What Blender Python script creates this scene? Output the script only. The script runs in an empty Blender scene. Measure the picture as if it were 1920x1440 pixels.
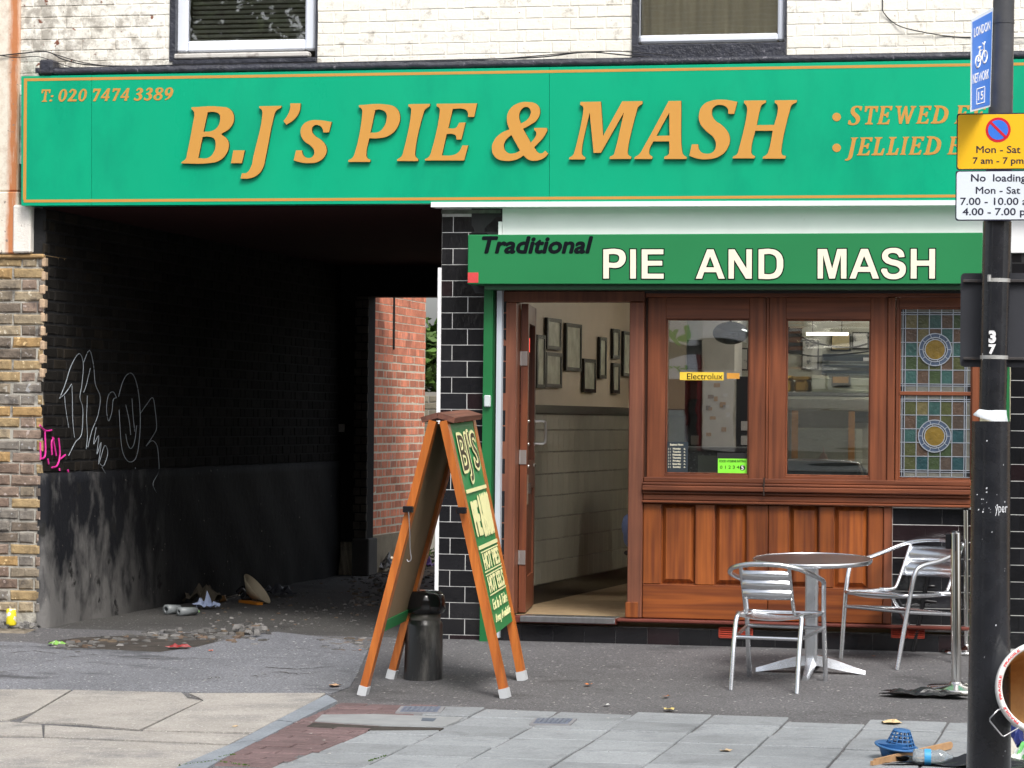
import bpy, math, random
from mathutils import Vector, Matrix
random.seed(7)
R = math.radians
sc = bpy.context.scene
col = sc.collection

# ---------------------------------------------------------------- camera, sky, sun, exposure
FPX = 5500.0                      # focal length in photograph pixels (1920 wide)
PSI, PITCH, ROLL = R(12.7), R(0.708), 0.010
DIST, EYE = 18.52, 1.39
CAM = Vector((DIST*math.sin(PSI), -DIST*math.cos(PSI), EYE))
FWD = Vector((-math.sin(PSI)*math.cos(PITCH), math.cos(PSI)*math.cos(PITCH), math.sin(PITCH)))
RGT = Vector((math.cos(PSI), math.sin(PSI), 0))
UPV = RGT.cross(FWD)
cx = (RGT + UPV*ROLL).normalized(); cy = (UPV - RGT*ROLL).normalized()
cd = bpy.data.cameras.new('camera'); cam = bpy.data.objects.new('camera', cd); col.objects.link(cam)
cd.sensor_width = 36; cd.lens = 36*FPX/1920; cd.clip_start = 0.1; cd.clip_end = 500
m = Matrix((cx, cy, -FWD)).transposed().to_4x4(); m.translation = CAM
cam.matrix_world = m
sc.camera = cam

SUN_EL, SUN_AZ = R(50), R(148)    # azimuth clockwise from +Y: behind the camera, to the right
w = bpy.data.worlds.new('World'); sc.world = w; w.use_nodes = True
nt = w.node_tree; bg = nt.nodes['Background']
sky = nt.nodes.new('ShaderNodeTexSky'); sky.sky_type = 'NISHITA'; sky.sun_disc = False
sky.sun_elevation = SUN_EL; sky.sun_rotation = SUN_AZ; sky.air_density = 1.0; sky.dust_density = 4.0; sky.ozone_density = 1.0
hs = nt.nodes.new('ShaderNodeHueSaturation'); hs.inputs['Saturation'].default_value = 0.38
nt.links.new(sky.outputs[0], hs.inputs['Color']); nt.links.new(hs.outputs[0], bg.inputs['Color'])
bg.inputs['Strength'].default_value = 0.14
sl = bpy.data.lights.new('sun', 'SUN'); sl.energy = 1.5; sl.angle = R(17); sl.color = (1, .965, .91)
so = bpy.data.objects.new('sun', sl); col.objects.link(so)
sd = Vector((math.sin(SUN_AZ)*math.cos(SUN_EL), math.cos(SUN_AZ)*math.cos(SUN_EL), math.sin(SUN_EL)))
so.rotation_euler = sd.to_track_quat('Z', 'Y').to_euler()
sc.view_settings.view_transform = 'Standard'; sc.view_settings.look = 'None'
sc.view_settings.exposure = 0.70; sc.view_settings.gamma = 1; sc.view_settings.use_curve_mapping = False
sc.render.engine = 'CYCLES'
sc.cycles.max_bounces = 8; sc.cycles.transparent_max_bounces = 12; sc.cycles.use_denoising = True

# ---------------------------------------------------------------- measuring helpers
def ray(px, py):
    dx0, dy0 = px-960, py-720
    dx = dx0 + ROLL*dy0; dy = dy0 - ROLL*dx0
    return FWD*FPX + RGT*dx - UPV*dy
def at(px, py, Y=0.0):
    d = ray(px, py); t = (Y-CAM.y)/d.y
    return CAM + d*t
def atx(px, py, X):
    d = ray(px, py); t = (X-CAM.x)/d.x
    return CAM + d*t
SLOPE, SAP, YK = 0.016, 0.055, 3.0       # footway fall, steeper apron fall, where they meet
def gz(y): return 0.0 if y >= 0 else (SAP*y if y > -YK else -SAP*YK + SLOPE*(y+YK))
def G(px, py):
    d = ray(px, py); t = -CAM.z/d.z; p = CAM + d*t
    if p.y >= 0: return p
    t = (SAP*CAM.y - CAM.z)/(d.z - SAP*d.y); p = CAM + d*t
    if p.y >= -YK: return p
    t = (SLOPE*CAM.y - (SAP-SLOPE)*YK - CAM.z)/(d.z - SLOPE*d.y)
    return CAM + d*t

# ---------------------------------------------------------------- mesh building
class MB:
    def __init__(s): s.v = []; s.f = []; s.m = []; s.sm = []
    def add(s, vs, fs, mi=0, smooth=False):
        n = len(s.v); s.v += [tuple(v) for v in vs]
        for f in fs: s.f.append([n+i for i in f]); s.m.append(mi); s.sm.append(smooth)
        return s
    def box(s, x0, x1, y0, y1, z0, z1, mi=0, c=0.0):
        if x0 > x1: x0, x1 = x1, x0
        if y0 > y1: y0, y1 = y1, y0
        if z0 > z1: z0, z1 = z1, z0
        if c <= 0:
            vs = [(x0,y0,z0),(x1,y0,z0),(x1,y1,z0),(x0,y1,z0),(x0,y0,z1),(x1,y0,z1),(x1,y1,z1),(x0,y1,z1)]
            return s.add(vs, [(0,3,2,1),(4,5,6,7),(0,1,5,4),(1,2,6,5),(2,3,7,6),(3,0,4,7)], mi)
        c = min(c, (x1-x0)*.4, (y1-y0)*.4, (z1-z0)*.4)
        vs = []; lo = (x0,y0,z0); hi = (x1,y1,z1); idx = {}
        for i in range(8):
            b = (i&1, (i>>1)&1, (i>>2)&1)
            for a in range(3):
                p = []
                for k in range(3):
                    e = hi[k] if b[k] else lo[k]
                    if k != a: e += -c if b[k] else c
                    p.append(e)
                idx[(b, a)] = len(vs); vs.append(tuple(p))
        fs = []
        for a in range(3):
            k1, k2 = (a+1) % 3, (a+2) % 3
            for sd_ in (0, 1):
                q = []
                for u, v in ((0,0),(1,0),(1,1),(0,1)):
                    b = [0,0,0]; b[a] = sd_; b[k1] = u; b[k2] = v; q.append(idx[(tuple(b), a)])
                fs.append(q if sd_ else q[::-1])
        for a in range(3):      # edge chamfers along axis a
            k1, k2 = (a+1) % 3, (a+2) % 3
            for u in (0,1):
                for v in (0,1):
                    b0 = [0,0,0]; b0[k1] = u; b0[k2] = v; b1 = list(b0); b1[a] = 1
                    q = [idx[(tuple(b0),k1)], idx[(tuple(b1),k1)], idx[(tuple(b1),k2)], idx[(tuple(b0),k2)]]
                    fs.append(q if (u ^ v) else q[::-1])
        for i in range(8):
            b = (i&1, (i>>1)&1, (i>>2)&1)
            q = [idx[(b,0)], idx[(b,1)], idx[(b,2)]]
            fs.append(q if (b[0]+b[1]+b[2]) % 2 else q[::-1])
        return s.add(vs, fs, mi)
    def prism(s, poly, f0, f1, mi=0):
        """poly: list of 2-D points; f0, f1 turn one into the 3-D back and front vertex"""
        n = len(poly); vs = [f0(p) for p in poly] + [f1(p) for p in poly]
        fs = [tuple(range(n))[::-1], tuple(range(n, 2*n))] + [(i, (i+1) % n, n+(i+1) % n, n+i) for i in range(n)]
        return s.add(vs, fs, mi)
    def hexa(s, p, mi=0):      # 8 corners: bottom 4 then top 4
        return s.add(p, [(0,3,2,1),(4,5,6,7),(0,1,5,4),(1,2,6,5),(2,3,7,6),(3,0,4,7)], mi)
    def beam(s, a, b, w, h, side=(0,1,0), mi=0):
        a, b = Vector(a), Vector(b); d = (b-a).normalized(); sv = Vector(side); sv = (sv - d*sv.dot(d)).normalized(); u = d.cross(sv)
        vs = []
        for p in (a, b):
            for i, j in ((-1,-1),(1,-1),(1,1),(-1,1)): vs.append(p + sv*(w/2*i) + u*(h/2*j))
        return s.add(vs, [(3,2,1,0),(4,5,6,7),(0,1,5,4),(1,2,6,5),(2,3,7,6),(3,0,4,7)], mi)
    def tube(s, pts, r, n=10, mi=0, cap=True, smooth=True):
        pts = [Vector(p) for p in pts]; rs = r if isinstance(r, (list, tuple)) else [r]*len(pts)
        rings = []; prev = None
        for i, p in enumerate(pts):
            t = (pts[min(i+1, len(pts)-1)] - pts[max(i-1, 0)]).normalized()
            if prev is None:
                a = Vector((0,0,1)) if abs(t.z) < .9 else Vector((1,0,0)); u = t.cross(a).normalized()
            else:
                u = (prev - t*prev.dot(t)).normalized()
            v = t.cross(u); prev = u
            rings.append([p + (u*math.cos(2*math.pi*k/n) + v*math.sin(2*math.pi*k/n))*rs[i] for k in range(n)])
        vs = [q for rg in rings for q in rg]; fs = []
        for i in range(len(pts)-1):
            for k in range(n): fs.append((i*n+k, i*n+(k+1) % n, (i+1)*n+(k+1) % n, (i+1)*n+k))
        s.add(vs, fs, mi, smooth)
        if cap: s.add(rings[0], [tuple(range(n))[::-1]], mi); s.add(rings[-1], [tuple(range(n))], mi)
        return s
    def lathe(s, prof, c=(0,0,0), n=28, mi=0, axis=None, smooth=True, cap=True):
        c = Vector(c); ax = Vector(axis or (0,0,1)).normalized()
        a = Vector((1,0,0)) if abs(ax.x) < .9 else Vector((0,1,0)); u = (a-ax*a.dot(ax)).normalized(); v = ax.cross(u)
        vs = []
        for r, z in prof:
            for k in range(n):
                t = 2*math.pi*k/n; vs.append(c + ax*z + (u*math.cos(t)+v*math.sin(t))*r)
        fs = []
        for i in range(len(prof)-1):
            for k in range(n): fs.append((i*n+k, i*n+(k+1) % n, (i+1)*n+(k+1) % n, (i+1)*n+k))
        s.add(vs, fs, mi, smooth)
        if cap and prof[0][0] > 1e-4: s.add(vs[:n], [tuple(range(n))[::-1]], mi)
        if cap and prof[-1][0] > 1e-4: s.add(vs[-n:], [tuple(range(n))], mi)
        return s
    def mesh(s, name, mats):
        me = bpy.data.meshes.new(name); me.from_pydata(s.v, [], s.f)
        if not isinstance(mats, (list, tuple)): mats = [mats]
        for k in mats: me.materials.append(k)
        me.polygons.foreach_set('material_index', s.m); me.polygons.foreach_set('use_smooth', s.sm)
        me.update(); return me
    def build(s, name, mats, parent=None, **kw):
        return link(name, s.mesh(name, mats), parent, **kw)

def wloc(o):
    return Vector(o.get('_w', (0,0,0)))
def link(name, me, parent=None, loc=(0,0,0), label=None, cat=None, group=None, kind=None, rz=0.0):
    o = bpy.data.objects.new(name, me); col.objects.link(o)
    L = Vector(loc); o['_w'] = tuple(L)
    if parent is not None: o.parent = parent; o.location = L - wloc(parent)
    else: o.location = L
    if rz: o.rotation_euler = (0, 0, rz)
    tag(o, label, cat, group, kind); return o
def tag(o, label=None, cat=None, group=None, kind=None):
    if label: o['label'] = label
    if cat: o['category'] = cat
    if group: o['group'] = group
    if kind: o['kind'] = kind
    return o
def thing(name, label, cat, loc=(0,0,0), group=None):
    o = bpy.data.objects.new(name, None); col.objects.link(o); o.location = loc; o['_w'] = tuple(loc)
    o.empty_display_size = .2
    return tag(o, label, cat, group)
def smoothpath(pts, n=6):
    pts = [Vector(p) for p in pts]; out = []
    for i in range(len(pts)-1):
        p0 = pts[max(i-1,0)]; p1 = pts[i]; p2 = pts[i+1]; p3 = pts[min(i+2, len(pts)-1)]
        for k in range(n):
            t = k/n
            out.append(.5*((2*p1)+(-p0+p2)*t+(2*p0-5*p1+4*p2-p3)*t*t+(-p0+3*p1-3*p2+p3)*t**3))
    out.append(pts[-1]); return out

# ---------------------------------------------------------------- materials
def newmat(name):
    mt = bpy.data.materials.new(name); mt.use_nodes = True; t = mt.node_tree
    return mt, t, t.nodes['Principled BSDF']
def pos(t, scale=(1,1,1), coord='Position'):
    if coord == 'Position': src = t.nodes.new('ShaderNodeNewGeometry').outputs['Position']
    else: src = t.nodes.new('ShaderNodeTexCoord').outputs[coord]
    mp = t.nodes.new('ShaderNodeMapping'); mp.inputs['Scale'].default_value = scale
    t.links.new(src, mp.inputs['Vector']); return mp.outputs[0]
def noise(t, vec, scale, detail=5, rough=.55):
    n = t.nodes.new('ShaderNodeTexNoise'); n.inputs['Scale'].default_value = scale
    n.inputs['Detail'].default_value = detail; n.inputs['Roughness'].default_value = rough
    t.links.new(vec, n.inputs['Vector']); return n.outputs['Fac']
def ramp(t, fac, stops, interp='LINEAR'):
    r = t.nodes.new('ShaderNodeValToRGB'); r.color_ramp.interpolation = interp; el = r.color_ramp.elements
    while len(el) < len(stops): el.new(.5)
    for e, (p, c) in zip(el, stops):
        e.position = p; e.color = (c, c, c, 1) if not hasattr(c, '__len__') else (*c, 1)
    t.links.new(fac, r.inputs['Fac']); return r.outputs['Color']
def mix(t, fac, a, b, mode='MIX'):
    n = t.nodes.new('ShaderNodeMix'); n.data_type = 'RGBA'; n.blend_type = mode
    for sock, v in ((n.inputs['Factor'], fac), (n.inputs['A'], a), (n.inputs['B'], b)):
        if hasattr(v, 'links'): t.links.new(v, sock)
        elif isinstance(v, (int, float)): sock.default_value = v
        else: sock.default_value = (*v, 1)
    return n.outputs['Result']
def bump(t, bs, h, strength, dist=.01):
    b = t.nodes.new('ShaderNodeBump'); b.inputs['Strength'].default_value = strength; b.inputs['Distance'].default_value = dist
    t.links.new(h, b.inputs['Height']); t.links.new(b.outputs[0], bs.inputs['Normal'])
def M(name, c, rough=.6, metal=0, var=.12, vs=6, bmp=.15, bs=80, stretch=(1,1,1), rnd=0, c2=None, c2t=(.55,.65), c2s=3, island=False, coat=0, spec=None, spk=None, rvar=0):
    """general painted / stone surface: base colour with patchy variation, an optional second colour showing in noise
    patches, small specks, a random shift per object, fine relief"""
    mt, t, b = newmat(name); p = pos(t, stretch)
    n1 = noise(t, p, vs); k = ramp(t, n1, [(.25, 1-var), (.75, 1+var)])
    cc = mix(t, 1.0, c, k, 'MULTIPLY')
    if c2: cc = mix(t, ramp(t, noise(t, p, c2s, 8, .65), [(c2t[0], 0), (c2t[1], 1)]), cc, c2)
    if name.startswith(('grey_concrete', 'buff_concrete', 'dusky_red', 'bluish_kerb')):
        cc = mix(t, 1.0, cc, ramp(t, noise(t, p, 70, 3, .75), [(.34, .80), (.66, 1.20)]), 'MULTIPLY')
        cc = mix(t, ramp(t, noise(t, pos(t), 2.2, 6, .65), [(.5, 0), (.72, .5)]), cc, tuple(q*.6 for q in c))
    if spk:
        scol, sscale, th = spk
        cc = mix(t, ramp(t, noise(t, p, sscale, 2, .5), [(th, 0), (th+.02, 1)]), cc, scol)
    if rnd:
        src = t.nodes.new('ShaderNodeNewGeometry').outputs['Random Per Island'] if island else t.nodes.new('ShaderNodeObjectInfo').outputs['Random']
        if hasattr(rnd, '__len__'):
            st = [(i/len(rnd), q) for i, q in enumerate(rnd)]
            cc = mix(t, 1.0, cc, ramp(t, src, st, 'CONSTANT'), 'MULTIPLY')
        else: cc = mix(t, 1.0, cc, ramp(t, src, [(0, 1-rnd), (1, 1+rnd)]), 'MULTIPLY')
    t.links.new(cc, b.inputs['Base Color'])
    if rvar: t.links.new(ramp(t, noise(t, p, vs*1.7), [(.3, max(rough-rvar,.03)), (.7, rough+rvar)]), b.inputs['Roughness'])
    else: b.inputs['Roughness'].default_value = rough
    b.inputs['Metallic'].default_value = metal
    if spec is not None: b.inputs['Specular IOR Level'].default_value = spec
    if coat: b.inputs['Coat Weight'].default_value = coat; b.inputs['Coat Roughness'].default_value = .12
    if bmp: bump(t, b, noise(t, p, bs, 6, .6), bmp)
    return mt
def wood(name, c, c2, axis='z', rough=.42, coat=.15):
    mt, t, b = newmat(name)
    s = {'z': (34, 34, 1.5), 'x': (1.5, 34, 34), 'y': (34, 1.5, 34)}[axis]
    p = pos(t, s); n1 = noise(t, p, 1.0, 8, .62); s2 = tuple(q*4 for q in s); n2 = noise(t, pos(t, s2), 1.0, 4, .6)
    big = noise(t, pos(t), 1.6, 3)
    cc = mix(t, ramp(t, n1, [(.38, 0), (.62, 1)]), c, c2)
    cc = mix(t, 1.0, cc, ramp(t, n2, [(.3, .8), (.7, 1.12)]), 'MULTIPLY')
    cc = mix(t, 1.0, cc, ramp(t, big, [(.3, .74), (.7, 1.20)]), 'MULTIPLY')
    cc = mix(t, 1.0, cc, ramp(t, t.nodes.new('ShaderNodeObjectInfo').outputs['Random'], [(0, .85), (1, 1.12)]), 'MULTIPLY')
    t.links.new(cc, b.inputs['Base Color']); b.inputs['Roughness'].default_value = rough
    b.inputs['Coat Weight'].default_value = coat; b.inputs['Coat Roughness'].default_value = .25
    bump(t, b, n2, .12, .003); return mt
def glassmat(name, tint=(1,1,1), refl=.30, wav=0.0):
    mt = bpy.data.materials.new(name); mt.use_nodes = True; t = mt.node_tree; t.nodes.clear()
    o = t.nodes.new('ShaderNodeOutputMaterial'); mx = t.nodes.new('ShaderNodeMixShader')
    tr = t.nodes.new('ShaderNodeBsdfTransparent'); tr.inputs[0].default_value = (*tint, 1)
    gl = t.nodes.new('ShaderNodeBsdfGlossy'); gl.inputs['Roughness'].default_value = .01
    lw = t.nodes.new('ShaderNodeFresnel'); lw.inputs[0].default_value = 1.5
    ad = t.nodes.new('ShaderNodeMath'); ad.operation = 'ADD'; ad.inputs[1].default_value = refl
    t.links.new(lw.outputs[0], ad.inputs[0]); t.links.new(ad.outputs[0], mx.inputs[0])
    t.links.new(tr.outputs[0], mx.inputs[1]); t.links.new(gl.outputs[0], mx.inputs[2]); t.links.new(mx.outputs[0], o.inputs[0])
    if wav:
        b = t.nodes.new('ShaderNodeBump'); b.inputs['Strength'].default_value = wav; b.inputs['Distance'].default_value = .004
        t.links.new(noise(t, pos(t, (2,1,5)), 1.2, 1), b.inputs['Height']); t.links.new(b.outputs[0], gl.inputs['Normal'])
    return mt
def emis(name, c, s):
    mt, t, b = newmat(name); b.inputs['Base Color'].default_value = (*c, 1)
    b.inputs['Emission Color'].default_value = (*c, 1); b.inputs['Emission Strength'].default_value = s; return mt

# painted brick: cream paint, grey weathering at the left end, red flakes where the paint is gone
def painted():
    mt, t, b = newmat('cream_painted_brick'); p = pos(t)
    base = mix(t, ramp(t, noise(t, p, 1.3, 4), [(.35, 0), (.7, 1)]), (.81,.78,.69), (.84,.82,.76))
    sx = t.nodes.new('ShaderNodeSeparateXYZ'); t.links.new(p, sx.inputs[0])
    mr = t.nodes.new('ShaderNodeMapRange'); mr.inputs['From Min'].default_value = -2.1; mr.inputs['From Max'].default_value = -3.0
    t.links.new(sx.outputs['X'], mr.inputs['Value'])
    mm = t.nodes.new('ShaderNodeMath'); mm.operation = 'MULTIPLY_ADD'; mm.inputs[1].default_value = .13
    t.links.new(mr.outputs[0], mm.inputs[0]); t.links.new(noise(t, p, 9, 8, .7), mm.inputs[2])
    cc = mix(t, ramp(t, mm.outputs[0], [(.56, 0), (.70, 1)]), base, (.40,.37,.32))
    m2 = t.nodes.new('ShaderNodeMath'); m2.operation = 'MULTIPLY_ADD'; m2.inputs[1].default_value = .06
    t.links.new(mr.outputs[0], m2.inputs[0]); t.links.new(noise(t, p, 15, 4, .55), m2.inputs[2])
    cc = mix(t, ramp(t, m2.outputs[0], [(.715, 0), (.73, 1)]), cc, (.20,.075,.045))
    cc = mix(t, ramp(t, noise(t, p, 60, 3), [(.68, 0), (.74, .6)]), cc, (.35,.28,.2))
    t.links.new(cc, b.inputs['Base Color']); b.inputs['Roughness'].default_value = .7
    bump(t, b, noise(t, p, 30, 8, .66), .8, .008); return mt
PAINT = painted()
BLACKP = M('sooty_mortar', (.024,.024,.025), .85, spec=.12, vs=8, bmp=.5, bs=60)
MORTAR = M('pale_mortar', (.44,.42,.37), .9, vs=20, bmp=.6, bs=90, c2=(.13,.12,.11), c2t=(.46,.62), c2s=6)
PIER = M('weathered_stock_brick', (.30,.26,.205), .85, vs=14, var=.35, bmp=.8, bs=55, c2=(.11,.095,.085), c2t=(.50,.70), c2s=12,
         rnd=[(1.15,.95,.62),(.68,.70,.76),(.85,.72,.70),(.5,.46,.45),(1.1,1.02,.86),(.8,.76,.70),(.62,.5,.48),(1.25,.92,.5)], spk=((.52,.50,.46), 26, .63))
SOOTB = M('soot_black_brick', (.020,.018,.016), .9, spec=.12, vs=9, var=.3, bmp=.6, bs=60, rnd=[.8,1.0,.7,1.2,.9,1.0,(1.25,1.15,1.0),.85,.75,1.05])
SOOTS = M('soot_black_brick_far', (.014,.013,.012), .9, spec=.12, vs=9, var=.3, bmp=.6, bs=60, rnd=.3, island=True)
DARKB = M('grimy_brick', (.11,.095,.08), .85, vs=9, var=.3, bmp=.6, bs=60, rnd=.3)
REDB = M('orange_red_brick', (.74,.26,.15), .8, vs=9, var=.25, bmp=.6, bs=60, c2=(.42,.24,.20), c2t=(.55,.75), c2s=4, rnd=[1.0,.8,1.15,.7,.95,1.2,.85,1.05])
REDS = M('orange_red_brick_joined', (.72,.25,.145), .8, vs=9, var=.25, bmp=.6, bs=60, c2=(.30,.17,.15), c2t=(.55,.75), c2s=4, rnd=.3, island=True)
RMORT = M('cream_mortar', (.74,.68,.54), .9, vs=12, bmp=.5)
TILE = M('black_glazed_tile', (.010,.010,.012), .13, var=.3, vs=3, rvar=.06, bmp=.28, bs=5, rnd=[1,1.2,.8,1,1.5,.9,(1.6,.9,.9),1], spec=.5)
GROUT = M('pale_grout', (.56,.56,.55), .85, vs=20, bmp=.3, c2=(.30,.29,.27), c2t=(.5,.68), c2s=5)
SIGNG = M('sea_green_sign_enamel', (.004,.365,.190), .32, rvar=.08, var=.07, vs=1.2, c2=(.003,.24,.14), c2t=(.50,.95), c2s=2.6, stretch=(1,1,.45), bmp=.03, bs=30, spec=.22)
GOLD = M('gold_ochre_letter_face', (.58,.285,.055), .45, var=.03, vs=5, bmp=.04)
GOLDS = M('shade_brown_letter_edge', (.09,.04,.014), .6, bmp=0)  # letter sides in a darker brown, their shade put into the colour
GOLDV = M('gold_vinyl', (.55,.275,.055), .4, bmp=0, var=.04)
SHUT = M('mid_green_shutter_box', (.015,.20,.065), .38, var=.06, vs=2, bmp=.03)
POSTG = M('green_painted_post', (.010,.145,.040), .42, var=.12, vs=5, bmp=.08)
WHITE = M('white_paint', (.84,.84,.85), .45, var=.04, bmp=.05, vs=5, c2=(.6,.57,.5), c2t=(.68,.8), c2s=9)
UPVC = M('white_plastic_window_frame', (.72,.76,.84), .3, var=.03, bmp=0)
LEAD = M('black_bitumen_paint', (.028,.030,.042), .38, var=.4, vs=12, bmp=.9, bs=40, c2=(.22,.21,.24), c2t=(.62,.72), c2s=24)
MAHO_V = wood('mahogany_upright', (.225,.066,.025), (.115,.032,.013), 'z')
MAHO_H = wood('mahogany_rail', (.205,.060,.023), (.105,.029,.012), 'x')
DOORF = wood('worn_door_frame_wood', (.20,.070,.034), (.12,.038,.02), 'z', .55, .05)
PANEL = wood('reddish_panel_wood', (.30,.084,.018), (.14,.035,.011), 'z', .36, .12)
PANELH = wood('reddish_panel_wood_rail', (.29,.080,.017), (.14,.035,.011), 'x', .36, .12)
SILLR = M('oxblood_sill_paint', (.13,.028,.018), .5, var=.2, vs=10, bmp=.2)
STEEL = M('brushed_steel', (.55,.55,.56), .30, 1, var=.12, vs=30, bmp=.05, stretch=(1,1,.2))
ALU = M('satin_aluminium', (.76,.78,.81), .26, 1, var=.06, vs=25, bmp=.03)
CHROME = M('polished_steel', (.70,.69,.67), .12, 1, var=.05, bmp=0)
GLASS = glassmat('window_glass', (.98,.985,.98), .22, .10)
GLASSU = glassmat('upstairs_glass', (.97,.98,.97), .14, .05)
DGLASS = glassmat('mirror_glass', (.3,.3,.3), .5)
CREAMT = M('cream_glazed_tile', (.31,.30,.25), .10, var=.08, vs=3, bmp=.4, bs=4, coat=.5, rnd=.06)
CREAMW = M('cream_wall_paint', (.46,.38,.28), .6, var=.05)
BLK = M('black_matt', (.012,.012,.013), .5, bmp=.1)
BLKG = M('black_gloss', (.010,.010,.012), .18, bmp=.03)
ASPH = None
def asphalt(name, c, wet, speck=.5):
    mt, t, b = newmat(name); p = pos(t)
    cc = mix(t, ramp(t, noise(t, p, 1.1, 6, .6), [(.3, 0), (.7, 1)]), tuple(q*.72 for q in c), tuple(q*1.25 for q in c))
    cc = mix(t, ramp(t, noise(t, p, 170, 3, .7), [(.4, .0), (.75, .55)]), cc, tuple(min(q*2.6, .6) for q in c))
    cc = mix(t, 1.0, cc, ramp(t, noise(t, p, 75, 3, .75), [(.34, .52), (.66, 1.50)]), 'MULTIPLY')
    cc = mix(t, ramp(t, noise(t, p, 38, 2, .5), [(.685, 0), (.70, speck)]), cc, (.62,.62,.60))
    cc = mix(t, ramp(t, noise(t, pos(t, (.8,1.6,1)), 1.6, 7, .65), [(.56, 0), (.66, wet)]), cc, tuple(q*.38 for q in c))
    t.links.new(cc, b.inputs['Base Color']); b.inputs['Roughness'].default_value = .82
    bump(t, b, noise(t, p, 150, 4, .7), .8, .004); return mt
ASPHA = asphalt('dark_apron_asphalt', (.088,.086,.089), .5)
ASPHL = asphalt('bluish_worn_asphalt', (.132,.136,.150), .85, .7)
CONC = M('buff_concrete_slab', (.35,.328,.30), .88, vs=4, var=.14, bmp=.5, bs=140, c2=(.21,.205,.20), c2t=(.5,.72), c2s=3, spk=((.62,.6,.55), 90, .67), rnd=.06)
PAVE = M('grey_concrete_paver', (.27,.287,.30), .8, vs=5, var=.10, bmp=.25, bs=120, c2=(.18,.19,.20), c2t=(.5,.72), c2s=5, rnd=[.92,1.0,1.05,.97,1.1,.88,1.02], spk=((.1,.1,.1), 70, .70))
PAVER = M('dusky_red_paver', (.150,.100,.100), .85, vs=6, var=.16, bmp=.3, bs=120, rnd=.14)
KERB = M('bluish_kerb_stone', (.22,.245,.275), .75, vs=4, var=.16, bmp=.3, bs=90)
RUBB = M('rubble_stone', (.13,.125,.12), .9, vs=12, var=.35, bmp=.5, rnd=[1,.6,1.3,.8,(1.1,.8,.6),.9,.45,1.6,(.9,.7,.5),1], island=True)
DIRT = M('dark_dirt', (.045,.038,.032), .95, vs=12, var=.5, bmp=.8, bs=70)
ORNW = wood('orange_varnished_pine', (.52,.155,.026), (.38,.10,.018), 'z', .35, .3)
HARDB = M('hardboard_back', (.24,.165,.095), .8, var=.08, vs=3, bmp=.1)
BRDG = M('green_menu_board', (.018,.215,.065), .45, var=.08, vs=4, bmp=.02)
LEMON = M('lemon_paint', (.78,.76,.40), .5, var=.03, bmp=0)
CRM = M('cream_vinyl', (.83,.80,.62), .5, var=.02, bmp=0)
POLE = M('black_pole_paint', (.014,.015,.019), .26, var=.35, vs=9, bmp=.10, bs=40, spk=((.5,.5,.52), 26, .76), rvar=.08, coat=.6)
POLEU = M('grey_pole_paint', (.06,.062,.068), .4, var=.2, vs=9, bmp=.12, bs=50)
DRK = M('charcoal_plastic', (.035,.037,.045), .45, bmp=.05)
LEAFG = M('green_leaf', (.07,.14,.02), .6, rnd=.4, island=True, bmp=0)

# ---------------------------------------------------------------- lettering
def text_data(body, bold=0.0, shear=0.0, extrude=.01, res=3):
    cu = bpy.data.curves.new('lettering', 'FONT'); cu.body = body; cu.size = 1; cu.offset = bold; cu.shear = shear
    cu.extrude = extrude; cu.resolution_u = res
    o = bpy.data.objects.new('lettering', cu); me = bpy.data.meshes.new_from_object(o)
    vs = [v.co.copy() for v in me.vertices]; fs = [tuple(p.vertices) for p in me.polygons]
    bpy.data.objects.remove(o); bpy.data.meshes.remove(me); bpy.data.curves.remove(cu)
    x0 = min(v.x for v in vs); x1 = max(v.x for v in vs); y0 = min(v.y for v in vs); y1 = max(v.y for v in vs)
    e = extrude
    return [((v.x-x0)/(x1-x0), (v.y-y0)/(y1-y0), (v.z+e)/(2*e)) for v in vs], fs, (x1-x0)/(y1-y0)
_tc = {}
def put_text(mb, body, O, U, V, depth=.003, bold=0.0, shear=0.0, mi=0, grow=0.0):
    """fit the lettering's bounding box to corner O and edge vectors U (reading direction) and V (up)"""
    k = (body, 0, shear)
    if k not in _tc: _tc[k] = text_data(body, 0, shear)
    vs, fs, _ = _tc[k]; O, U, V = Vector(O), Vector(U), Vector(V); N = U.cross(V).normalized()
    if bold > 0:            # heavier strokes: shifted copies, each a hair deeper so that no two faces coincide
        e = V.length*bold; u_, v_ = U.normalized(), V.normalized(); U = U-u_*2*e; V = V-v_*2*e; O = O+u_*e+v_*e
        for i_, (a_, b_) in enumerate(((-1,0),(1,0),(0,1),(0,-1),(-.7,-.7),(.7,-.7),(-.7,.7),(.7,.7))):
            if bold < .04 and i_ > 3: break
            mb.add([O + u_*(a_*e)+v_*(b_*e) + U*u + V*v + N*(q*(depth-.00006*(i_+1))) for u, v, q in vs], fs, mi)
    mb.add([O + U*(u+(u-.5)*grow) + V*(v+(v-.5)*grow) + N*(q*depth) for u, v, q in vs], fs, mi)
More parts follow.
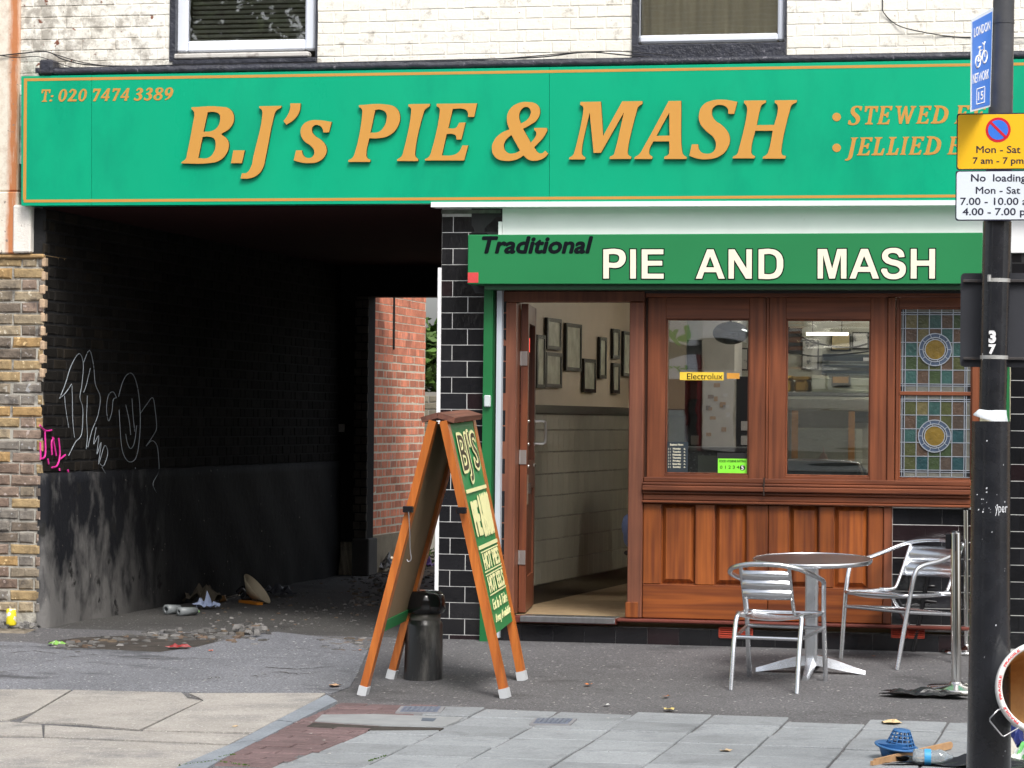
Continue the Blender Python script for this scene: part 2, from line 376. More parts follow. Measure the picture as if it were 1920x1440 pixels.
def curve_mesh(paths, depth, res=4, off=0.0):
    """paths: closed outlines of (x, y, smooth) in plane coordinates; returns vertices (x, y, 0..depth) and faces"""
    cu = bpy.data.curves.new('outline', 'CURVE'); cu.dimensions = '2D'; cu.fill_mode = 'BOTH'; cu.extrude = depth/2; cu.resolution_u = res; cu.offset = off
    for pth in paths:
        sp = cu.splines.new('BEZIER'); sp.bezier_points.add(len(pth)-1); sp.use_cyclic_u = True
        for bp, (x, y, s) in zip(sp.bezier_points, pth):
            bp.co = (x, y, 0); ty = 'AUTO' if s else 'VECTOR'; bp.handle_left_type = ty; bp.handle_right_type = ty
    o = bpy.data.objects.new('outline', cu); col.objects.link(o)
    bpy.context.view_layer.update()
    me = bpy.data.meshes.new_from_object(o)
    vs = [(v.co.x, v.co.y, v.co.z+depth/2) for v in me.vertices]; fs = [tuple(p.vertices) for p in me.polygons]
    nz = [abs(p.normal.z) > .5 for p in me.polygons]
    bpy.data.objects.remove(o); bpy.data.meshes.remove(me); bpy.data.curves.remove(cu)
    return vs, fs, nz
def P(s):
    out = []
    for tk in s.split():
        c = tk[-1]; xy = tk[:-1].split(','); out.append((float(xy[0]), float(xy[1]), c == 's'))
    return out
LET = [   # traced outlines of the raised letters: (name, crop origin x, y, scale, [outlines])
 ('B',330,180,6.4,["185,135c 530,128s 650,160s 695,260s 660,370s 540,457c 620,530s 634,600s 600,700s 520,775s 400,805s 65,808c 65,795c 115,755s 135,680s 220,240c 215,190s 185,155c",
   "380,195c 450,190s 520,220s 530,280s 500,370s 430,420s 330,428c","318,490c 400,488s 460,515s 475,570s 450,680s 390,740s 268,745c"]),
 ('.',330,180,6.4,["688,652c 825,652c 790,806c 660,806c"]),
 ('J',330,180,6.4,["998,122c 1265,118c 1262,140c 1200,180s 1172,260s 1070,760s 1045,860s 980,945s 880,988s 775,990c 790,928c 850,920s 900,850s 930,720s 1035,240s 1030,170s 998,140c"]),
 ("'",330,180,6.4,["1370,88c 1495,88c 1480,190s 1420,280s 1325,345c 1290,300c 1340,230s 1370,150s"]),
 ('s',330,180,6.4,["1868,312c 1835,437c 1768,437c 1755,385s 1700,348s 1645,365s 1632,420s 1660,470s 1760,545s 1808,640s 1780,730s 1700,790s 1600,805s 1500,797s 1412,772c 1440,652c 1510,652c 1530,715s 1590,745s 1645,720s 1660,665s 1630,610s 1530,530s 1495,440s 1520,350s 1600,298s 1720,290s"]),
 ('P',640,180,4.8,["158,82c 400,76s 490,105s 527,180s 505,280s 430,355s 330,380s 252,380c 225,520s 232,555s 262,575c 258,593c 62,593c 62,578c 100,555s 125,500s 188,160s 185,120s 158,98c",
   "305,125c 350,122s 400,150s 408,200s 375,290s 330,325s 262,330c"]),
 ('I',640,180,4.8,["605,74c 798,70c 795,92c 755,120s 735,170s 665,500s 668,545s 692,568c 690,585c 502,585c 502,570c 540,545s 560,490s 628,150s 625,110s 602,92c"]),
 ('E',640,180,4.8,["858,70c 1222,66c 1195,188c 1140,188c 1135,140s 1105,118s 1003,116c 963,290c 1030,286s 1060,240c 1118,238c 1080,392c 1037,392c 1028,355s 1000,342s 948,342c 905,535c 1010,530s 1060,500s 1090,445c 1142,445c 1105,580c 752,580c 752,568c 790,545s 812,490s 885,150s 882,110s 858,92c"]),
 ('&',640,180,4.8,["1512,300c 1490,220s 1510,130s 1580,70s 1690,54s 1765,80s 1788,140s 1760,215s 1700,260s 1635,295c 1705,420c 1745,370s 1755,330s 1735,305c 1735,287c 1848,287c 1855,310c 1820,370s 1735,462c 1775,512s 1805,515s 1835,492c 1862,520c 1820,560s 1730,583s 1680,570s 1640,535c 1580,570s 1470,583s 1390,555s 1355,480s 1375,400s 1430,340s",
   "1615,248c 1600,190s 1615,130s 1665,98s 1702,125s 1700,170s 1670,215s","1530,350c 1608,492c 1560,515s 1500,512s 1465,470s 1475,405s"]),
 ('M',1050,180,4.1739,["160,46c 320,44c 338,312c 487,42c 645,40c 645,62c 612,85s 600,120s 530,430s 535,460s 558,475c 555,492c 388,493c 390,475c 418,460s 430,430s 500,128c 320,445c 263,445c 232,128c 170,430s 175,462s 198,480c 195,496c 70,496c 72,482c 102,462s 115,430s 183,110s 180,85s 158,68c"]),
 ('A',1050,180,4.1739,["850,40c 948,38c 955,430s 968,462s 992,478c 990,493c 815,493c 818,475c 848,458s 855,430s 855,355c 730,355c 700,420s 700,455s 725,475c 720,493c 580,493c 585,478c 620,455s 660,390s","755,312c 857,310c 855,130c"]),
 ('S',1050,180,4.1739,["1388,45c 1363,140c 1318,140c 1310,95s 1260,70s 1205,85s 1188,130s 1205,180s 1280,240s 1328,320s 1310,410s 1250,470s 1150,495s 1070,488s 1012,468c 1032,378c 1080,378c 1095,430s 1150,452s 1200,435s 1220,385s 1205,330s 1140,270s 1095,210s 1088,140s 1120,70s 1180,38s 1270,28s"]),
 ('H',1050,180,4.1739,["1440,36c 1613,34c 1610,52c 1580,70s 1566,105s 1540,228c 1677,226c 1705,100s 1700,70s 1680,52c 1682,34c 1855,32c 1852,50c 1815,70s 1798,115s 1732,430s 1738,458s 1768,470c 1762,490c 1585,490c 1590,475c 1620,455s 1635,420s 1665,272c 1528,272c 1497,420s 1502,455s 1527,472c 1522,488c 1350,488c 1355,475c 1385,455s 1398,420s 1465,110s 1460,78s 1440,55c"]),
]
GL = {}
for nm, ox, oy, k, ps in LET:
    pts = [[(x, y, s) for x, y, s in P(q)] for q in ps]
    x0 = min(p[0] for q in pts for p in q); y0 = min(p[1] for q in pts for p in q); h = max(p[1] for q in pts for p in q)-y0
    hh = h if nm != 'J' else h*.79
    GL[nm] = [[((x-x0)/hh, (y-y0)/hh, s) for x, y, s in q] for q in pts]
def ell(cx_, cy_, rx, ry, sh=-.2, n=10, a0=0):
    return [((cx_+rx*math.cos(2*math.pi*i/n)+sh*(ry*math.sin(2*math.pi*i/n)))/100, (cy_+ry*math.sin(2*math.pi*i/n))/100, True) for i in range(n)]
def G100(*ss): return [[(x/100, y/100, s) for x, y, s in P(q)] for q in ss]
GL['T'] = G100("15,0c 105,0c 98,32c 88,32c 84,14c 68,12c 55,88c 68,94c 66,100c 14,100c 16,94c 32,88c 48,12c 34,12c 22,32c 12,32c")
GL['D'] = G100("18,0c 60,0s 95,20s 98,50s 80,88s 45,100s 0,100c 2,94c 12,88c 32,12c 22,6c", "48,12c 62,14s 76,35s 68,70s 50,87s 34,88c")
GL['L'] = G100("20,0c 64,0c 62,6c 50,12c 34,88c 52,88c 66,62c 76,62c 66,100c 0,100c 2,94c 14,88c 30,12c 20,6c")
GL['W'] = G100("12,0c 52,0c 50,6c 42,12c 44,66c 70,0c 84,0c 88,66c 112,12c 104,6c 106,0c 140,0c 138,6c 128,12c 92,100c 76,100c 70,42c 50,100c 34,100c 24,12c 14,6c")
GL['0'] = [ell(40,50,31,51), ell(40,50,12,38)]
GL['2'] = G100("10,28c 25,5s 45,0s 66,12s 66,34s 30,84c 70,84c 66,100c 0,100c 2,88c 44,36s 46,20s 38,12s 26,30c")
GL['3'] = G100("16,22c 30,3s 50,0s 66,12s 62,34s 48,46c 60,58s 58,80s 38,98s 16,100s 0,92c 6,74c 20,86s 34,84s 38,66s 30,54s 18,52c 20,42c 36,38s 44,24s 38,12s 28,24c")
GL['4'] = G100("52,0c 70,0c 56,64c 66,64c 62,78c 53,78c 49,100c 29,100c 34,78c 0,78c 4,64c", "46,28c 18,64c 38,64c")
GL['7'] = G100("10,0c 70,0c 66,14c 26,100c 4,100c 46,18c 22,18c 14,30c 4,30c")
GL['8'] = [ell(41,25,24,26), ell(31,73,29,28), ell(41,25,9,13), ell(31,74,12,15)]
GL['8'] = G100("40,0s 64,10s 64,32s 49,47s 60,62s 52,90s 24,100s 2,88s 2,64s 20,49s 13,34s 18,9s") + [ell(40,25,9,13), ell(30,74,12,15)]
GL['9'] = G100("38,0s 62,10s 66,40s 44,80s 8,100c 4,92c 34,62s 20,66s 6,52s 12,16s") + [ell(36,30,11,18)]
GL[':'] = [ell(36,38,16,12), ell(20,88,16,12)]
GL['dot'] = [ell(50,50,50,50,0)]
GL['.'] = G100("4,80c 22,80c 18,100c 0,100c")
def serif_line(mb, runs, y_top, y_bot, Y, depth=.002):
    """runs: [(glyph, left pixel, width pixel)] at photograph rows y_top..y_bot on the plane Y"""
    for g, x, wd, yt, yb in runs:
        gl = GL[g]; xm = max(p[0] for q in gl for p in q)
        paths = []
        for q in gl:
            pp = []
            for u, v, s in q:
                p = at(x + u/xm*wd, yt + v*(yb-yt), Y); pp.append((p.x, p.z, s))
            paths.append(pp)
        vs, fs, nz = curve_mesh(paths, depth, 2)
        mb.add([(a, Y-d, b) for a, b, d in vs], fs, 0)

# ---------------------------------------------------------------- masonry pieces (shared meshes)
_pc = {}
def piece(name, l, h, d, mat, rough=.0, cham=.006, var=4):
    """a block 0..l x -d..0 x 0..h whose front face looks to -y; irregular edges when rough > 0"""
    k = (name, round(l, 2), round(h, 3), round(d, 3), mat.name, random.randrange(var) if rough else 0)
    if k in _pc: return _pc[k]
    mb = MB(); c = cham; r = random.Random(hash(k[1:4]) ^ k[5]*77)
    L = k[1]; H = h
    def j(): return r.uniform(-rough, rough)
    nx = 3 if rough and L > .15 else 2
    xs = [c + (L-2*c)*i/(nx-1) for i in range(nx)]
    fr = [(x+j()*.4, -d+abs(j())*.6, c+j()*.6) for x in xs] + [(x+j()*.4, -d+abs(j())*.6, H-c+j()*.6) for x in xs[::-1]]
    xo = [L*i/(nx-1) for i in range(nx)]
    md = [(x+(j()*.6), -d+c+abs(j()), 0+j()*.5) for x in xo] + [(x+(j()*.6), -d+c+abs(j()), H+j()*.5) for x in xo[::-1]]
    bk = [(x, 0, z) for x, _, z in md]
    n = 2*nx; vs = fr + md + bk
    fs = [tuple(range(n))] + [(i, n+i, n+(i+1) % n, (i+1) % n) for i in range(n)] + [(n+i, 2*n+i, 2*n+(i+1) % n, n+(i+1) % n) for i in range(n)]
    mb.add(vs, fs); me = mb.mesh(name, mat); _pc[k] = me; return me
def bond(u0, u1, v0, v1, L, H, jt, fn, off=.5, header=False, holes=(), jit=0.0, shift=0.0):
    """running (or flemish) bond over the rectangle; calls fn(u, v, length, height)"""
    v = v0; row = 0
    while v < v1 - H*.35:
        h = min(H, v1-v)
        seq = []
        if header:
            u = u0 - L*1.5 + shift - (row % 2)*(L*.75+jt); i = 0
            while u < u1:
                l = L if i % 2 == 0 else L/2-jt/2
                seq.append((u, l)); u += l+jt; i += 1
        else:
            u = u0 - (row % 2)*off*(L+jt) + shift
            while u > u0: u -= L+jt
            while u < u1: seq.append((u, L)); u += L+jt
        for u, l in seq:
            segs = [(max(u, u0), min(u+l, u1))]
            for (a0, a1, b0, b1) in holes:
                if v+h > b0+.01 and v < b1-.01:
                    ns = []
                    for (s0, s1) in segs:
                        if s1 <= a0 or s0 >= a1: ns.append((s0, s1))
                        else:
                            if s0 < a0: ns.append((s0, a0))
                            if s1 > a1: ns.append((a1, s1))
                    segs = ns
            for (s0, s1) in segs:
                if s1-s0 > .02: fn(s0+random.uniform(-jit, jit), v+random.uniform(-jit, jit), s1-s0, h)
        v += H+jt; row += 1

# ================================================================= GROUND
XL = at(78, 1000).x                       # left wall of the passage
XR = at(822, 1000).x                      # tiled pillar, left edge
YB = 7.0                                  # far end of the passage
mb = MB()
def gsheet(x0, x1, y0, y1, nx=1, dz=0.0):
    if y0 < -YK < y1: gsheet(x0, x1, y0, -YK); gsheet(x0, x1, -YK, y1); return
    mb.add([(x0,y0,gz(y0)+dz),(x1,y0,gz(y0)+dz),(x1,y1,gz(y1)+dz),(x0,y1,gz(y1)+dz)], [(0,1,2,3)])
gsheet(-30, 30, -7.6, 0)
mb.build('pavement', ASPHA, kind='structure')
mb = MB(); gsheet(-30, 30, 0, YB+.3); mb.build('passage_ground', asphalt('damp_shaded_passage_asphalt', (.050,.048,.046), .6, .7), kind='structure')  # damp patches on a base darkened to hold the passage's shade
mb = MB(); gsheet(-60, 60, YB+.3, 90); mb.build('yard_ground', M('yard_earth', (.11,.095,.075), .95, vs=5, var=.4, bmp=.7, bs=40), kind='structure')
zr = gz(-7.6)-.12
mb = MB(); mb.add([(-60,-17,zr),(60,-17,zr),(60,-7.75,zr),(-60,-7.75,zr)], [(0,1,2,3)]); mb.build('road', asphalt('road_asphalt', (.07,.07,.072), .3), kind='structure')
mb = MB()
for i in range(-12, 13): mb.box(i*.92, i*.92+.91, -7.75, -7.6, zr-.1, gz(-7.6)+.004, c=.012)
mb.build('kerb', KERB, kind='structure')
mb = MB(); mb.box(-60, 60, -23.2, -17, zr-.1, zr+.12); mb.build('far_pavement', M('far_paving', (.22,.22,.22), .85, vs=2), kind='structure')

def gprism(mb, pxs, top=.006, deep=.05, inset=0.0, mi=0):
    pts = [G(*q) for q in pxs]; c = sum((Vector((p.x, p.y, 0)) for p in pts), Vector())/len(pts)
    pts = [Vector((p.x, p.y, 0)) + (c-Vector((p.x, p.y, 0))).normalized()*inset for p in pts]
    if sum((pts[i].x*pts[(i+1) % len(pts)].y - pts[(i+1) % len(pts)].x*pts[i].y) for i in range(len(pts))) < 0: pts = pts[::-1]
    mb.prism(pts, lambda p: (p.x, p.y, gz(p.y)-deep), lambda p: (p.x, p.y, gz(p.y)+top), mi); return mb
# worn asphalt in front of the passage (a sheet a few mm above) and buff concrete slabs of the crossing
pv = thing('vehicle_crossing', 'worn bluish asphalt and buff concrete slabs of the crossing before the dark passage', 'paving', G(300, 1330))
mb = MB()
edge = [(-250,1196),(60,1206),(130,1216),(300,1224),(370,1214),(470,1190),(520,1186),(640,1200),(690,1220),(672,1262),(655,1290),(620,1302),(380,1300),(200,1296),(-250,1290)]
gprism(mb, edge, .005, .002); mb.build('asphalt_patch', ASPHL, pv)
for pxs in ([(-260,1293),(133,1296),(62,1338),(18,1352),(-260,1350)], [(139,1296),(340,1301),(352,1312),(378,1316),(262,1371),(140,1359),(40,1356),(68,1338)],
            [(354,1302),(610,1302),(594,1314),(474,1376),(268,1372),(382,1316),(372,1310)], [(-260,1354),(18,1356),(78,1362),(80,1383),(-260,1379)],
            [(84,1362),(258,1374),(466,1380),(430,1398),(83,1384)], [(-260,1383),(80,1387),(428,1401),(325,1450),(-260,1448)], [(-260,1452),(320,1454),(200,1530),(-260,1530)]):
    gprism(MB(), pxs, .008, .05).build('slab', CONC, pv)
mb = MB(); rr = random.Random(41)
for ln in ([(60,1247),(120,1235),(190,1228)], [(0,1262),(40,1258)], [(250,1238),(320,1235),(410,1238)], [(380,1276),(400,1272),(416,1272)], [(470,1271),(520,1262),(560,1266),(600,1262)], [(500,1252),(560,1256),(640,1250)], [(340,1303),(352,1310),(380,1312),(390,1308)], [(540,1225),(548,1220),(585,1217)], [(20,1226),(60,1222),(110,1228)]):
    pts = []
    for (ax_, ay_), (bx_, by_) in zip(ln, ln[1:]):
        for k in range(7): u = k/7; g = G(ax_+(bx_-ax_)*u+rr.uniform(-3,3), ay_+(by_-ay_)*u+rr.uniform(-1.2,1.2)); pts.append((g.x, g.y, gz(g.y)+.0065))
    for (p_, q_) in zip(pts, pts[1:]):
        w_ = rr.uniform(.0015,.010); mb.add([(p_[0],p_[1]-w_,p_[2]),(q_[0],q_[1]-w_,q_[2]),(q_[0],q_[1]+w_,q_[2]+.0006),(p_[0],p_[1]+w_,p_[2]+.0006)], [(0,1,2,3)])
mb.build('crack', DIRT, pv, kind='stuff')
# pale granite channel set into the red margin, with a dirt filled slot along its near edge
ch = thing('drain_channel', 'pale granite channel stone across the footway with a dirt filled slot', 'drain channel', G(720, 1355))
gprism(MB(), [(604,1344),(700,1343),(868,1349),(858,1356),(834,1366),(700,1363),(590,1356)], .012, .06).build('stone', M('pale_granite', (.27,.28,.285), .7, vs=8, var=.12, bmp=.2, bs=120), ch)
gprism(MB(), [(588,1358),(700,1365),(832,1368),(826,1372),(700,1373),(575,1366)], .010, .05).build('slot', DIRT, ch)
gprism(MB(), [(792,1351),(818,1352),(812,1357),(790,1356)], .0145, .01).build('plug', M('slate_plug', (.10,.12,.15), .6), ch)
# kerb stone edging, diagonal
kb = thing('edging_kerb', 'bluish diagonal kerb stone between the buff slabs and the red pavers', 'kerb', G(480, 1380))
for a, b, c_, d in (((612,1306),(632,1318),(552,1358),(520,1354)), ((518,1355),(550,1359),(486,1392),(440,1396)), ((438,1397),(484,1393),(415,1428),(350,1434)), ((348,1435),(413,1429),(300,1500),(190,1520))):
    gprism(MB(), [a, b, c_, d], .012, .06).build('kerb_stone', KERB, kb)

# grey pavers: regular grid, columns running towards the shop
pave = thing('paver_footway', 'grey square concrete pavers of the footway with a dusky red brick margin', 'paving', G(1300, 1400))
cols = [G(q, 1440).x for q in (862,1050,1220,1395,1563,1727)]
PW = (cols[-1]-cols[0])/5; X0 = cols[0]
Yf = G(1223, 1338).y
Y0 = Yf + .02
ped = .4
def paver_mesh(nm, l, d_, mat, nv=3):
    k = (nm, round(l, 3), round(d_, 3), random.randrange(nv))
    if k in _pc: return _pc[k]
    mb = MB(); r = random.Random(k[3]); mb.box(0, l, 0, d_, -.05, 0, c=.005)
    me = mb.mesh(nm, mat); _pc[k] = me; return me
mh = G(793, 1336), G(1040, 1358)
_lp = [G(840,1321), G(690,1372), G(640,1397), G(520,1437), G(440,1475), G(360,1530)]
def limx(y):
    for a_, b_ in zip(_lp, _lp[1:]):
        if y >= b_.y or b_ is _lp[-1]: return a_.x + (y-a_.y)*(b_.x-a_.x)/(b_.y-a_.y)
for i in range(-8, 12):
    for jx in range(0, 8):
        off = 0
        x = X0 + i*PW; y1 = Y0 - jx*ped + off; y0 = y1-ped
        if y0 < -7.5: continue
        xk = G(520, 1400).x
        # left limit follows the diagonal margin of red pavers
        lim = limx(y1-.2)
        if x+PW < lim+.03: continue
        cut = max(lim-x, 0); x += cut
        if jx == 0 and (i in (3, 6, 7)):   # rows cut short at the asphalt
            me = paver_mesh('paver', PW-.008-cut, ped*.55-.008, PAVE); link('paver', me, pave, (x, y0, gz(y0)+.007+random.uniform(-.001,.002))).rotation_euler.x = math.atan(SLOPE)
            me = paver_mesh('red_paver', PW-.008-cut, ped*.42-.008, PAVER); link('red_paver', me, pave, (x, y0+ped*.56, gz(y0)+.007)).rotation_euler.x = math.atan(SLOPE)
            continue
        if abs(x+PW/2-mh[0].x) < .2 and abs(y0+.2-mh[0].y) < .2: pass
        me = paver_mesh('paver', PW-.012-cut, ped-.012, PAVE)
        o = link('paver', me, pave, (x, y0, gz(y0)+.009+random.uniform(-.003,.004)))
        o.rotation_euler = (math.atan(SLOPE)+random.uniform(-.007,.007), random.uniform(-.007,.007), random.uniform(-.004,.004))
# red pavers, 200 x 100, in the triangle left of the grey ones
for jr in range(0, 22):
    y1 = Y0 - jr*.115; y0 = y1-.115
    if y0 < -7.3: break
    kx = G(632,1318).x + (y1-G(632,1318).y)*((G(350,1434).x-G(632,1318).x)/(G(350,1434).y-G(632,1318).y)) + .02
    for i in range(-30, 20):
        x = X0 - 2 + i*.235 + (jr % 2)*.115
        # clip to the band
        jx = int((Y0-(y0+.05))/ped); gx1 = limx(Y0-jx*ped-.2)
        a, b = max(x, kx), min(x+.227, gx1-.008)
        if b-a < .03: continue
        me = paver_mesh('red_paver', b-a, .107, PAVER, 1)
        o = link('red_paver', me, pave, (a, y0, gz(y0)+.008+random.uniform(-.003,.003)))
        o.rotation_euler = (math.atan(SLOPE), random.uniform(-.01,.01), 0)
# moss in a few joints
mb = MB(); r = random.Random(3)
for a, b in (((400,1430),(470,1440)), ((410,1424),(440,1418)), ((690,1432),(722,1421)), ((330,1440),(400,1432))):
    pa, pb = G(*a), G(*b)
    for k in range(26):
        p = pa.lerp(pb, r.random()); q = .002+r.random()*.004; x, y = p.x+r.gauss(0,.004), p.y+r.gauss(0,.004)
        mb.add([(x-q,y,gz(y)+.008),(x+q,y+q,gz(y)+.010),(x,y,gz(y)+.012+q)], [(0,1,2)])
tag(mb.build('moss', LEAFG), 'thin green moss along the paver joints at the kerb', 'moss', kind='stuff')
# small inspection covers set in the pavers
def cover(pxs, label):
    t = thing('inspection_cover', label, 'drain cover', G(*pxs[0]), 'small inspection covers in the footway')
    mb = gprism(MB(), pxs, .016, .03); mb.build('cover_frame', M('cover_frame', (.23,.23,.24), .7), t)
    pts = [G(*q) for q in pxs]; c = sum(pts, Vector())/4
    mb = MB(); q = [c + (p-c)*.82 for p in pts]; mb.prism(q, lambda p: (p.x,p.y,gz(p.y)+.010), lambda p: (p.x,p.y,gz(p.y)+.019)); mb.build('lid', M('slate_lid', (.13,.15,.20), .5, vs=30, var=.3), t)
    mb = MB()
    for i in range(6):
        for j2 in range(5):
            u, v = .14+.14*i, .15+.17*j2; p = q[0]*(1-u)*(1-v)+q[1]*u*(1-v)+q[2]*u*v+q[3]*(1-u)*v
            mb.box(p.x-.008, p.x+.008, p.y-.02, p.y+.02, gz(p.y)+.018, gz(p.y)+.022)
    mb.build('tread_stud', M('stud_metal', (.17,.19,.23), .45), t, kind='stuff')
cover([(752,1329),(835,1330),(826,1342),(741,1341)], 'small blue grey metal cover with tread studs nearest the folding board')
cover([(1002,1352),(1082,1353),(1070,1364),(992,1363)], 'small blue grey metal cover sunk among pavers in front of the doorway')

# pothole rubble along the passage mouth, loose debris within
mb = MB(); r = random.Random(11)
def rock(mb, x, y, z, s, flat=.5):
    a = r.random()*6.28; n = r.choice((4,5,6)); vs = []
    for lv, (zz, k) in enumerate(((0, 1), (s*flat, .75))):
        for i in range(n):
            t = a + 6.283*i/n; q = s*k*r.uniform(.7,1.2); vs.append((x+q*math.cos(t), y+q*math.sin(t)*.8, z+zz*r.uniform(.7,1.2)))
    mb.add(vs, [tuple(range(n, 2*n))]+[(i, (i+1) % n, n+(i+1) % n, n+i) for i in range(n)])
for k in range(380):
    u = r.random(); x = 100+u*400; yy = 1214 - 12*math.sin(u*3.1)**2 - u*18 + r.gauss(0, 6.5)
    p = G(x, min(max(yy, 1180), 1224)); rock(mb, p.x, p.y, p.z-.004, r.choice((.008,.012,.018,.026,.045))*r.uniform(.6,1.1), .45)
for k in range(120):
    p = G(r.uniform(600,700), r.uniform(1195,1222)); rock(mb, p.x, p.y, p.z-.004, r.uniform(.008,.04), .3)
for k in range(70):
    p = G(r.gauss(470, 14), r.gauss(1187, 5)); rock(mb, p.x, p.y, p.z+r.random()*.03, r.uniform(.012,.035), .8)
for k in range(420):
    p = G(r.uniform(655,830), r.uniform(1068,1140)); rock(mb, p.x, p.y, p.z, r.uniform(.006,.03), .5)
for k in range(260):
    p = G(r.uniform(380,700), r.uniform(1085,1180)); rock(mb, p.x, p.y, p.z, r.uniform(.005,.018), .5)
for k in range(60):
    p = G(r.uniform(0,75), r.uniform(1158,1186)); rock(mb, p.x, p.y, p.z+.02, r.uniform(.01,.03), .8)
tag(mb.build('rubble', RUBB), 'broken asphalt crumbs and rubble across the mouth of the dark passage', 'rubble', kind='stuff')
mb = gprism(MB(), [(90,1204),(150,1196),(260,1192),(390,1186),(500,1184),(470,1192),(372,1214),(298,1223),(180,1222),(110,1216)], .003, .002)
tag(mb.build('pothole', DIRT), 'shallow dark pothole full of rubble at the passage mouth', 'pothole', kind='stuff')

# ================================================================= PAINTED UPPER WALL with two windows
zs0 = at(700, 300).z; zt = 5.6
uw = thing('upper_wall', 'cream painted brick upper storey wall with two plastic framed windows', 'building', at(900, 60))
UX0, UX1 = at(14, 60).x, 7.5
wa = dict(px=(318,595), b=112, g=(352,572,75), f=(331,591,96), sill=(335,592,98,110))
ax0, ax1 = at(319, 60).x, at(594, 60).x; az = at(455, 112).z
bx0, bx1 = at(1186, 60).x, at(1474, 60).x; bz = at(1330, 104).z
wz1 = az+1.55
mb = MB()   # mortar core with window openings left out
YW = 0.016
def wallbox(x0, x1, z0, z1): mb.box(x0, x1, YW, .30, z0, z1)
wallbox(UX0, ax0, zs0, zt); wallbox(ax0, ax1, zs0, az); wallbox(ax0, ax1, wz1, zt); wallbox(ax1, bx0, zs0, zt)
wallbox(bx0, bx1, zs0, bz); wallbox(bx0, bx1, wz1, zt); wallbox(bx1, UX1, zs0, zt)
mb.build('mortar', PAINT, uw)
r = random.Random(5)
nb = [0]; rest = MB()
def put(u, v, l, h):
    if v > 4.35 or u > 5.4 or u < -4.2:
        rest.box(u, u+l, YW-.004, YW+.01, v, v+h, c=.002); return
    me = piece('brick', l, h, .010, PAINT, .0028, .004); link('brick', me, uw, (u, YW+.006-random.uniform(0,.003), v)); nb[0] += 1
zc = at(900, 122).z
v0 = zc - .073*3
bond(UX0, UX1, v0, 4.35, .224, .0685, .0045, put, header=True, holes=((ax0, ax1, az, wz1), (bx0, bx1, bz, wz1)), jit=.0012)
bond(UX0, UX1, 4.35, zt, .224, .0685, .0045, put, header=True, holes=((ax0, ax1, az, wz1), (bx0, bx1, bz, wz1)))
rest.build('high_brickwork', PAINT, uw, kind='stuff')
BLIND = M('blind_slat', (.62,.62,.52), .5, bmp=0)
CURT = M('net_curtain', (.72,.66,.50), .9, vs=10, var=.1, bmp=.4, bs=14, stretch=(3,1,.3))
def upwin(x0, x1, zb, pf, pg, blind):
    fx0, fx1 = at(pf[0], 60, .06).x, at(pf[1], 60, .06).x; fz = at((pf[0]+pf[1])/2, pf[2], .06).z
    gx0, gx1 = at(pg[0], 60, .06).x, at(pg[1], 60, .06).x; g_z = at((pg[0]+pg[1])/2, pg[2], .06).z
    y0, y1 = .055, .125
    fr = MB(); q = .012
    for a in ((fx0, gx0, fz, wz1-.02), (gx1, fx1, fz, wz1-.02)): fr.box(a[0], a[1], y0, y1, a[2], a[3], c=q)
    fr.box(gx0-.002, gx1+.002, y0+.002, y1, fz, g_z, c=q); fr.box(gx0-.002, gx1+.002, y0+.002, y1, wz1-.09, wz1-.02, c=q)
    win = fr.build('window', UPVC, uw)
    MB().box(gx0, gx1, .085, .091, g_z, wz1-.09).build('pane', GLASSU, win)
    if blind:
        sb = MB()
        for k in range(46): z = g_z + .012 + k*.031; sb.beam((gx0, .16, z), (gx1, .16, z), .024, .0015, (0, .75, -.66))
        sb.build('blind', BLIND, win)
    else:
        n = 60; vs = []
        for i in range(n+1):
            x = gx0 + (gx1-gx0)*i/n; y = .135+.02*math.sin(i*.9)
            vs += [(x, y, g_z-.05), (x, y, wz1)]
        MB().add(vs, [(2*i, 2*i+2, 2*i+3, 2*i+1) for i in range(n)], smooth=True).build('curtain', CURT, win)
    rv = MB(); rv.box(x0-.004, x0+.035, -.001, .054, zb, wz1); rv.box(x1-.012, x1+.002, 0.012, .054, zb, wz1)
    rv.build('reveal', LEAD, win)
    if blind:
        MB().box(fx0+.01, fx1-.02, -.02, .054, at(455,109).z, at(455,99).z, c=.008).build('sill', M('dirty_white_sill', (.55,.53,.5), .6, c2=(.25,.22,.2), c2t=(.55,.7), c2s=12), win)
        MB().box(x0+.02, x1, -.012, .05, at(455,119).z, at(455,110).z, c=.004).build('sill_flashing', LEAD, win)
    else:
        MB().box(x0, x1, -.02, .054, at(1330,108).z, at(1330,82).z, c=.006).build('sill', LEAD, win)
upwin(ax0, ax1, az-.002, (331,591,96), (352,572,75), True)
upwin(bx0, bx1, bz-.002, (1189,1471,79), (1199,1458,64), False)
# room box behind the upper windows
mb = MB(); z0 = at(700,388).z+.14
mb.box(-5, 6, 3.2, 3.4, z0, zt); mb.box(-5.2, -5, .3, 3.4, z0, zt); mb.box(6, 6.2, .3, 3.4, z0, zt); mb.box(-5.2, 7.5, 0.03, 3.4, zt, zt+.15)
mb.build('upper_room', M('dim_room_wall', (.25,.22,.18), .9), kind='structure')
# passage ceiling slab
zce = at(400, 389).z
mb = MB(); mb.box(UX0, XR+.02, .31, YB+.3, zce+.0, zce+.16); mb.box(XL-.02, XR+.02, .001, .31, zce, zce+.2)
mb.build('ceiling', M('maroon_soot_ceiling', (.035,.012,.012), .95, spec=.1), kind='structure')

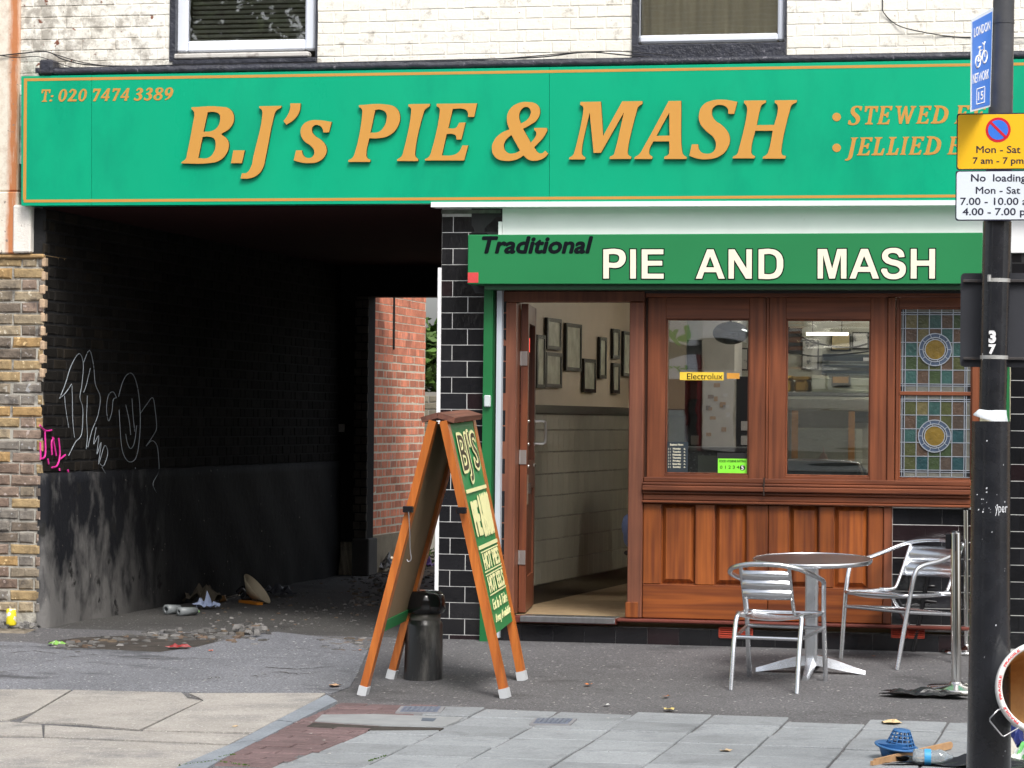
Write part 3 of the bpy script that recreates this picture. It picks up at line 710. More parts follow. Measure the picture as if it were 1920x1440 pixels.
# ================================================================= LEFT PIER (stock brick, rusty plaster above)
pier = thing('brick_pier', 'weathered stock brick pier with rust stained plaster head at the left edge', 'pier', at(40, 1188))
pX0, pX1 = -4.6, XL
zc0 = at(40, 476).z; zc1 = at(40, 150).z
mb = MB(); mb.box(pX0, pX1-.006, .009, .45, -.02, zc0); mb.build('mortar', MORTAR, pier)
def putp(u, v, l, h):
    me = piece('brick', l, h, .026, PIER, .006, .010, 6); link('brick', me, pier, (u, .026-random.uniform(0,.008), v))
bond(pX0, pX1-.004, .10, zc0-.03, .218, .066, .0095, putp, header=True, jit=.002, shift=.03)
MB().box(pX0, pX1-.002, -.02, .4, zc0-.03, zc0-.001, c=.01).build('moulding', M('ochre_stucco', (.40,.26,.12), .9, vs=12, var=.3, bmp=.6), pier)
def rusty():
    mt, t, b = newmat('rust_streaked_plaster'); p = pos(t)
    sx = t.nodes.new('ShaderNodeSeparateXYZ'); t.links.new(p, sx.inputs[0])
    wv = noise(t, pos(t, (14, 1, 1.6)), 2.0, 8, .75)
    ad = t.nodes.new('ShaderNodeMath'); ad.operation = 'MULTIPLY'
    mr = t.nodes.new('ShaderNodeMapRange'); mr.inputs['From Min'].default_value = at(8,300).x; mr.inputs['From Max'].default_value = at(28,300).x
    m2 = t.nodes.new('ShaderNodeMapRange'); m2.inputs['From Min'].default_value = at(44,300).x; m2.inputs['From Max'].default_value = at(24,300).x
    t.links.new(sx.outputs['X'], mr.inputs['Value']); t.links.new(sx.outputs['X'], m2.inputs['Value'])
    mm = t.nodes.new('ShaderNodeMath'); mm.operation = 'MINIMUM'; t.links.new(mr.outputs[0], mm.inputs[0]); t.links.new(m2.outputs[0], mm.inputs[1])
    t.links.new(mm.outputs[0], ad.inputs[0]); t.links.new(wv, ad.inputs[1])
    base = mix(t, ramp(t, noise(t, p, 18, 6, .7), [(.45, 0), (.7, 1)]), (.76,.70,.60), (.60,.50,.40))
    cc = mix(t, ramp(t, ad.outputs[0], [(.12, 0), (.36, .95)]), base, (.50,.17,.05))
    cc = mix(t, ramp(t, noise(t, p, 26, 3), [(.68, 0), (.71, 1)]), cc, (.25,.2,.17))
    t.links.new(cc, b.inputs['Base Color']); b.inputs['Roughness'].default_value = .8; bump(t, b, noise(t, p, 30, 8, .7), .5, .006); return mt
RUST = rusty()
MB().box(pX0, at(38,300).x, -.03, .3, zc0, at(20,360).z, c=.008).build('plaster_head', RUST, pier)
MB().box(at(30,300).x, at(62,430).x, -.045, .3, zc0+.004, at(50,385).z, c=.01).build('plaster_corbel', M('white_flaking_plaster', (.78,.74,.68), .8, c2=(.35,.3,.26), c2t=(.62,.7), c2s=16, bmp=.5), pier)
MB().box(pX0, UX0+.09, -.012, .3, at(20,359).z, 4.6, c=.01).build('upper_pilaster', RUST, pier)
# tan pointing strip on the corner, low step
mb = MB(); rr = random.Random(2)
for k in range(9):
    z0 = at(68, 480+k*26).z; mb.box(XL-.035+rr.uniform(-.006,.006), XL+.003, -.006, .06, z0-.075, z0-.003, c=.012)
mb.build('corner_render', M('tan_render', (.50,.36,.24), .9, vs=14, var=.2, bmp=.6), pier)
MB().box(pX0, at(80,1190).x, -.30, .02, -.04, at(40,1186).z+.03, c=.02).build('step', M('worn_concrete_step', (.20,.17,.13), .9, vs=8, var=.35, bmp=.7), pier)

# ================================================================= PASSAGE
pw = thing('passage_wall', 'soot blackened brick wall down the left side of the dark passage', 'wall', (XL, 0, 0))
zdado = atx(150, 884, XL).z; ztop = zce
mb = MB(); mb.box(XL-.3, XL-.0035, .014, YB, 0, ztop); mb.build('mortar', BLACKP, pw)
allb = []
def putw(u, v, l, h): allb.append((u, v, l, h))
bond(.002, YB, zdado+.004, ztop-.005, .218, .066, .0095, putw, header=True)
allb.sort(key=lambda q: q[0]); rest = MB()
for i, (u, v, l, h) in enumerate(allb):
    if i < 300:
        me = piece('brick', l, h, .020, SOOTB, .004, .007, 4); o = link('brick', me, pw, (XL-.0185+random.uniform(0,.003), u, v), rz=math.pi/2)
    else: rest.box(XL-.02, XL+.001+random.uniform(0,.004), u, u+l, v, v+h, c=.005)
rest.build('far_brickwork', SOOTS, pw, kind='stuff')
# black rendered dado, blistered and broken at the foot
def dadomat():
    mt, t, b = newmat('black_blistered_render'); p = pos(t, (1, 1, .6)); pp = pos(t)
    k = noise(t, p, 4.5, 7, .6)
    sx = t.nodes.new('ShaderNodeSeparateXYZ'); t.links.new(pp, sx.inputs[0])
    mr = t.nodes.new('ShaderNodeMapRange'); mr.inputs['From Min'].default_value = .75; mr.inputs['From Max'].default_value = .0
    t.links.new(sx.outputs['Z'], mr.inputs['Value'])
    a = t.nodes.new('ShaderNodeMath'); a.operation = 'MULTIPLY_ADD'; a.inputs[1].default_value = .26; t.links.new(mr.outputs[0], a.inputs[0]); t.links.new(k, a.inputs[2])
    cc = mix(t, ramp(t, a.outputs[0], [(.52, 0), (.74, 1)]), (.013,.014,.018), (.17,.165,.16))
    cc = mix(t, ramp(t, noise(t, pp, 5.5, 4, .6), [(.60, 0), (.66, 1)]), cc, (.022,.022,.022))
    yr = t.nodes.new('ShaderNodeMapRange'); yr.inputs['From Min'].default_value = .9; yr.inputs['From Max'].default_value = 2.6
    t.links.new(sx.outputs['Y'], yr.inputs['Value']); cc = mix(t, yr.outputs[0], cc, (.009,.009,.010))  # render turns blacker with depth, passage shade put into the colour
    cc = mix(t, ramp(t, noise(t, pp, 22, 3, .6), [(.72, 0), (.74, .8)]), cc, (.42,.38,.33))
    t.links.new(cc, b.inputs['Base Color']); b.inputs['Roughness'].default_value = .75; b.inputs['Specular IOR Level'].default_value = .2; bump(t, b, noise(t, pp, 14, 9, .68), .8, .01); return mt
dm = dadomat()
n = 90; mm_ = 14; vs = []; fs = []; rr = random.Random(9)
for i in range(n+1):
    y = YB*i/n
    for j in range(mm_+1):
        z = (zdado-.002)*j/mm_ + (rr.uniform(-.012,.006) if j == mm_ else 0)
        foot = .014*max(0, 1-z/.3)*(math.sin(y*5+1)+.6*math.sin(y*13)+.4)
        vs.append((XL+.018+.006*math.sin(y*7+z*9)+max(foot, -.03) + rr.uniform(-.002,.002), y, z))
for i in range(n):
    for j in range(mm_): a = i*(mm_+1)+j; fs.append((a, a+mm_+1, a+mm_+2, a+1))
n0 = len(vs)
for i in range(n+1): vs.append((XL-.02, YB*i/n, zdado-.002))
for i in range(n): fs.append((i*(mm_+1)+mm_, (i+1)*(mm_+1)+mm_, n0+i+1, n0+i))
n1 = len(vs)
for j in range(mm_+1): vs.append((XL-.03, 0, zdado*j/mm_))
for j in range(mm_): fs.append((j, j+1, n1+j+1, n1+j))
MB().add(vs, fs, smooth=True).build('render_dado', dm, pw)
# chalk and paint graffiti: thin lines lying on the bricks
def graf(lines, rad, mat, lab, X):
    mb = MB()
    for ln in lines:
        pts = [atx(60+a/6.4, 720+b/6.4, X) for a, b in ln]
        mb.tube(smoothpath(pts, 4), rad, 5, smooth=False)
    return mb.build('graffiti', mat, pw, label=lab)
CH = M('chalk_line', (.34,.38,.42), .9, bmp=.5, c2=(.05,.05,.05), c2t=(.58,.66), c2s=30)
g1 = [[(330,175),(400,110),(475,0)], [(330,175),(400,0),(470,-220),(565,-365),(615,-250),(600,0),(575,160),(610,300),(595,600),(520,700),(440,860)],
      [(480,20),(485,200),(490,450),(510,640)], [(390,140),(405,300),(440,520)], [(620,-260),(690,-405),(740,-220),(760,0),(820,160),(790,380),(720,560),(670,760)],
      [(700,-190),(650,20),(620,100)], [(665,140),(655,400),(665,620),(650,780)], [(1015,165),(975,95),(920,130),(895,270),(905,400),(925,440),(960,330),(975,190),(1015,165)],
      [(1040,150),(1080,0),(1130,-100),(1190,-130),(1240,-60),(1280,120),(1300,400),(1290,650),(1260,850),(1215,925),(1150,925),(1090,820),(1065,640),(1045,310)],
      [(1125,250),(1165,430),(1185,610)], [(1200,175),(1215,400),(1235,570)], [(1125,600),(1145,710),(1185,775),(1230,700),(1255,500)],
      [(1300,355),(1380,240),(1450,165),(1480,330),(1495,520),(1460,610),(1370,745)], [(1370,745),(1440,680),(1500,740),(1520,900),(1520,1050),(1450,1200),(1500,1330),(1520,1500),(1490,1680),(1430,1770),(1340,1700),(1290,1500),(1240,1000)],
      [(770,520),(740,720),(800,620),(780,840),(830,700),(800,960),(870,740),(910,830),(860,980),(820,960)], [(840,1000),(890,1100),(905,1280),(900,1400)]]
graf(g1, .0026, CH, 'pale chalk scribble of loops', XL+.012)
g2 = [[(95,495),(160,560),(235,555)], [(155,560),(160,850),(100,900)], [(100,700),(105,900)], [(260,650),(235,700),(240,850)], [(320,650),(335,850),(300,980),(240,1000)], [(250,640),(290,860)], [(340,900),(400,850)], [(330,1010),(330,1040)], [(430,1030),(435,1055)], [(190,900),(200,960)]]
graf(g2, .0065, M('magenta_spray', (.72,.03,.32), .6, bmp=.2), 'magenta sprayed scrawl', XL+.012)
# far end of the passage: brick jamb, lintel
fe = thing('passage_end_wall', 'dark brick jamb and lintel framing the far opening of the passage', 'wall', (XL, YB, 0))
jx1 = at(690, 800, YB).x; zl = at(740, 556, YB).z
mb = MB(); mb.box(XL-.3, jx1-.012, YB, YB+.25, .3, zce+.3); mb.box(jx1-.012, XR+.5, YB, YB+.25, zl, zce+.3); mb.build('mortar', BLACKP, fe)
def putj(u, v, l, h):
    if v > zl: return
    link('brick', piece('brick', l, h, .016, DARKB, .003, .006), fe, (u, YB+.002, v))
bond(at(664,800,YB).x, jx1, .335, zl, .218, .066, .0095, putj, header=True)
MB().box(at(664,800,YB).x, jx1+.03, YB-.035, YB+.25, 0, .33, c=.01).build('plinth', M('grey_render_plinth', (.085,.08,.075), .85), fe)
MB().box(at(640,860,YB).x-.02, at(646,860,YB).x, YB-.03, YB-.001, at(643,810,YB).z, at(643,795,YB).z).build('switch_box', M('pale_box', (.4,.4,.38), .5), fe)
# sunlit red brick wall beyond
rw = thing('red_brick_wall', 'bright orange red brick wall with cream joints beyond the passage', 'wall', at(700, 1060, YB+.4))
A = at(688, 900, YB+.26); B_ = at(797, 700, YB+2.35); Vd = Vector((B_.x-A.x, B_.y-A.y, 0)); Lw = Vd.length; ang = math.atan2(Vd.y, Vd.x)
Vd.normalize(); Nn = Vector((Vd.y, -Vd.x, 0)); zpl = at(720, 1004, YB+.6).z
mb = MB()
def rq(u, d, z): return tuple(Vector((A.x, A.y, z)) + Vd*u + Nn*d)
def rbox(mb, u0, u1, d0, d1, z0, z1): mb.hexa([rq(u0,d0,z0), rq(u1,d0,z0), rq(u1,d1,z0), rq(u0,d1,z0), rq(u0,d0,z1), rq(u1,d0,z1), rq(u1,d1,z1), rq(u0,d1,z1)])
rbox(mb, -.2, Lw, .0, -.28, 0, 4.2); mb.build('mortar', RMORT, rw)
mb = MB(); rbox(mb, -.2, Lw+.02, .03, -.3, 0, zpl); mb.build('plinth', M('tan_render_plinth', (.33,.28,.20), .9, vs=6, var=.25, bmp=.6, c2=(.15,.13,.1), c2t=(.6,.7), c2s=8), rw)
al = []
bond(-.2, Lw, zpl+.006, 4.2, .215, .0645, .0105, lambda u, v, l, h: al.append((u, v, l, h)), header=True, jit=.0015)
al.sort(key=lambda q: (q[1] > 2.75, q[1])); rest = MB()
for i, (u, v, l, h) in enumerate(al):
    if i < 300:
        me = piece('brick', l, h, .012, REDB, .003, .004, 4); link('brick', me, rw, rq(u, -.0105+random.uniform(0,.002), v), rz=ang)
    else: rbox(rest, u, u+l, .0025, -.01, v, v+h)
rest.build('upper_brickwork', REDS, rw, kind='stuff')
mb = MB(); rbox(mb, Lw*.40, Lw*.40+.014, .022, .005, at(733,655,YB+1).z, 3.2); mb.build('crack', BLACKP, rw)
# grey yard wall, bush, beyond
yw = thing('yard_wall', 'low grey brick garden wall seen past the red brick wall', 'wall', at(803, 1040, YB+5))
MB().box(at(785,800,YB+5).x, at(785,800,YB+5).x+6, YB+5.01, YB+5.3, 0, at(803,735,YB+5).z).build('mortar', M('grey_mortar', (.3,.29,.26), .9), yw)
bond(at(785,800,YB+5).x, at(785,800,YB+5).x+1.6, .0, at(803,735,YB+5).z-.01, .215, .065, .01, lambda u, v, l, h: link('brick', piece('brick', l, h, .012, M_GB, .003, .005, 3), yw, (u, YB+5.012, v))) if False else None
M_GB = M('grey_weathered_brick', (.22,.20,.15), .9, vs=9, var=.3, bmp=.5, rnd=.25)
bond(at(785,800,YB+5).x, at(785,800,YB+5).x+1.3, .9, at(803,735,YB+5).z-.01, .215, .065, .01, lambda u, v, l, h: link('brick', piece('brick', l, h, .012, M_GB, .003, .005, 3), yw, (u, YB+5.012, v)))
def leafcloud(mb, c, rad, n, s, rnd_):
    for k in range(n):
        d = Vector((rnd_.gauss(0,1), rnd_.gauss(0,1), rnd_.gauss(0,1))).normalized()*rnd_.random()**.4
        p = Vector(c)+Vector((d.x*rad[0], d.y*rad[1], d.z*rad[2])); a = Vector((rnd_.gauss(0,1), rnd_.gauss(0,1), rnd_.gauss(0,.6))).normalized()
        b = a.cross(Vector((rnd_.gauss(0,1), rnd_.gauss(0,1), 1))).normalized(); q = s*rnd_.uniform(.6,1.3)
        mb.add([p-a*q, p+b*q*.4, p+a*q, p-b*q*.4], [(0,1,2,3)])
rb = random.Random(4)
bsh = thing('climbing_shrub', 'long leaved green shrub overhanging the yard wall beyond the passage', 'shrub', (at(815,700,YB+5.6).x, YB+5.6, 0))
mb = MB(); c = at(812, 668, YB+5.6); leafcloud(mb, c, (.55,.5,.42), 900, .10, rb); mb.build('foliage', LEAFG, bsh)
mb = MB()
for k in range(5): mb.tube([(c.x+.1*k-.2, c.y, 0), (c.x+.05*k-.1, c.y, c.z*.6), (c.x+.2*k-.4, c.y, c.z)], [.03,.02,.01], 6)
mb.build('stem', M('bark', (.12,.09,.06), .9), bsh)

# ================================================================= BIG GREEN SHOP SIGN
YS = -.12
sg = thing('shop_sign', "long sea green fascia sign reading B.J's PIE & MASH in raised gold letters", 'shop sign', at(930, 384, YS))
def signz(x_px, top): return (143 - (x_px-40)*.01725) if top else (385.5 - (x_px-40)*.0053)
seams = [40, 172, 1030, 2100]
for i in range(3):
    a, b = seams[i]+(.35 if i else 0), seams[i+1]-.35
    q = [at(a, signz(a, 0), YS), at(b, signz(b, 0), YS), at(b, signz(b, 1), YS), at(a, signz(a, 1), YS)]
    MB().prism([(p.x, p.z) for p in q], lambda p: (p[0], -.005, p[1]), lambda p: (p[0], YS, p[1])).build('panel', SIGNG, sg)
def strip(mb, pa, pb, wpx, Y, d=.0015, vert=False):
    a0, a1 = (pa[0], pa[1]), (pb[0], pb[1])
    if vert: c = [(a0[0], a0[1]), (a0[0]+wpx, a0[1]), (a1[0]+wpx, a1[1]), (a1[0], a1[1])]
    else: c = [(a0[0], a0[1]), (a1[0], a1[1]), (a1[0], a1[1]+wpx), (a0[0], a0[1]+wpx)]
    q = [at(x, y, Y) for x, y in c]
    mb.prism([(p.x, p.z) for p in q][::-1], lambda p: (p[0], Y+.0005, p[1]), lambda p: (p[0], Y-d, p[1]))
mb = MB()
sx = lambda x, t, off: signz(x, t)+off
strip(mb, (45, sx(45,1,4.2)), (2098, sx(2098,1,7)), 5.2, YS)
strip(mb, (44.5, sx(45,0,-11)), (2098, sx(2098,0,-11.3)), 5.2, YS)
strip(mb, (45, sx(45,1,9.4)), (43.2, sx(45,0,-11)), 5.8, YS, vert=True)
mb.build('border_line', GOLDV, sg)
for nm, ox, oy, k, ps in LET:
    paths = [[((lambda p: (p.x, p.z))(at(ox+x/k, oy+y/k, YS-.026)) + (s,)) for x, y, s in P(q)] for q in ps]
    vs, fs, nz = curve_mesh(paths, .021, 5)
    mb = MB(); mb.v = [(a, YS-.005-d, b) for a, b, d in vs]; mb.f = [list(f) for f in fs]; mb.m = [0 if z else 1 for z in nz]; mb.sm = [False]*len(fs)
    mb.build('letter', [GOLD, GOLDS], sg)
mb = MB()   # telephone number: glyph, left px, width px, top, bottom
k = lambda x: 60+x/6.857; yy = lambda y: 150+y/6.857
runs = [('T',108,135,122,280),(':',220,58,165,278),('0',328,122,118,278),('2',458,120,116,275),('0',585,120,114,275),('7',778,112,112,272),('4',884,122,108,270),('7',1030,112,108,268),('4',1136,120,104,268),
        ('3',1308,120,102,266),('3',1436,118,99,264),('8',1564,122,97,262),('9',1700,116,95,262)]
serif_line(mb, [(g, k(x), wd/6.857, yy(a), yy(b)) for g, x, wd, a, b in runs], 0, 0, YS-.0005)
mb.build('telephone_number', GOLDV, sg)
k = lambda x: 1540+x/6.4; yy = lambda y: 180+y/6.4
for nm, runs in (('dish_line', [('dot',132,104,202,302),('S',318,175,118,350),('T',498,188,122,342),('E',664,192,120,340),('W',866,276,120,335),('E',1132,192,118,332),('D',1310,215,116,330),
        ('E',1595,190,112,330),('E',1790,190,111,329),('L',1960,150,110,328),('S',2100,175,108,332)]),
       ('dish_line', [('dot',132,104,572,672),('J',282,160,498,775),('E',424,195,496,712),('L',600,160,494,712),('L',772,160,492,708),('I',940,115,490,706),('E',1042,195,488,705),('D',1222,215,486,704),
        ('E',1508,190,486,702),('E',1690,190,484,700),('L',1870,150,484,700),('S',2010,175,480,704)])):
    mb = MB(); serif_line(mb, [(g, k(x), wd/6.4, yy(a), yy(b)) if g != 'J' else (g, k(x), wd/6.4, yy(a), yy(a)+(yy(b)-yy(a))*.79) for g, x, wd, a, b in runs], 0, 0, YS-.0005); mb.build(nm, GOLDV, sg)
# bitumen painted lead pipe and flashing along the top of the sign, cables over it
lp = thing('lead_flashing', 'lumpy black painted lead roll along the top edge of the green sign', 'flashing', at(900, 120, YS))
mb = MB(); pts = []; rs = []; rr = random.Random(8)
for i in range(150):
    x = 74 + i*14; p = at(x, signz(x, 1)-7.2 + rr.uniform(-.8,.8), YS+.025); pts.append(p); rs.append(.0235+rr.uniform(-.003,.003))
mb.tube(pts, rs, 10)
mb.build('lead_roll', LEAD, lp)
mb = MB(); q = [at(76,signz(76,1)-3,0), at(2100,signz(2100,1)-3,0), at(2100,signz(2100,1)-12,0), at(76,signz(76,1)-12,0)]
mb.prism([(p.x,p.z) for p in q], lambda p: (p[0], .02, p[1]), lambda p: (p[0], YS+.03, p[1])); mb.build('flashing_board', LEAD, lp)
MB().box(at(75,120,YS).x, at(100,120,YS).x, YS-.02, .0, at(80,140,YS).z, at(80,112,YS).z, c=.012).build('end_cap', LEAD, lp)
CAB = M('black_cable', (.015,.015,.018), .5, bmp=0)
def cable(pxs, rad, lab, Y=-.03, mat=CAB, n=6):
    mb = MB(); mb.tube(smoothpath([at(x, y, Y+(.012*math.sin(x))) for x, y in pxs], n), rad, 6)
    return tag(mb.build('cable', mat), lab, 'cable', 'cables strung over the sign')
cable([(-60,106),(0,104),(40,100),(88,97),(120,112),(170,122),(260,124),(340,122),(500,120),(700,116),(820,113),(1000,108),(1100,98),(1180,104),(1300,112),(1480,108)], .0045, 'longest black cable drooping from the rusty pier along the top of the sign')
cable([(88,97),(110,104),(160,118),(230,125),(350,121),(600,118),(900,112),(1060,100),(1100,98),(1160,96),(1260,104)], .0035, 'thin black cable crossing the longer cable left of the right window', -.045)
cable([(0,104),(30,108),(60,106),(80,108),(140,127),(200,126)], .003, 'short thin cable looping over the left end of the lead roll', -.05)
cable([(1655,-30),(1655,10),(1656,22),(1672,40),(1695,52),(1740,62),(1780,68),(1818,70),(1920,71),(2080,70)], .0035, 'thin cable curving down the painted wall right of the upper window', -.002)
cable([(1895,112),(1905,107),(1960,100),(2060,96)], .006, 'thick cable emerging behind the lamp post top at the right edge', -.03)

# ================================================================= WHITE STRIP, FASCIA, GREEN SHUTTER BOX
mb = MB(); q = [at(808,388,YS-.01), at(2100,383,YS-.01), at(2100,374,YS-.01), at(808,378.5,YS-.01)]
mb.prism([(p.x,p.z-.001) for p in q], lambda p: (p[0], .0, p[1]), lambda p: (p[0], YS-.01, p[1]))
wt = mb.build('white_batten', WHITE); tag(wt, 'thin white batten under the right part of the green sign', 'batten')
fx0 = at(943, 420).x; fz0, fz1 = at(1400, 446).z, at(1400, 388).z
fb = thing('fascia_board', 'plain white fascia board between the sign and the lower green box', 'fascia', (fx0, 0, fz0))
MB().box(fx0, 6.5, -.02, .05, fz0-.1, fz1, c=.003).build('board', WHITE, fb)
MB().box(at(936,420).x, fx0-.001, -.028, .05, fz0-.1, at(936,416).z, c=.002).build('end_trim', WHITE, fb)
MB().box(at(884,420).x, 6.5, .0, .28, at(1400,550).z, fz1+.05).build('lintel', BLK, fb)
YX = -.24
bxA, bxB = at(877,485,YX).x, at(1842,485,YX).x; bz0, bz1 = at(1400,532.5,YX).z, at(1400,438,YX).z
sh = thing('shutter_box', 'mid green shutter housing lettered Traditional PIE AND MASH over the shopfront', 'shop sign', (bxA, YX, bz0))
MB().box(bxA, bxB, YX, -.03, bz0, bz1, c=.004).build('housing', SHUT, sh)
mb = MB(); mb.box(bxA+.1, bxB-.02, YX+.04, -.02, at(1400,543,-.18).z, bz0-.001); mb.build('underside_shade_band', M('shaded_green_steel', (.006,.035,.017), .4), sh)  # shade under the housing, made as a band of darker green
mb = MB(); mb.box(bxA+.1, bxB-.02, YX+.03, YX+.05, bz0-.035, bz0, c=.003)
mb.build('shutter_lath', M('shadow_green_steel', (.008,.05,.02), .4), sh)
def ptext(mb, body, x0, y0, x1, y1, Y, depth=.002, bold=0, shear=0, mi=0, grow=0, skew=0):
    """text box: left, top, right, bottom in photograph pixels"""
    O = at(x0, y1, Y); U = at(x1, y1+skew, Y)-O; V = at(x0, y0, Y)-O; U.y = 0; V.y = 0
    V = Vector((0, 0, V.z)); put_text(mb, body, O, U, V, depth, bold, shear, mi, grow)
TDK = M('black_vinyl_text', (.004,.006,.009), .6, bmp=0, spec=.1)
mb = MB(); ptext(mb, 'Traditional', 903, 443, 1112, 476, YX-.0005, bold=.05, shear=.22); mb.build('italic_lettering', TDK, sh)
SANS = [
 (1120,455,10.667,["120,135c 430,130s 520,170s 565,250s 570,340s 530,430s 430,498s 235,500c 235,718c 120,720c","235,232c 360,232s 425,260s 440,310s 420,370s 370,400s 235,398c"]),
 (1120,455,10.667,["658,133c 775,133c 775,720c 658,720c"]),
 (1120,455,10.667,["888,133c 1325,133c 1322,232c 1008,236c 1008,362c 1300,362c 1300,458c 1008,462c 1008,620c 1330,620c 1328,722c 888,720c"]),
 (1295,455,10.667,["332,133c 460,133c 685,722c 560,722c 512,592c 270,592c 228,722c 102,722c","390,280c 312,492c 472,492c"]),
 (1295,455,10.667,["758,133c 880,133c 1115,510c 1115,133c 1228,133c 1225,722c 1105,722c 870,345c 866,722c 758,722c"]),
 (1295,455,10.667,["1358,133c 1640,130s 1760,180s 1835,280s 1855,420s 1830,580s 1760,680s 1650,722s 1358,724c","1472,232c 1620,235s 1700,290s 1722,420s 1700,560s 1630,620s 1472,625c"]),
 (1525,455,8,["65,95c 205,95c 283,385c 360,95c 500,93c 498,540c 415,540c 412,190c 325,540c 238,540c 148,190c 146,538c 65,540c"]),
 (1525,455,8,["715,93c 820,93c 988,540c 890,540c 855,440c 670,440c 635,540c 542,540c","762,205c 702,362c 828,362c"]),
 (1525,455,8,["1370,215c 1285,222c 1265,180s 1200,155s 1135,172s 1122,200s 1145,230s 1280,272s 1365,320s 1390,400s 1360,490s 1280,540s 1200,550s 1100,530s 1040,470s 1020,400s 1105,390c 1130,450s 1200,470s 1270,450s 1295,410s 1270,370s 1150,330s 1065,285s 1030,200s 1065,120s 1130,85s 1200,78s 1290,90s 1350,140s"]),
 (1525,455,8,["1462,93c 1552,93c 1552,268c 1738,268c 1740,93c 1828,93c 1826,540c 1738,540c 1738,348c 1552,348c 1550,540c 1460,540c"])]
for ox, oy, k, ps in SANS:
    mb = MB()
    for off, Yl, mi in ((.0062, YX-.0002, 0), (-.0005, YX-.0022, 1)):
        paths = [[((lambda p: (p.x, p.z))(at(ox+x/k, oy+y/k, YX)) + (s,)) for x, y, s in P(q)] for q in ps]
        vs, fs, nz = curve_mesh(paths, .0018, 4, off)
        mb.add([(a, Yl-d, b) for a, b, d in vs], fs, mi)
    mb.build('letter', [TDK, CRM], sh)
tk = MB(); tk.box(bxA+.002, at(897,520,YX).x, YX-.003, YX-.0005, at(880,530,YX).z, at(880,511,YX).z); tag(tk.build('red_sticker', M('faded_red_sticker', (.62,.06,.06), .5, vs=40), None), 'small red sticker on the lower left corner of the green shutter box', 'sticker')

# ================================================================= BLACK TILED PILLAR AND WALLS
tp = thing('tiled_pillar', 'black glazed tile pillar with pale joints beside the passage', 'pillar', at(860, 1203))
PXR = at(947, 800).x; pzt = at(860, 398).z
MB().box(XR+.003, PXR, .0022, .35, -.02, zce+.2).build('grout', GROUT, tp)
def tileput(par, Yf_=0.0):
    def f(u, v, l, h):
        me = piece('tile', l, h, .010, TILE, .0004, .0018, 3); o = link('tile', me, par, (u, Yf_+.010-random.uniform(0,.0008), v)); o.rotation_euler = (random.uniform(-.004,.004), 0, random.uniform(-.005,.005))
    return f
TH, TL, TJ = .0975, .196, .0045
tz0 = at(860, 1203).z - .012
bond(XR+.004, PXR, at(860,1203).z+.045-(TH+TJ)*1, pzt-.02, TL, TH, TJ, lambda u, v, l, h: tileput(tp)(u, max(v, -.01), l, h if v > -.01 else h+v+.01), shift=.075)
MB().box(XR-.004, at(940,400).x, -.002, .3, pzt-.012, pzt+.02, c=.006).build('stone_cap', M('green_stained_cap', (.12,.13,.11), .8, vs=20, var=.5), tp)
MB().box(XR-.022, XR+.0028, -.004, .02, at(812,1108).z, at(818,502).z, c=.003).build('corner_trim', WHITE, tp)
MB().box(XR+.003, XR+.2, .36, YB, 0, zce).build('side_wall', BLACKP, tp)
ps = thing('shutter_guide', 'green painted shutter guide post with a pale inner rail beside the door', 'post', at(910, 1207))
def vq(mb, xt0, xt1, xb0, xb1, yt, yb, Y0, Y1):
    a, b, c_, d = at(xb0,yb,Y0), at(xb1,yb,Y0), at(xt1,yt,Y0), at(xt0,yt,Y0)
    mb.prism([(a.x,a.z),(b.x,b.z),(c_.x,c_.z),(d.x,d.z)], lambda p: (p[0],Y1,p[1]), lambda p: (p[0],Y0,p[1]))
mb = MB(); vq(mb, 908, 924.5, 899, 918, 540, 1207, -.07, .0); mb.build('post', POSTG, ps)
mb = MB(); vq(mb, 925.5, 929.5, 919, 925, 541, 1200, -.03, .0); mb.build('groove', M('dark_green_groove', (.008,.06,.02), .5), ps)
mb = MB(); vq(mb, 932, 941.5, 925.5, 935, 545, 1196, -.05, .0); mb.build('rail', M('pale_blue_grey_rail', (.50,.55,.60), .4, vs=4, stretch=(1,1,.3), bmp=0), ps)
MB().box(at(907,750,-.1).x, at(919,750,-.1).x, -.10, -.071, at(910,763,-.1).z, at(910,741,-.1).z, c=.006).build('lock_cover', M('pale_lock', (.55,.62,.62), .4), ps)
# right tiled wall (beyond the lamp post) with its guide post
tr = thing('tiled_wall', 'black glazed tile wall at the right edge behind the lamp post', 'wall', at(1900, 1190))
rx0 = at(1893, 1000).x
MB().box(rx0, 6.5, .0022, .35, -.05, 2.62).build('grout', GROUT, tr)
bond(rx0, rx0+1.1, .033, 2.60, TL, TH, TJ, tileput(tr), shift=.16)
MB().box(rx0+1.1, 6.5, .0005, .0021, .03, 2.6).build('outer_tiles', TILE, tr)
pr = MB(); vq(pr, 1884, 1893, 1881, 1890, 545, 1216, -.06, .0)
tag(pr.build('guide_post', POSTG), 'green shutter guide post just right of the black lamp post', 'post')

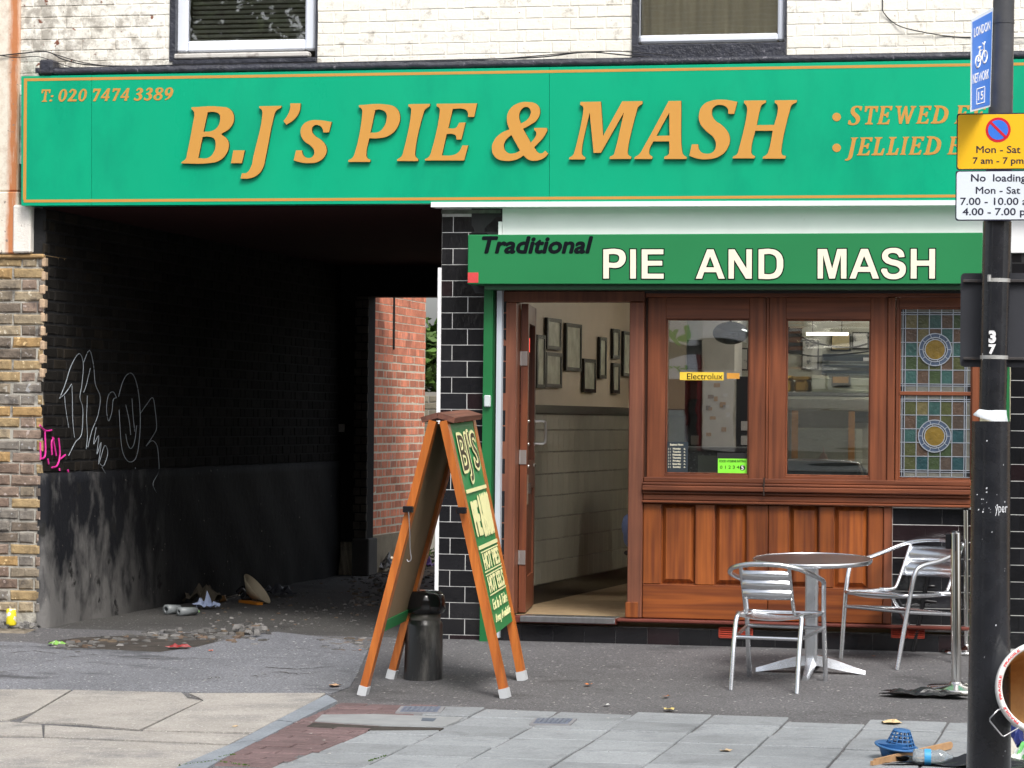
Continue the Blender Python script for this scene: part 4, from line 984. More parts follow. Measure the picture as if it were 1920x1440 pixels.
# ================================================================= SHOPFRONT JOINERY
sf = thing('shopfront', 'mahogany timber shopfront with two clear windows, leaded light, panelling and door frame', 'shopfront', at(1400, 1172))
def fr(px0, px1, py0, py1, Yf_, Yb, mat, name, c=.004, pxr=None):
    ym = (py0+py1)/2; xm = (px0+px1)/2
    return MB().box(at(px0,ym,Yf_).x, at(px1,ym,Yf_).x, Yf_, Yb, at(xm,py1,Yf_).z, at(xm,py0,Yf_).z, c=c).build(name, mat, sf)
Z = lambda y, x=1300, Y=.05: at(x, y, Y).z
Xf = lambda x, y=800, Y=.05: at(x, y, Y).x
def fb_(x0, x1, z0, z1, y0, y1, mat, name, c=.004, par=None): return MB().box(x0, x1, y0, y1, z0, z1, c=c).build(name, mat, par or sf)
zsill0, zsill1 = Z(1173), Z(1160)
ztop_ = Z(546)
# door frame
jl0, jl1 = Xf(944), Xf(969); jr0, jr1 = Xf(1182), Xf(1209)
fb_(jl0, jl1, zsill1, Z(567), .0, .14, DOORF, 'door_jamb', .006)
fb_(jr0, jr1, zsill1, Z(567), -.015, .14, DOORF, 'door_jamb', .006)
fb_(jr0-.008, jr1-.02, zsill1+.002, Z(1130), -.03, -.0152, PANEL, 'jamb_block', .004)
fb_(jl0, jr1, Z(567)+.001, ztop_, -.005, .14, DOORF, 'door_head', .006)
# threshold
fb_(Xf(938,1165,-.05), Xf(1155,1165,-.05), zsill0-.001, zsill1-.006, -.055, .12, SILLR, 'door_sill', .003)
mb = MB(); mb.box(Xf(975,1165,-.07), Xf(1153,1165,-.07), -.075, .1, zsill0+.006, zsill1, c=.004)
th = mb.build('threshold_strip', STEEL, sf)
fb_(Xf(1156,1165,-.05), Xf(1822), at(1450,1173.5,-.05).z, zsill1-.004, -.05, .1, SILLR, 'sill', .006)
# window frames
def window(xo0, xo1, yo0, yo1, gx0, gx1, gy0, gy1, tile_=False):
    X0_, X1_ = Xf(xo0), Xf(xo1); g0, g1 = Xf(gx0), Xf(gx1); za, zb_ = Z(gy1, gx0), Z(gy0, gx0)
    zt_, zb2 = Z(yo0, gx0), Z(yo1+6, gx0)
    wn = fb_(X0_, g0, zb2, zt_, .03, .11, MAHO_V, 'window', .004)
    fb_(g1, X1_, zb2, zt_, .03, .11, MAHO_V, 'window_stile', .004, wn)
    fb_(g0-.002, g1+.002, zb_, zt_, .032, .108, MAHO_H, 'window_rail', .004, wn)
    fb_(g0-.002, g1+.002, zb2, za, .032, .108, MAHO_H, 'window_rail', .004, wn)
    bd = MB(); b = .009
    for q in ((g0, g0+b, za, zb_), (g1-b, g1, za, zb_), (g0+b, g1-b, za, za+b), (g0+b, g1-b, zb_-b, zb_)): bd.box(q[0], q[1], .048, .07, q[2], q[3], c=.002)
    bd.build('glazing_bead', MAHO_V, wn)
    return wn, g0, g1, za, zb_
w1, a0, a1, za, zb_ = window(1214, 1436, 558, 893, 1248, 1404, 598, 888)
MB().box(a0, a1, .075, .080, za, zb_).build('pane', GLASS, w1)
RIPPLE = glassmat('rippled_window_glass', (.98,.985,.98), .23, .0)
def _rip(t):
    b = t.nodes.new('ShaderNodeBump'); b.inputs['Strength'].default_value = .30; b.inputs['Distance'].default_value = .003
    t.links.new(noise(t, pos(t, (.7,1,9)), 1.3, 1), b.inputs['Height'])
    for n_ in t.nodes:
        if n_.type == 'BSDF_GLOSSY': t.links.new(b.outputs[0], n_.inputs['Normal'])
_rip(RIPPLE.node_tree)
w2, c0, c1, zc_, zd_ = window(1441, 1664, 558, 895, 1473, 1631, 599, 892)
MB().box(c0, c1, .075, .080, zc_, zd_).build('pane', RIPPLE, w2)
fb_(Xf(1209)+.002, Xf(1214)-.001, Z(895), ztop_, .05, .11, M('dark_gap_wood', (.05,.018,.008), .5), 'mullion_gap', 0)
fb_(Xf(1436)+.001, Xf(1441)-.001, Z(895), Z(558), .024, .11, MAHO_V, 'cover_bead', .003)
fb_(Xf(1664)+.001, Xf(1678), Z(900), Z(558), .012, .11, MAHO_V, 'mullion', .004)
fb_(Xf(1209)+.001, Xf(1850), Z(558)+.001, ztop_, .02, .12, MAHO_H, 'head_rail', .004)
# leaded window
ws, s0, s1, zse, zsf = window(1679, 1836, 558, 900, 1685, 1822, 577, 898)
ztr = at(1750,738,.05).z
fb_(s0, s1, ztr-.012, ztr+.012, .045, .075, MAHO_H, 'transom', .004, ws)
LEADC = M('leaded_came', (.42,.46,.52), .38, .6, bmp=.1)
def sg_mat(name, c): return M(name, c, .22, vs=26, var=.28, bmp=.5, bs=50, spec=.6, coat=.3)
SGC = {'o': sg_mat('olive_glass', (.055,.062,.022)), 'n': sg_mat('tan_glass', (.115,.098,.042)), 't': sg_mat('teal_glass', (.028,.075,.068)), 'b': sg_mat('brown_glass', (.075,.048,.033)),
       'g': sg_mat('moss_glass', (.034,.055,.022)), 'd': sg_mat('deep_teal_glass', (.014,.05,.058)), 'k': sg_mat('dusk_brown_glass', (.06,.045,.035)), 'a': sg_mat('amber_glass', (.17,.11,.018)),
       'r': sg_mat('slate_blue_ring_glass', (.055,.08,.13)), 'e': sg_mat('pale_edge_glass', (.14,.14,.12)), 'x': sg_mat('black_border_glass', (.012,.012,.014))}
sk = lambda x: 1660+x/3.273; sy = lambda y: 560+y/3.273
def lead_light(xs, ys, rows, cc, yt, yb):
    pn = MB().box(s0, s1, .062, .066, at(1700,yb,.06).z, at(1700,yt,.06).z).build('leaded_panel', BLK, ws)
    lead = MB(); YG = .062
    X = [at(sk(v), 740, YG).x for v in xs]; Zs = [at(1750, sy(v), YG).z for v in ys]
    def pane(x0, x1, z0, z1, m_): MB().box(min(x0,x1)+.001, max(x0,x1)-.001, YG-.004, YG, min(z0,z1)+.001, max(z0,z1)-.001).build('pane', SGC[m_], pn)
    # xs: outer, border a, border b, c1..c4, border c, border d, outer ; ys: outer, a, b, r1..r4, c, d, outer
    for j in range(5):
        for i in range(5): pane(X[2+i], X[3+i], Zs[2+j], Zs[3+j], rows[j][i])
    for i in range(5):
        pane(X[2+i], X[3+i], Zs[0], Zs[1], 'e'); pane(X[2+i], X[3+i], Zs[-2], Zs[-1], 'e'); pane(X[2+i]+.005, X[3+i]-.005, Zs[1], Zs[2], 'x'); pane(X[2+i]+.005, X[3+i]-.005, Zs[-3], Zs[-2], 'x')
    for j in range(5):
        pane(X[0], X[1], Zs[2+j], Zs[3+j], 'e'); pane(X[-2], X[-1], Zs[2+j], Zs[3+j], 'e'); pane(X[1], X[2], Zs[2+j]-.005, Zs[3+j]+.005, 'x'); pane(X[-3], X[-2], Zs[2+j]-.005, Zs[3+j]+.005, 'x')
    for x in X: lead.box(x-.0024, x+.0024, YG-.0085, YG-.003, min(Zs), max(Zs))
    for z in Zs: lead.box(min(X), max(X), YG-.008, YG-.003, z-.0022, z+.0022)
    c = at(sk(cc[0]), sy(cc[1]), YG); ro, ri, rm = [q/3.273/304 for q in (98, 62, 74)]
    def ring(mb, r0, r1, y0, y1, n=36):
        vs = []
        for k_ in range(n):
            t = 2*math.pi*k_/n
            for r_, y_ in ((r0,y1),(r1,y1),(r1,y0),(r0,y0)): vs.append((c.x+r_*math.cos(t), y_, c.z+r_*math.sin(t)))
        fs = [(k_*4+q, k_*4+(q+1) % 4, ((k_+1) % n)*4+(q+1) % 4, ((k_+1) % n)*4+q) for k_ in range(n) for q in range(4)]
        mb.add(vs, fs)
    mb = MB(); ring(mb, rm, ro, YG-.011, YG-.004); mb.build('ring', SGC['r'], pn)
    mb = MB(); ring(mb, ri, rm, YG-.0105, YG-.004); mb.build('ring', SGC['x'], pn)
    mb = MB(); mb.lathe([(ri, 0), (ri, .008)], (c.x, YG-.004, c.z), 28, axis=(0,-1,0), smooth=False); mb.build('roundel', SGC['a'], pn)
    for r_ in (ri, rm, ro): ring(lead, r_-.0028, r_+.0028, YG-.014, YG-.008)
    for k_ in range(10):
        t = k_*2*math.pi/10; lead.beam((c.x+rm*math.cos(t), YG-.0115, c.z+rm*math.sin(t)), (c.x+ro*math.cos(t), YG-.0115, c.z+ro*math.sin(t)), .0035, .0035)
    for k_ in range(8):
        t = k_*2*math.pi/8+.2; lead.beam((c.x+ri*math.cos(t), YG-.0113, c.z+ri*math.sin(t)), (c.x+rm*math.cos(t), YG-.0113, c.z+rm*math.sin(t)), .0035, .0035)
    lead.build('lead_came', LEADC, pn)
lead_light((82,106,121,194,267,342,413,488,500,528), (62,86,98,184,269,354,438,524,536,572), ['notbg','bnbtb','tnagt','goobo','tbgtb'], (307,313), 578, 735)
lead_light((80,104,119,192,266,340,411,486,498,526), (590,618,630,715,800,883,968,1052,1065,1094), ['ontob','btbok','tbaod','obggk','odgkd'], (303,843), 740, 897)
# sill rail with mouldings and lower panelling
def rail(y0, y1, proud, name, mat=MAHO_H, x1=1822, Yb=.1):
    a, b = Xf(1209)+.001, Xf(x1); fb_(a, b, Z(y1,1300,-proud), Z(y0,1300,-proud), -proud, Yb, mat, name, min(.006, abs(Z(y1)-Z(y0))*.3))
rail(895.5, 905, .0, 'sill_rail'); rail(905.2, 911, .03, 'sill_moulding'); rail(911.2, 921, .045, 'sill_moulding'); rail(921.2, 927, .018, 'sill_moulding'); rail(927.2, 939, .006, 'sill_rail'); rail(939.2, 944, .028, 'sill_moulding')
MB().box(Xf(1436), Xf(1438), -.0472, -.02, Z(927), Z(893)).build('rail_joint', M('dark_joint', (.02,.01,.006), .8), sf)
py0, py1 = 944.4, 1160
fb_(Xf(1209)+.001, Xf(1675), zsill1-.002, Z(py0), .045, .10, PANEL, 'panel_back', .002)
for a, b in ((1209.5,1243),(1307,1343),(1403,1443),(1444,1482),(1538,1566),(1630,1658),(1659,1675)):
    fb_(Xf(a), Xf(b), Z(1096), Z(py0+.2), .012, .0445, PANEL if a not in (1659,) else MAHO_V, 'stile', .005)
fb_(Xf(1209.5), Xf(1443), zsill1, Z(1096)-.0005, .012, .0445, PANELH, 'bottom_rail', .004)
fb_(Xf(1444), Xf(1658), zsill1, Z(1096)-.0005, .012, .0445, PANELH, 'bottom_rail', .004)
fb_(Xf(1659), Xf(1675), zsill1, Z(1096)-.0005, .012, .0445, MAHO_V, 'bottom_rail', .004)
for a, b in ((1243,1307),(1343,1403),(1482,1538),(1566,1630)):
    x0, x1, z0, z1 = Xf(a)+.006, Xf(b)-.006, Z(1096)+.008, Z(py0)-.004; k_ = .026
    MB().add([(x0,.0445,z0),(x1,.0445,z0),(x1,.0445,z1),(x0,.0445,z1),(x0+k_,.020,z0+k_),(x1-k_,.020,z0+k_),(x1-k_,.020,z1-k_),(x0+k_,.020,z1-k_)],
             [(4,5,6,7),(0,1,5,4),(1,2,6,5),(2,3,7,6),(3,0,4,7)]).build('raised_panel', PANEL, sf)
# tiled bay under the leaded window and plinth tiles
tb = thing('tiled_apron', 'black glazed tiles under the leaded window and along the foot of the shopfront', 'tiling', at(1400, 1200))
MB().box(Xf(1675)+.001, Xf(1850), .0322, .12, zsill0, Z(944)).build('grout', GROUT, tb)
bond(Xf(1675)+.003, Xf(1850), zsill1, Z(946), TL, TH, TJ, lambda u, v, l, h: link('tile', piece('tile', l, h, .010, TILE, .0004, .0018, 3), tb, (u, .040, v)), shift=.10)
MB().box(Xf(942), Xf(1850), .0032, .12, -.05, zsill0-.0175).build('plinth_grout', GROUT, tb)
bond(Xf(942), Xf(1850), .0-.055, zsill0-.018, TL, zsill0-.018+.055, TJ, lambda u, v, l, h: link('tile', piece('tile', l, h, .010, TILE, .0004, .0018, 3), tb, (u, .011, v)), shift=.15)
def vent(px0, px1, lab):
    v = thing('air_brick', lab, 'vent', at((px0+px1)/2, 1195), 'red air vents at the foot of the shopfront')
    RP = M('red_vent_plastic', (.42,.055,.03), .5, bmp=.05)
    x0, x1, z0, z1 = at(px0,1185).x, at(px1,1185).x, at((px0+px1)/2,1196.5).z, at((px0+px1)/2,1176).z
    MB().box(x0, x1, -.004, .0, z0, z1).build('backing', M('dark_vent_back', (.05,.01,.008), .7), v)
    mb = MB()
    for q in ((x0,x0+.006,z0,z1),(x1-.006,x1,z0,z1),(x0,x1,z0,z0+.005),(x0,x1,z1-.005,z1),((x0+x1)/2-.004,(x0+x1)/2+.004,z0,z1)): mb.box(q[0],q[1],-.014,-.0042,q[2],q[3])
    mb.build('frame', RP, v)
    for k_ in range(4):
        z = z0+.012+k_*(z1-z0-.012)/4; MB().add([(x0+.006,-.005,z+.008),(x1-.006,-.005,z+.008),(x1-.006,-.016,z),(x0+.006,-.016,z),(x0+.006,-.005,z+.004),(x1-.006,-.005,z+.004),(x1-.006,-.016,z-.003),(x0+.006,-.016,z-.003)],
            [(0,1,2,3),(7,6,5,4),(3,2,6,7),(0,3,7,4),(1,5,6,2)]).build('louvre', RP, v)
vent(1348, 1412, 'red louvred air vent behind the feet of the nearer chair')
vent(1671, 1734, 'red louvred air vent near the steel queue post')

# ================================================================= DOOR (open inward, hinged on the left jamb)
dh = thing('door', 'mahogany half glazed shop door standing open inward', 'door', (jl1+.004, .10, zsill1))
dA = Vector((jl1+.006, .125, 0)); da = R(92)
for q in range(900, 1200):       # swing the leaf until its free edge stands where the photograph shows it
    a_ = R(q/10); e_ = dA + Vector((math.cos(a_), math.sin(a_), 0))*.80 + Vector((math.sin(a_), -math.cos(a_), 0))*.045
    if e_.x <= at(1004, 800, e_.y).x: da = a_; break
dV = Vector((math.cos(da), math.sin(da), 0)); dN = Vector((math.sin(da), -math.cos(da), 0))
dz0, dz1 = zsill1+.008, Z(569)
dA = dA + dN*.0
def dp(u, n_, z): return tuple(dA + dV*u + dN*n_ + Vector((0,0,z)))
def dbox(u0, u1, n0, n1, z0, z1, name, mat, par=dh):
    return MB().hexa([dp(u0,n1,z0), dp(u0,n0,z0), dp(u1,n0,z0), dp(u1,n1,z0), dp(u0,n1,z1), dp(u0,n0,z1), dp(u1,n0,z1), dp(u1,n1,z1)][::1]).build(name, mat, par)
DW = .80; n0, n1 = .0, .045
DST = wood('door_stile_wood', (.20,.055,.018), (.10,.025,.010), 'z')
dbox(0, .11, n0, n1, dz0, dz1, 'stile', DST); dbox(DW-.11, DW, n0, n1, dz0, dz1, 'stile', DST)
dbox(.11, DW-.11, n0+.001, n1-.001, dz0, dz0+.22, 'rail', DST); dbox(.11, DW-.11, n0+.001, n1-.001, .95, 1.13, 'rail', DST); dbox(.11, DW-.11, n0+.001, n1-.001, dz1-.12, dz1, 'rail', DST)
dbox(.11, DW-.11, n0+.012, n1-.012, dz0+.22, .95, 'lower_panel', DST); dbox(.11, DW-.11, .02, .025, 1.13, dz1-.12, 'pane', GLASS)
for py in (672, 857, 1045):
    z = at(970, py, .12).z; mb = MB(); mb.box(dA.x+.004, dA.x+.042, dA.y-.004, dA.y-.0005, z-.045, z+.045); mb.tube([(dA.x-.001, dA.y-.006, z-.045),(dA.x-.001, dA.y-.006, z+.045)], .006, 8)
    mb.build('hinge', M('hinge_steel', (.5,.47,.45), .35, .8), dh)
za_, zb3 = at(1003, 790, .7).z, at(1003, 832, .7).z
mb = MB(); mb.tube(smoothpath([dp(.70,n1,za_), dp(.70,n1+.06,za_), dp(.71,n1+.073,za_-.02), dp(.71,n1+.073,zb3+.02), dp(.70,n1+.06,zb3), dp(.70,n1,zb3)], 5), .0085, 10); mb.build('handle', STEEL, dh)
mb = MB()
for u, z in ((.12, za_), (.12, zb3), (.12, zb3-.14), (.70, zb3-.14), (.70,za_), (.70,zb3)): mb.lathe([(.013,0),(.012,.006),(.0,.010)], dp(u, n1, z), 10, axis=tuple(dN))
mb.build('bolt', CHROME, dh, kind='stuff')
dbox(.05, .12, n1, n1+.004, at(988,945,.3).z, at(988,890,.3).z, 'lock_plate', M('brass_plate', (.30,.24,.18), .4, .7)); dbox(.07, .10, n1+.004, n1+.02, at(988,925,.3).z, at(988,905,.3).z, 'letter_flap', CHROME)
st = MB(); st.hexa([dp(.2,n1-.012,1.83), dp(.2,n1-.008,1.83), dp(.28,n1-.008,1.83), dp(.28,n1-.012,1.83), dp(.2,n1-.012,1.92), dp(.2,n1-.008,1.92), dp(.28,n1-.008,1.92), dp(.28,n1-.012,1.92)])
st.build('open_led_sign', emis('red_led_glow', (1,.05,.03), 1.1), dh)  # small glowing LED sign on the door

# ================================================================= INTERIOR
FL = at(1060, 1152, .2).z
mb = MB(); mb.box(XR+.2, 6.5, .1, 6.6, FL-.12, FL); mb.build('shop_floor', M('tan_door_mat_floor', (.30,.215,.12), .9, vs=6, bmp=.5, bs=150), kind='structure')
A = at(992, 800, 1.0); B_ = at(1178, 800, 3.9); wv = Vector((B_.x-A.x, B_.y-A.y, 0)).normalized(); wn_ = Vector((wv.y, -wv.x, 0)); wa_ = math.atan2(wv.y, wv.x)
zdt = at(1090, 776, 2.2).z; zdb = .285
iw = thing('interior_wall', 'inside wall with cream glazed tiles below and buff paint above', 'wall', (A.x, A.y, FL))
def ip(u, n_, z): return tuple(Vector((A.x, A.y, z)) + wv*u + wn_*n_)
def ibox(u0, u1, n0_, n1_, z0, z1, name, mat, par=iw, **kw):
    return MB().hexa([ip(u0,n1_,z0), ip(u1,n1_,z0), ip(u1,n0_,z0), ip(u0,n0_,z0), ip(u0,n1_,z1), ip(u1,n1_,z1), ip(u1,n0_,z1), ip(u0,n0_,z1)]).build(name, mat, par, **kw)
ibox(-1.0, 5.0, -.15, 0, FL, 2.75, 'plaster', CREAMW)
ibox(-1.0, 5.0, .001, .012, FL, zdb-.004, 'skirting', BLKG)
ibox(-1.0, 5.0, .001, .03, zdt, zdt+.055, 'dado_rail', M('black_dado_tile', (.02,.02,.018), .15))
ibox(-1.0, 5.0, .0005, .004, zdb-.004, zdt, 'tile_joint', M('tile_joint_grey', (.14,.13,.10), .9))
bond(-.9, 4.2, zdb, zdt-.004, .146, .146, .003, lambda u, v, l, h: link('tile', piece('glazed_tile', l, h, .008, CREAMT, .0010, .003, 3), iw, ip(u, .004, v), rz=wa_), off=0)
# framed mirrors on that wall
def frame(x0, x1, y0, y1, lab):
    pA, pB = None, None
    def hit(px, py):
        d = ray(px, py); t = (Vector((A.x, A.y, 0))-CAM).dot(wn_)/d.dot(wn_); p = CAM+d*t; return (p-Vector((A.x,A.y,0))).dot(wv), p.z
    u0, _ = hit(x0, (y0+y1)/2); u1, _ = hit(x1, (y0+y1)/2); z1 = hit((x0+x1)/2, y0)[1]; z0 = hit((x0+x1)/2, y1)[1]
    t = thing('framed_mirror', lab, 'framed mirror', ip((u0+u1)/2, .012, z0), 'dark framed mirrors hung on the inside wall')
    bw = min(.032, (u1-u0)*.16); mb = MB()
    for q in ((u0,u0+bw,z0,z1),(u1-bw,u1,z0,z1),(u0+bw,u1-bw,z0,z0+.026),(u0+bw,u1-bw,z1-.026,z1)):
        mb.hexa([ip(q[0],.024,q[2]), ip(q[1],.024,q[2]), ip(q[1],.005,q[2]), ip(q[0],.005,q[2]), ip(q[0],.024,q[3]), ip(q[1],.024,q[3]), ip(q[1],.005,q[3]), ip(q[0],.005,q[3])])
    mb.build('frame', BLKG, t)
    ibox(u0+bw, u1-bw, .01, .018, z0+.026, z1-.026, 'mirror', M('painted_reflection_glass', (.44,.44,.35), .25, 0, vs=9, var=.3, bmp=0), t)  # flat pale colour stands for the room reflected in the mirror
frame(1001,1017,628,728,'dark framed mirror nearest the open door, half hidden by the door edge')
frame(1020,1047,597,656,'upper dark framed picture with three upright panes above its twin')
frame(1018,1048,661,727,'lower dark framed picture with three upright panes below its twin')
frame(1056,1085,607,696,'tall wide dark framed mirror right of the two three pane pictures')
frame(1089,1112,673,736,'short dark framed mirror hung low below the tall one')
frame(1119,1132,632,710,'slim tall dark framed mirror left of the stacked pair')
frame(1144,1157,617,673,'small dark framed mirror at the top of the stacked pair')
frame(1144,1157,681,738,'pale edged small mirror at the bottom of the stacked pair')
frame(1164,1184,622,706,'dark framed mirror cut off by the right door jamb')
mb = MB(); mb.box(A.x-1, 6.5, 6.5, 6.7, FL, 2.8); mb.box(6.4, 6.6, .12, 6.6, FL, 2.8); mb.build('room_wall', M('pale_room_wall', (.62,.62,.52), .7), kind='structure')
mb = MB(); mb.box(XR+.2, 6.5, .12, 6.6, 2.75, 2.85); mb.build('shop_ceiling', M('white_ceiling', (.7,.69,.63), .8), kind='structure')
for (u, yy_, lab) in ((2.2, 3.0, 'nearer unseen tube added to the shop ceiling to light the room'), (2.6, 5.2, 'farther unseen tube added to the shop ceiling to light the room')):  # tubes out of view, added to brighten the room
    t = thing('added_ceiling_light', lab, 'light', (u, yy_, 2.70), 'unseen tubes added to light the shop')
    MB().box(u-.65, u+.65, yy_-.05, yy_+.05, 2.72, 2.749, c=.005).build('fitting', WHITE, t)
    MB().tube([(u-.6, yy_, 2.695), (u+.6, yy_, 2.695)], .016, 10).build('tube', emis('lit_tube', (1,.95,.85), 80), t)
def ib(name, lab, cat, px0, px1, py0, py1, Y0, dep, mat, c=.005, grp=None, floor=False):
    x0, x1 = at(px0,(py0+py1)/2,Y0).x, at(px1,(py0+py1)/2,Y0).x; z0, z1 = at((px0+px1)/2,py1,Y0).z, at((px0+px1)/2,py0,Y0).z
    if floor: z0 = FL
    t = thing(name, lab, cat, ((x0+x1)/2, Y0, z0), grp); return t, x0, x1, z0, z1
t, x0, x1, z0, z1 = ib('counter', 'speckled grey granite serving counter inside the left window', 'counter', 1236, 1398, 838, 900, 2.6, .6, None, floor=True)
GRAN = M('speckled_granite', (.06,.07,.09), .35, vs=60, var=.8, bmp=0, spk=((.35,.38,.42), 55, .6))
MB().box(x0, x1, 2.6, 3.2, z0, z1-.03).build('body', GRAN, t); MB().box(x0-.03, x1+.03, 2.56, 3.24, z1-.029, z1, c=.006).build('top', M('grey_worktop', (.25,.27,.28), .3), t)
MB().box(x0+.28, x0+.55, 2.594, 2.599, z1-.22, z1-.06).build('notice', M('pale_green_notice', (.38,.48,.42), .6), t)
t, x0, x1, z0, z1 = ib('drinks_fridge', 'dark red drinks fridge behind the counter in the left window', 'fridge', 1283, 1318, 712, 900, 4.3, .6, None, floor=True)
MB().box(x0, x1, 4.3, 4.9, z0, z1, c=.01).build('cabinet', M('dark_red_enamel', (.20,.015,.015), .3), t); MB().box(x0+.03, x1-.03, 4.29, 4.299, z0+.5, z1-.15).build('glass_door', BLKG, t)
mb = MB()
for k_ in range(5): mb.box(x1-.09, x1-.03, 4.284, 4.289, z1-.5-k_*.11, z1-.43-k_*.11)
mb.build('white_label', WHITE, t, kind='stuff')
t, x0, x1, z0, z1 = ib('notice_pillar', 'pale pillar speckled with pinned notes seen through the left window', 'pillar', 1316, 1376, 700, 900, 4.0, .4, None, floor=True)
MB().box(x0, x1, 4.0, 4.4, z0, 2.75).build('column', M('pale_grey_pillar', (.78,.76,.70), .7, vs=5), t)
rr = random.Random(6)
for k_ in range(14):
    xx, zz = rr.uniform(x0+.03, x1-.05), rr.uniform(1.05, 1.7); MB().box(xx, xx+rr.uniform(.02,.05), 3.994, 3.999, zz, zz+rr.uniform(.02,.04)).build('note', random.choice((GOLDV, HARDB, WHITE)), t)
t, x0, x1, z0, z1 = ib('tall_cabinet', 'black tall cabinet with white price tags in the left window', 'cabinet', 1380, 1425, 706, 900, 4.1, .4, None, floor=True)
MB().box(x0, x1, 4.1, 4.5, z0, z1, c=.005).build('carcass', BLK, t)
for k_ in range(4): MB().box(x0+.04, x0+.10, 4.09, 4.099, 1.0+k_*.11, 1.07+k_*.11).build('price_tag', WHITE, t)
t, x0, x1, z0, z1 = ib('oval_mirror', 'dark oval mirror high behind the left window', 'mirror', 1336, 1404, 603, 646, 3.6, .05, None)
mb = MB(); mb.lathe([(.5,0),(.47,.06),(.0,.07)], (0,0,0), 28, axis=(0,-1,0)); mb.v = [((x0+x1)/2+a*(x1-x0), 3.6+b*.4, (z0+z1)/2+c_*(z1-z0)) for a, b, c_ in mb.v]
mb.build('mirror_plate', M('dusky_mirror', (.16,.18,.19), .12, .9, bmp=0), t)
MB().tube([((x0+x1)/2, 3.6, z1-.02), ((x0+x1)/2, 3.6, 2.75)], .01, 6).build('hanger', BLK, t)
t, x0, x1, z0, z1 = ib('brand_strip', 'yellow strip sign reading Electrolux behind the left window glass', 'strip sign', 1276, 1358, 698, 713, .10, .01, None)
MB().box(x0, x1, .0722, .0735, z0, z1).build('strip', M('bright_yellow_strip', (.85,.58,.05), .5, bmp=0), t)
mb = MB(); ptext(mb, 'Electrolux', 1288, 700, 1355, 711.5, .0721, .0008, bold=.01); mb.build('lettering', TDK, t)
MB().box(x1+.02, x1+.10, .0722, .0735, z0+.01, z1-.004).build('orange_tab', M('orange_tab', (.65,.30,.04), .5), t)
t, x0, x1, z0, z1 = ib('hygiene_sticker', 'lime green food hygiene rating sticker in the lower corner of the left window', 'sticker', 1346, 1401, 860, 887, .071, .002, None)
MB().box(x0-.006, x1+.003, .0732, .0742, z0-.006, z1+.036).build('black_backing', BLK, t)
MB().box(x0, x1, .0716, .0728, z0, z1).build('green_card', M('lime_card', (.25,.85,.05), .5, bmp=0), t)
mb = MB(); ptext(mb, 'FOOD HYGIENE RATING', 1349, 862.5, 1398, 867, .0713, .0008, bold=.02); ptext(mb, '0 1 2 3 4', 1350, 873, 1386, 879, .0713, .0008)
p = at(1392, 877, .0713); mb.lathe([(.017,0),(.017,.001)], (p.x, .0713, p.z), 18, axis=(0,-1,0)); mb.build('print', TDK, t)
mb = MB(); ptext(mb, '5', 1389.6, 873, 1394.4, 881, .0700, .0008, bold=.03); mb.build('score', WHITE, t)
hrs = thing('opening_hours', 'cream lettering of business hours and weekdays low in the left window', 'window lettering', at(1252, 880, .07))
mb = MB(); ptext(mb, 'Business Hours', 1256.5, 831.5, 1281, 835.5, .0725, .0008, bold=.02)
for k_, dname in enumerate(('Monday','Tuesday','Wednesday','Thursday','Friday','Saturday','Sunday')):
    y = 839.5+k_*5.7; hw = 5.2+len(dname)*.35; ptext(mb, dname, 1269-hw, y, 1269+hw, y+4.4, .0725, .0008, bold=.03)
    ptext(mb, '11', 1253, y+.6, 1257, y+3.6, .0725, .0006); ptext(mb, '6', 1282, y+.6, 1285, y+3.6, .0725, .0006)
mb.build('lettering', CRM, hrs)
MB().box(Xf(1249,860,.074), Xf(1290,860,.074), .0738, .0744, Z(888,1260,.074), Z(828,1260,.074)).build('dark_film', M('dark_window_film', (.03,.04,.05), .3), hrs)
# posters, papers and fittings on the back wall
rr = random.Random(77)
PAPERS = [M('white_poster', (.75,.75,.70), .6, bmp=0, c2=(.3,.3,.32), c2t=(.56,.58), c2s=9), M('dark_poster', (.05,.05,.06), .4, bmp=0, c2=(.5,.45,.3), c2t=(.6,.62), c2s=8), M('cream_poster', (.62,.52,.30), .6, bmp=0, c2=(.2,.1,.06), c2t=(.58,.6), c2s=9)]
for px0, px1, py0, py1, mi, lb in ((1252,1276,628,660,0,'white printed poster high at the left of the back wall'), (1290,1312,640,690,1,'dark poster above the red fridge'), (1322,1340,652,690,2,'cream notice above the speckled pillar'),
        (1380,1400,655,692,0,'white price list above the black cabinet'), (1478,1500,618,660,1,'dark framed poster at the left of the right window'), (1505,1532,640,690,0,'white price list left of the grey menu board'),
        (1560,1592,628,655,2,'cream poster above the grey menu board'), (1600,1626,625,652,0,'small white notice high at the right of the back wall'), (1600,1628,742,790,1,'dark framed poster below the shelf at the right')):
    t, x0, x1, z0, z1 = ib('wall_poster', lb, 'poster', px0, px1, py0, py1, 6.45, .02, None)
    MB().box(x0, x1, 6.45, 6.47, z0, z1).build('sheet', PAPERS[mi], t); MB().box(x0-.012, x1+.012, 6.472, 6.485, z0-.012, z1+.012).build('frame', BLK, t)
t, x0, x1, z0, z1 = ib('reflection_tube', 'thin glowing tube added in place of a reflection at the top of the right window', 'light', 1512, 1590, 622, 626, 5.5, .05, None)  # glowing tube added to imitate a bright reflection in the glass
MB().tube([(x0, 5.5, z0), (x1, 5.5, z0)], .012, 10).build('tube', emis('reflection_tube_glow', (1,.95,.8), 7), t)
for xx in (x0+.05, x1-.05): MB().tube([(xx, 5.5, z0+.01), (xx, 5.5, 2.75)], .004, 5).build('cord', BLK, t)
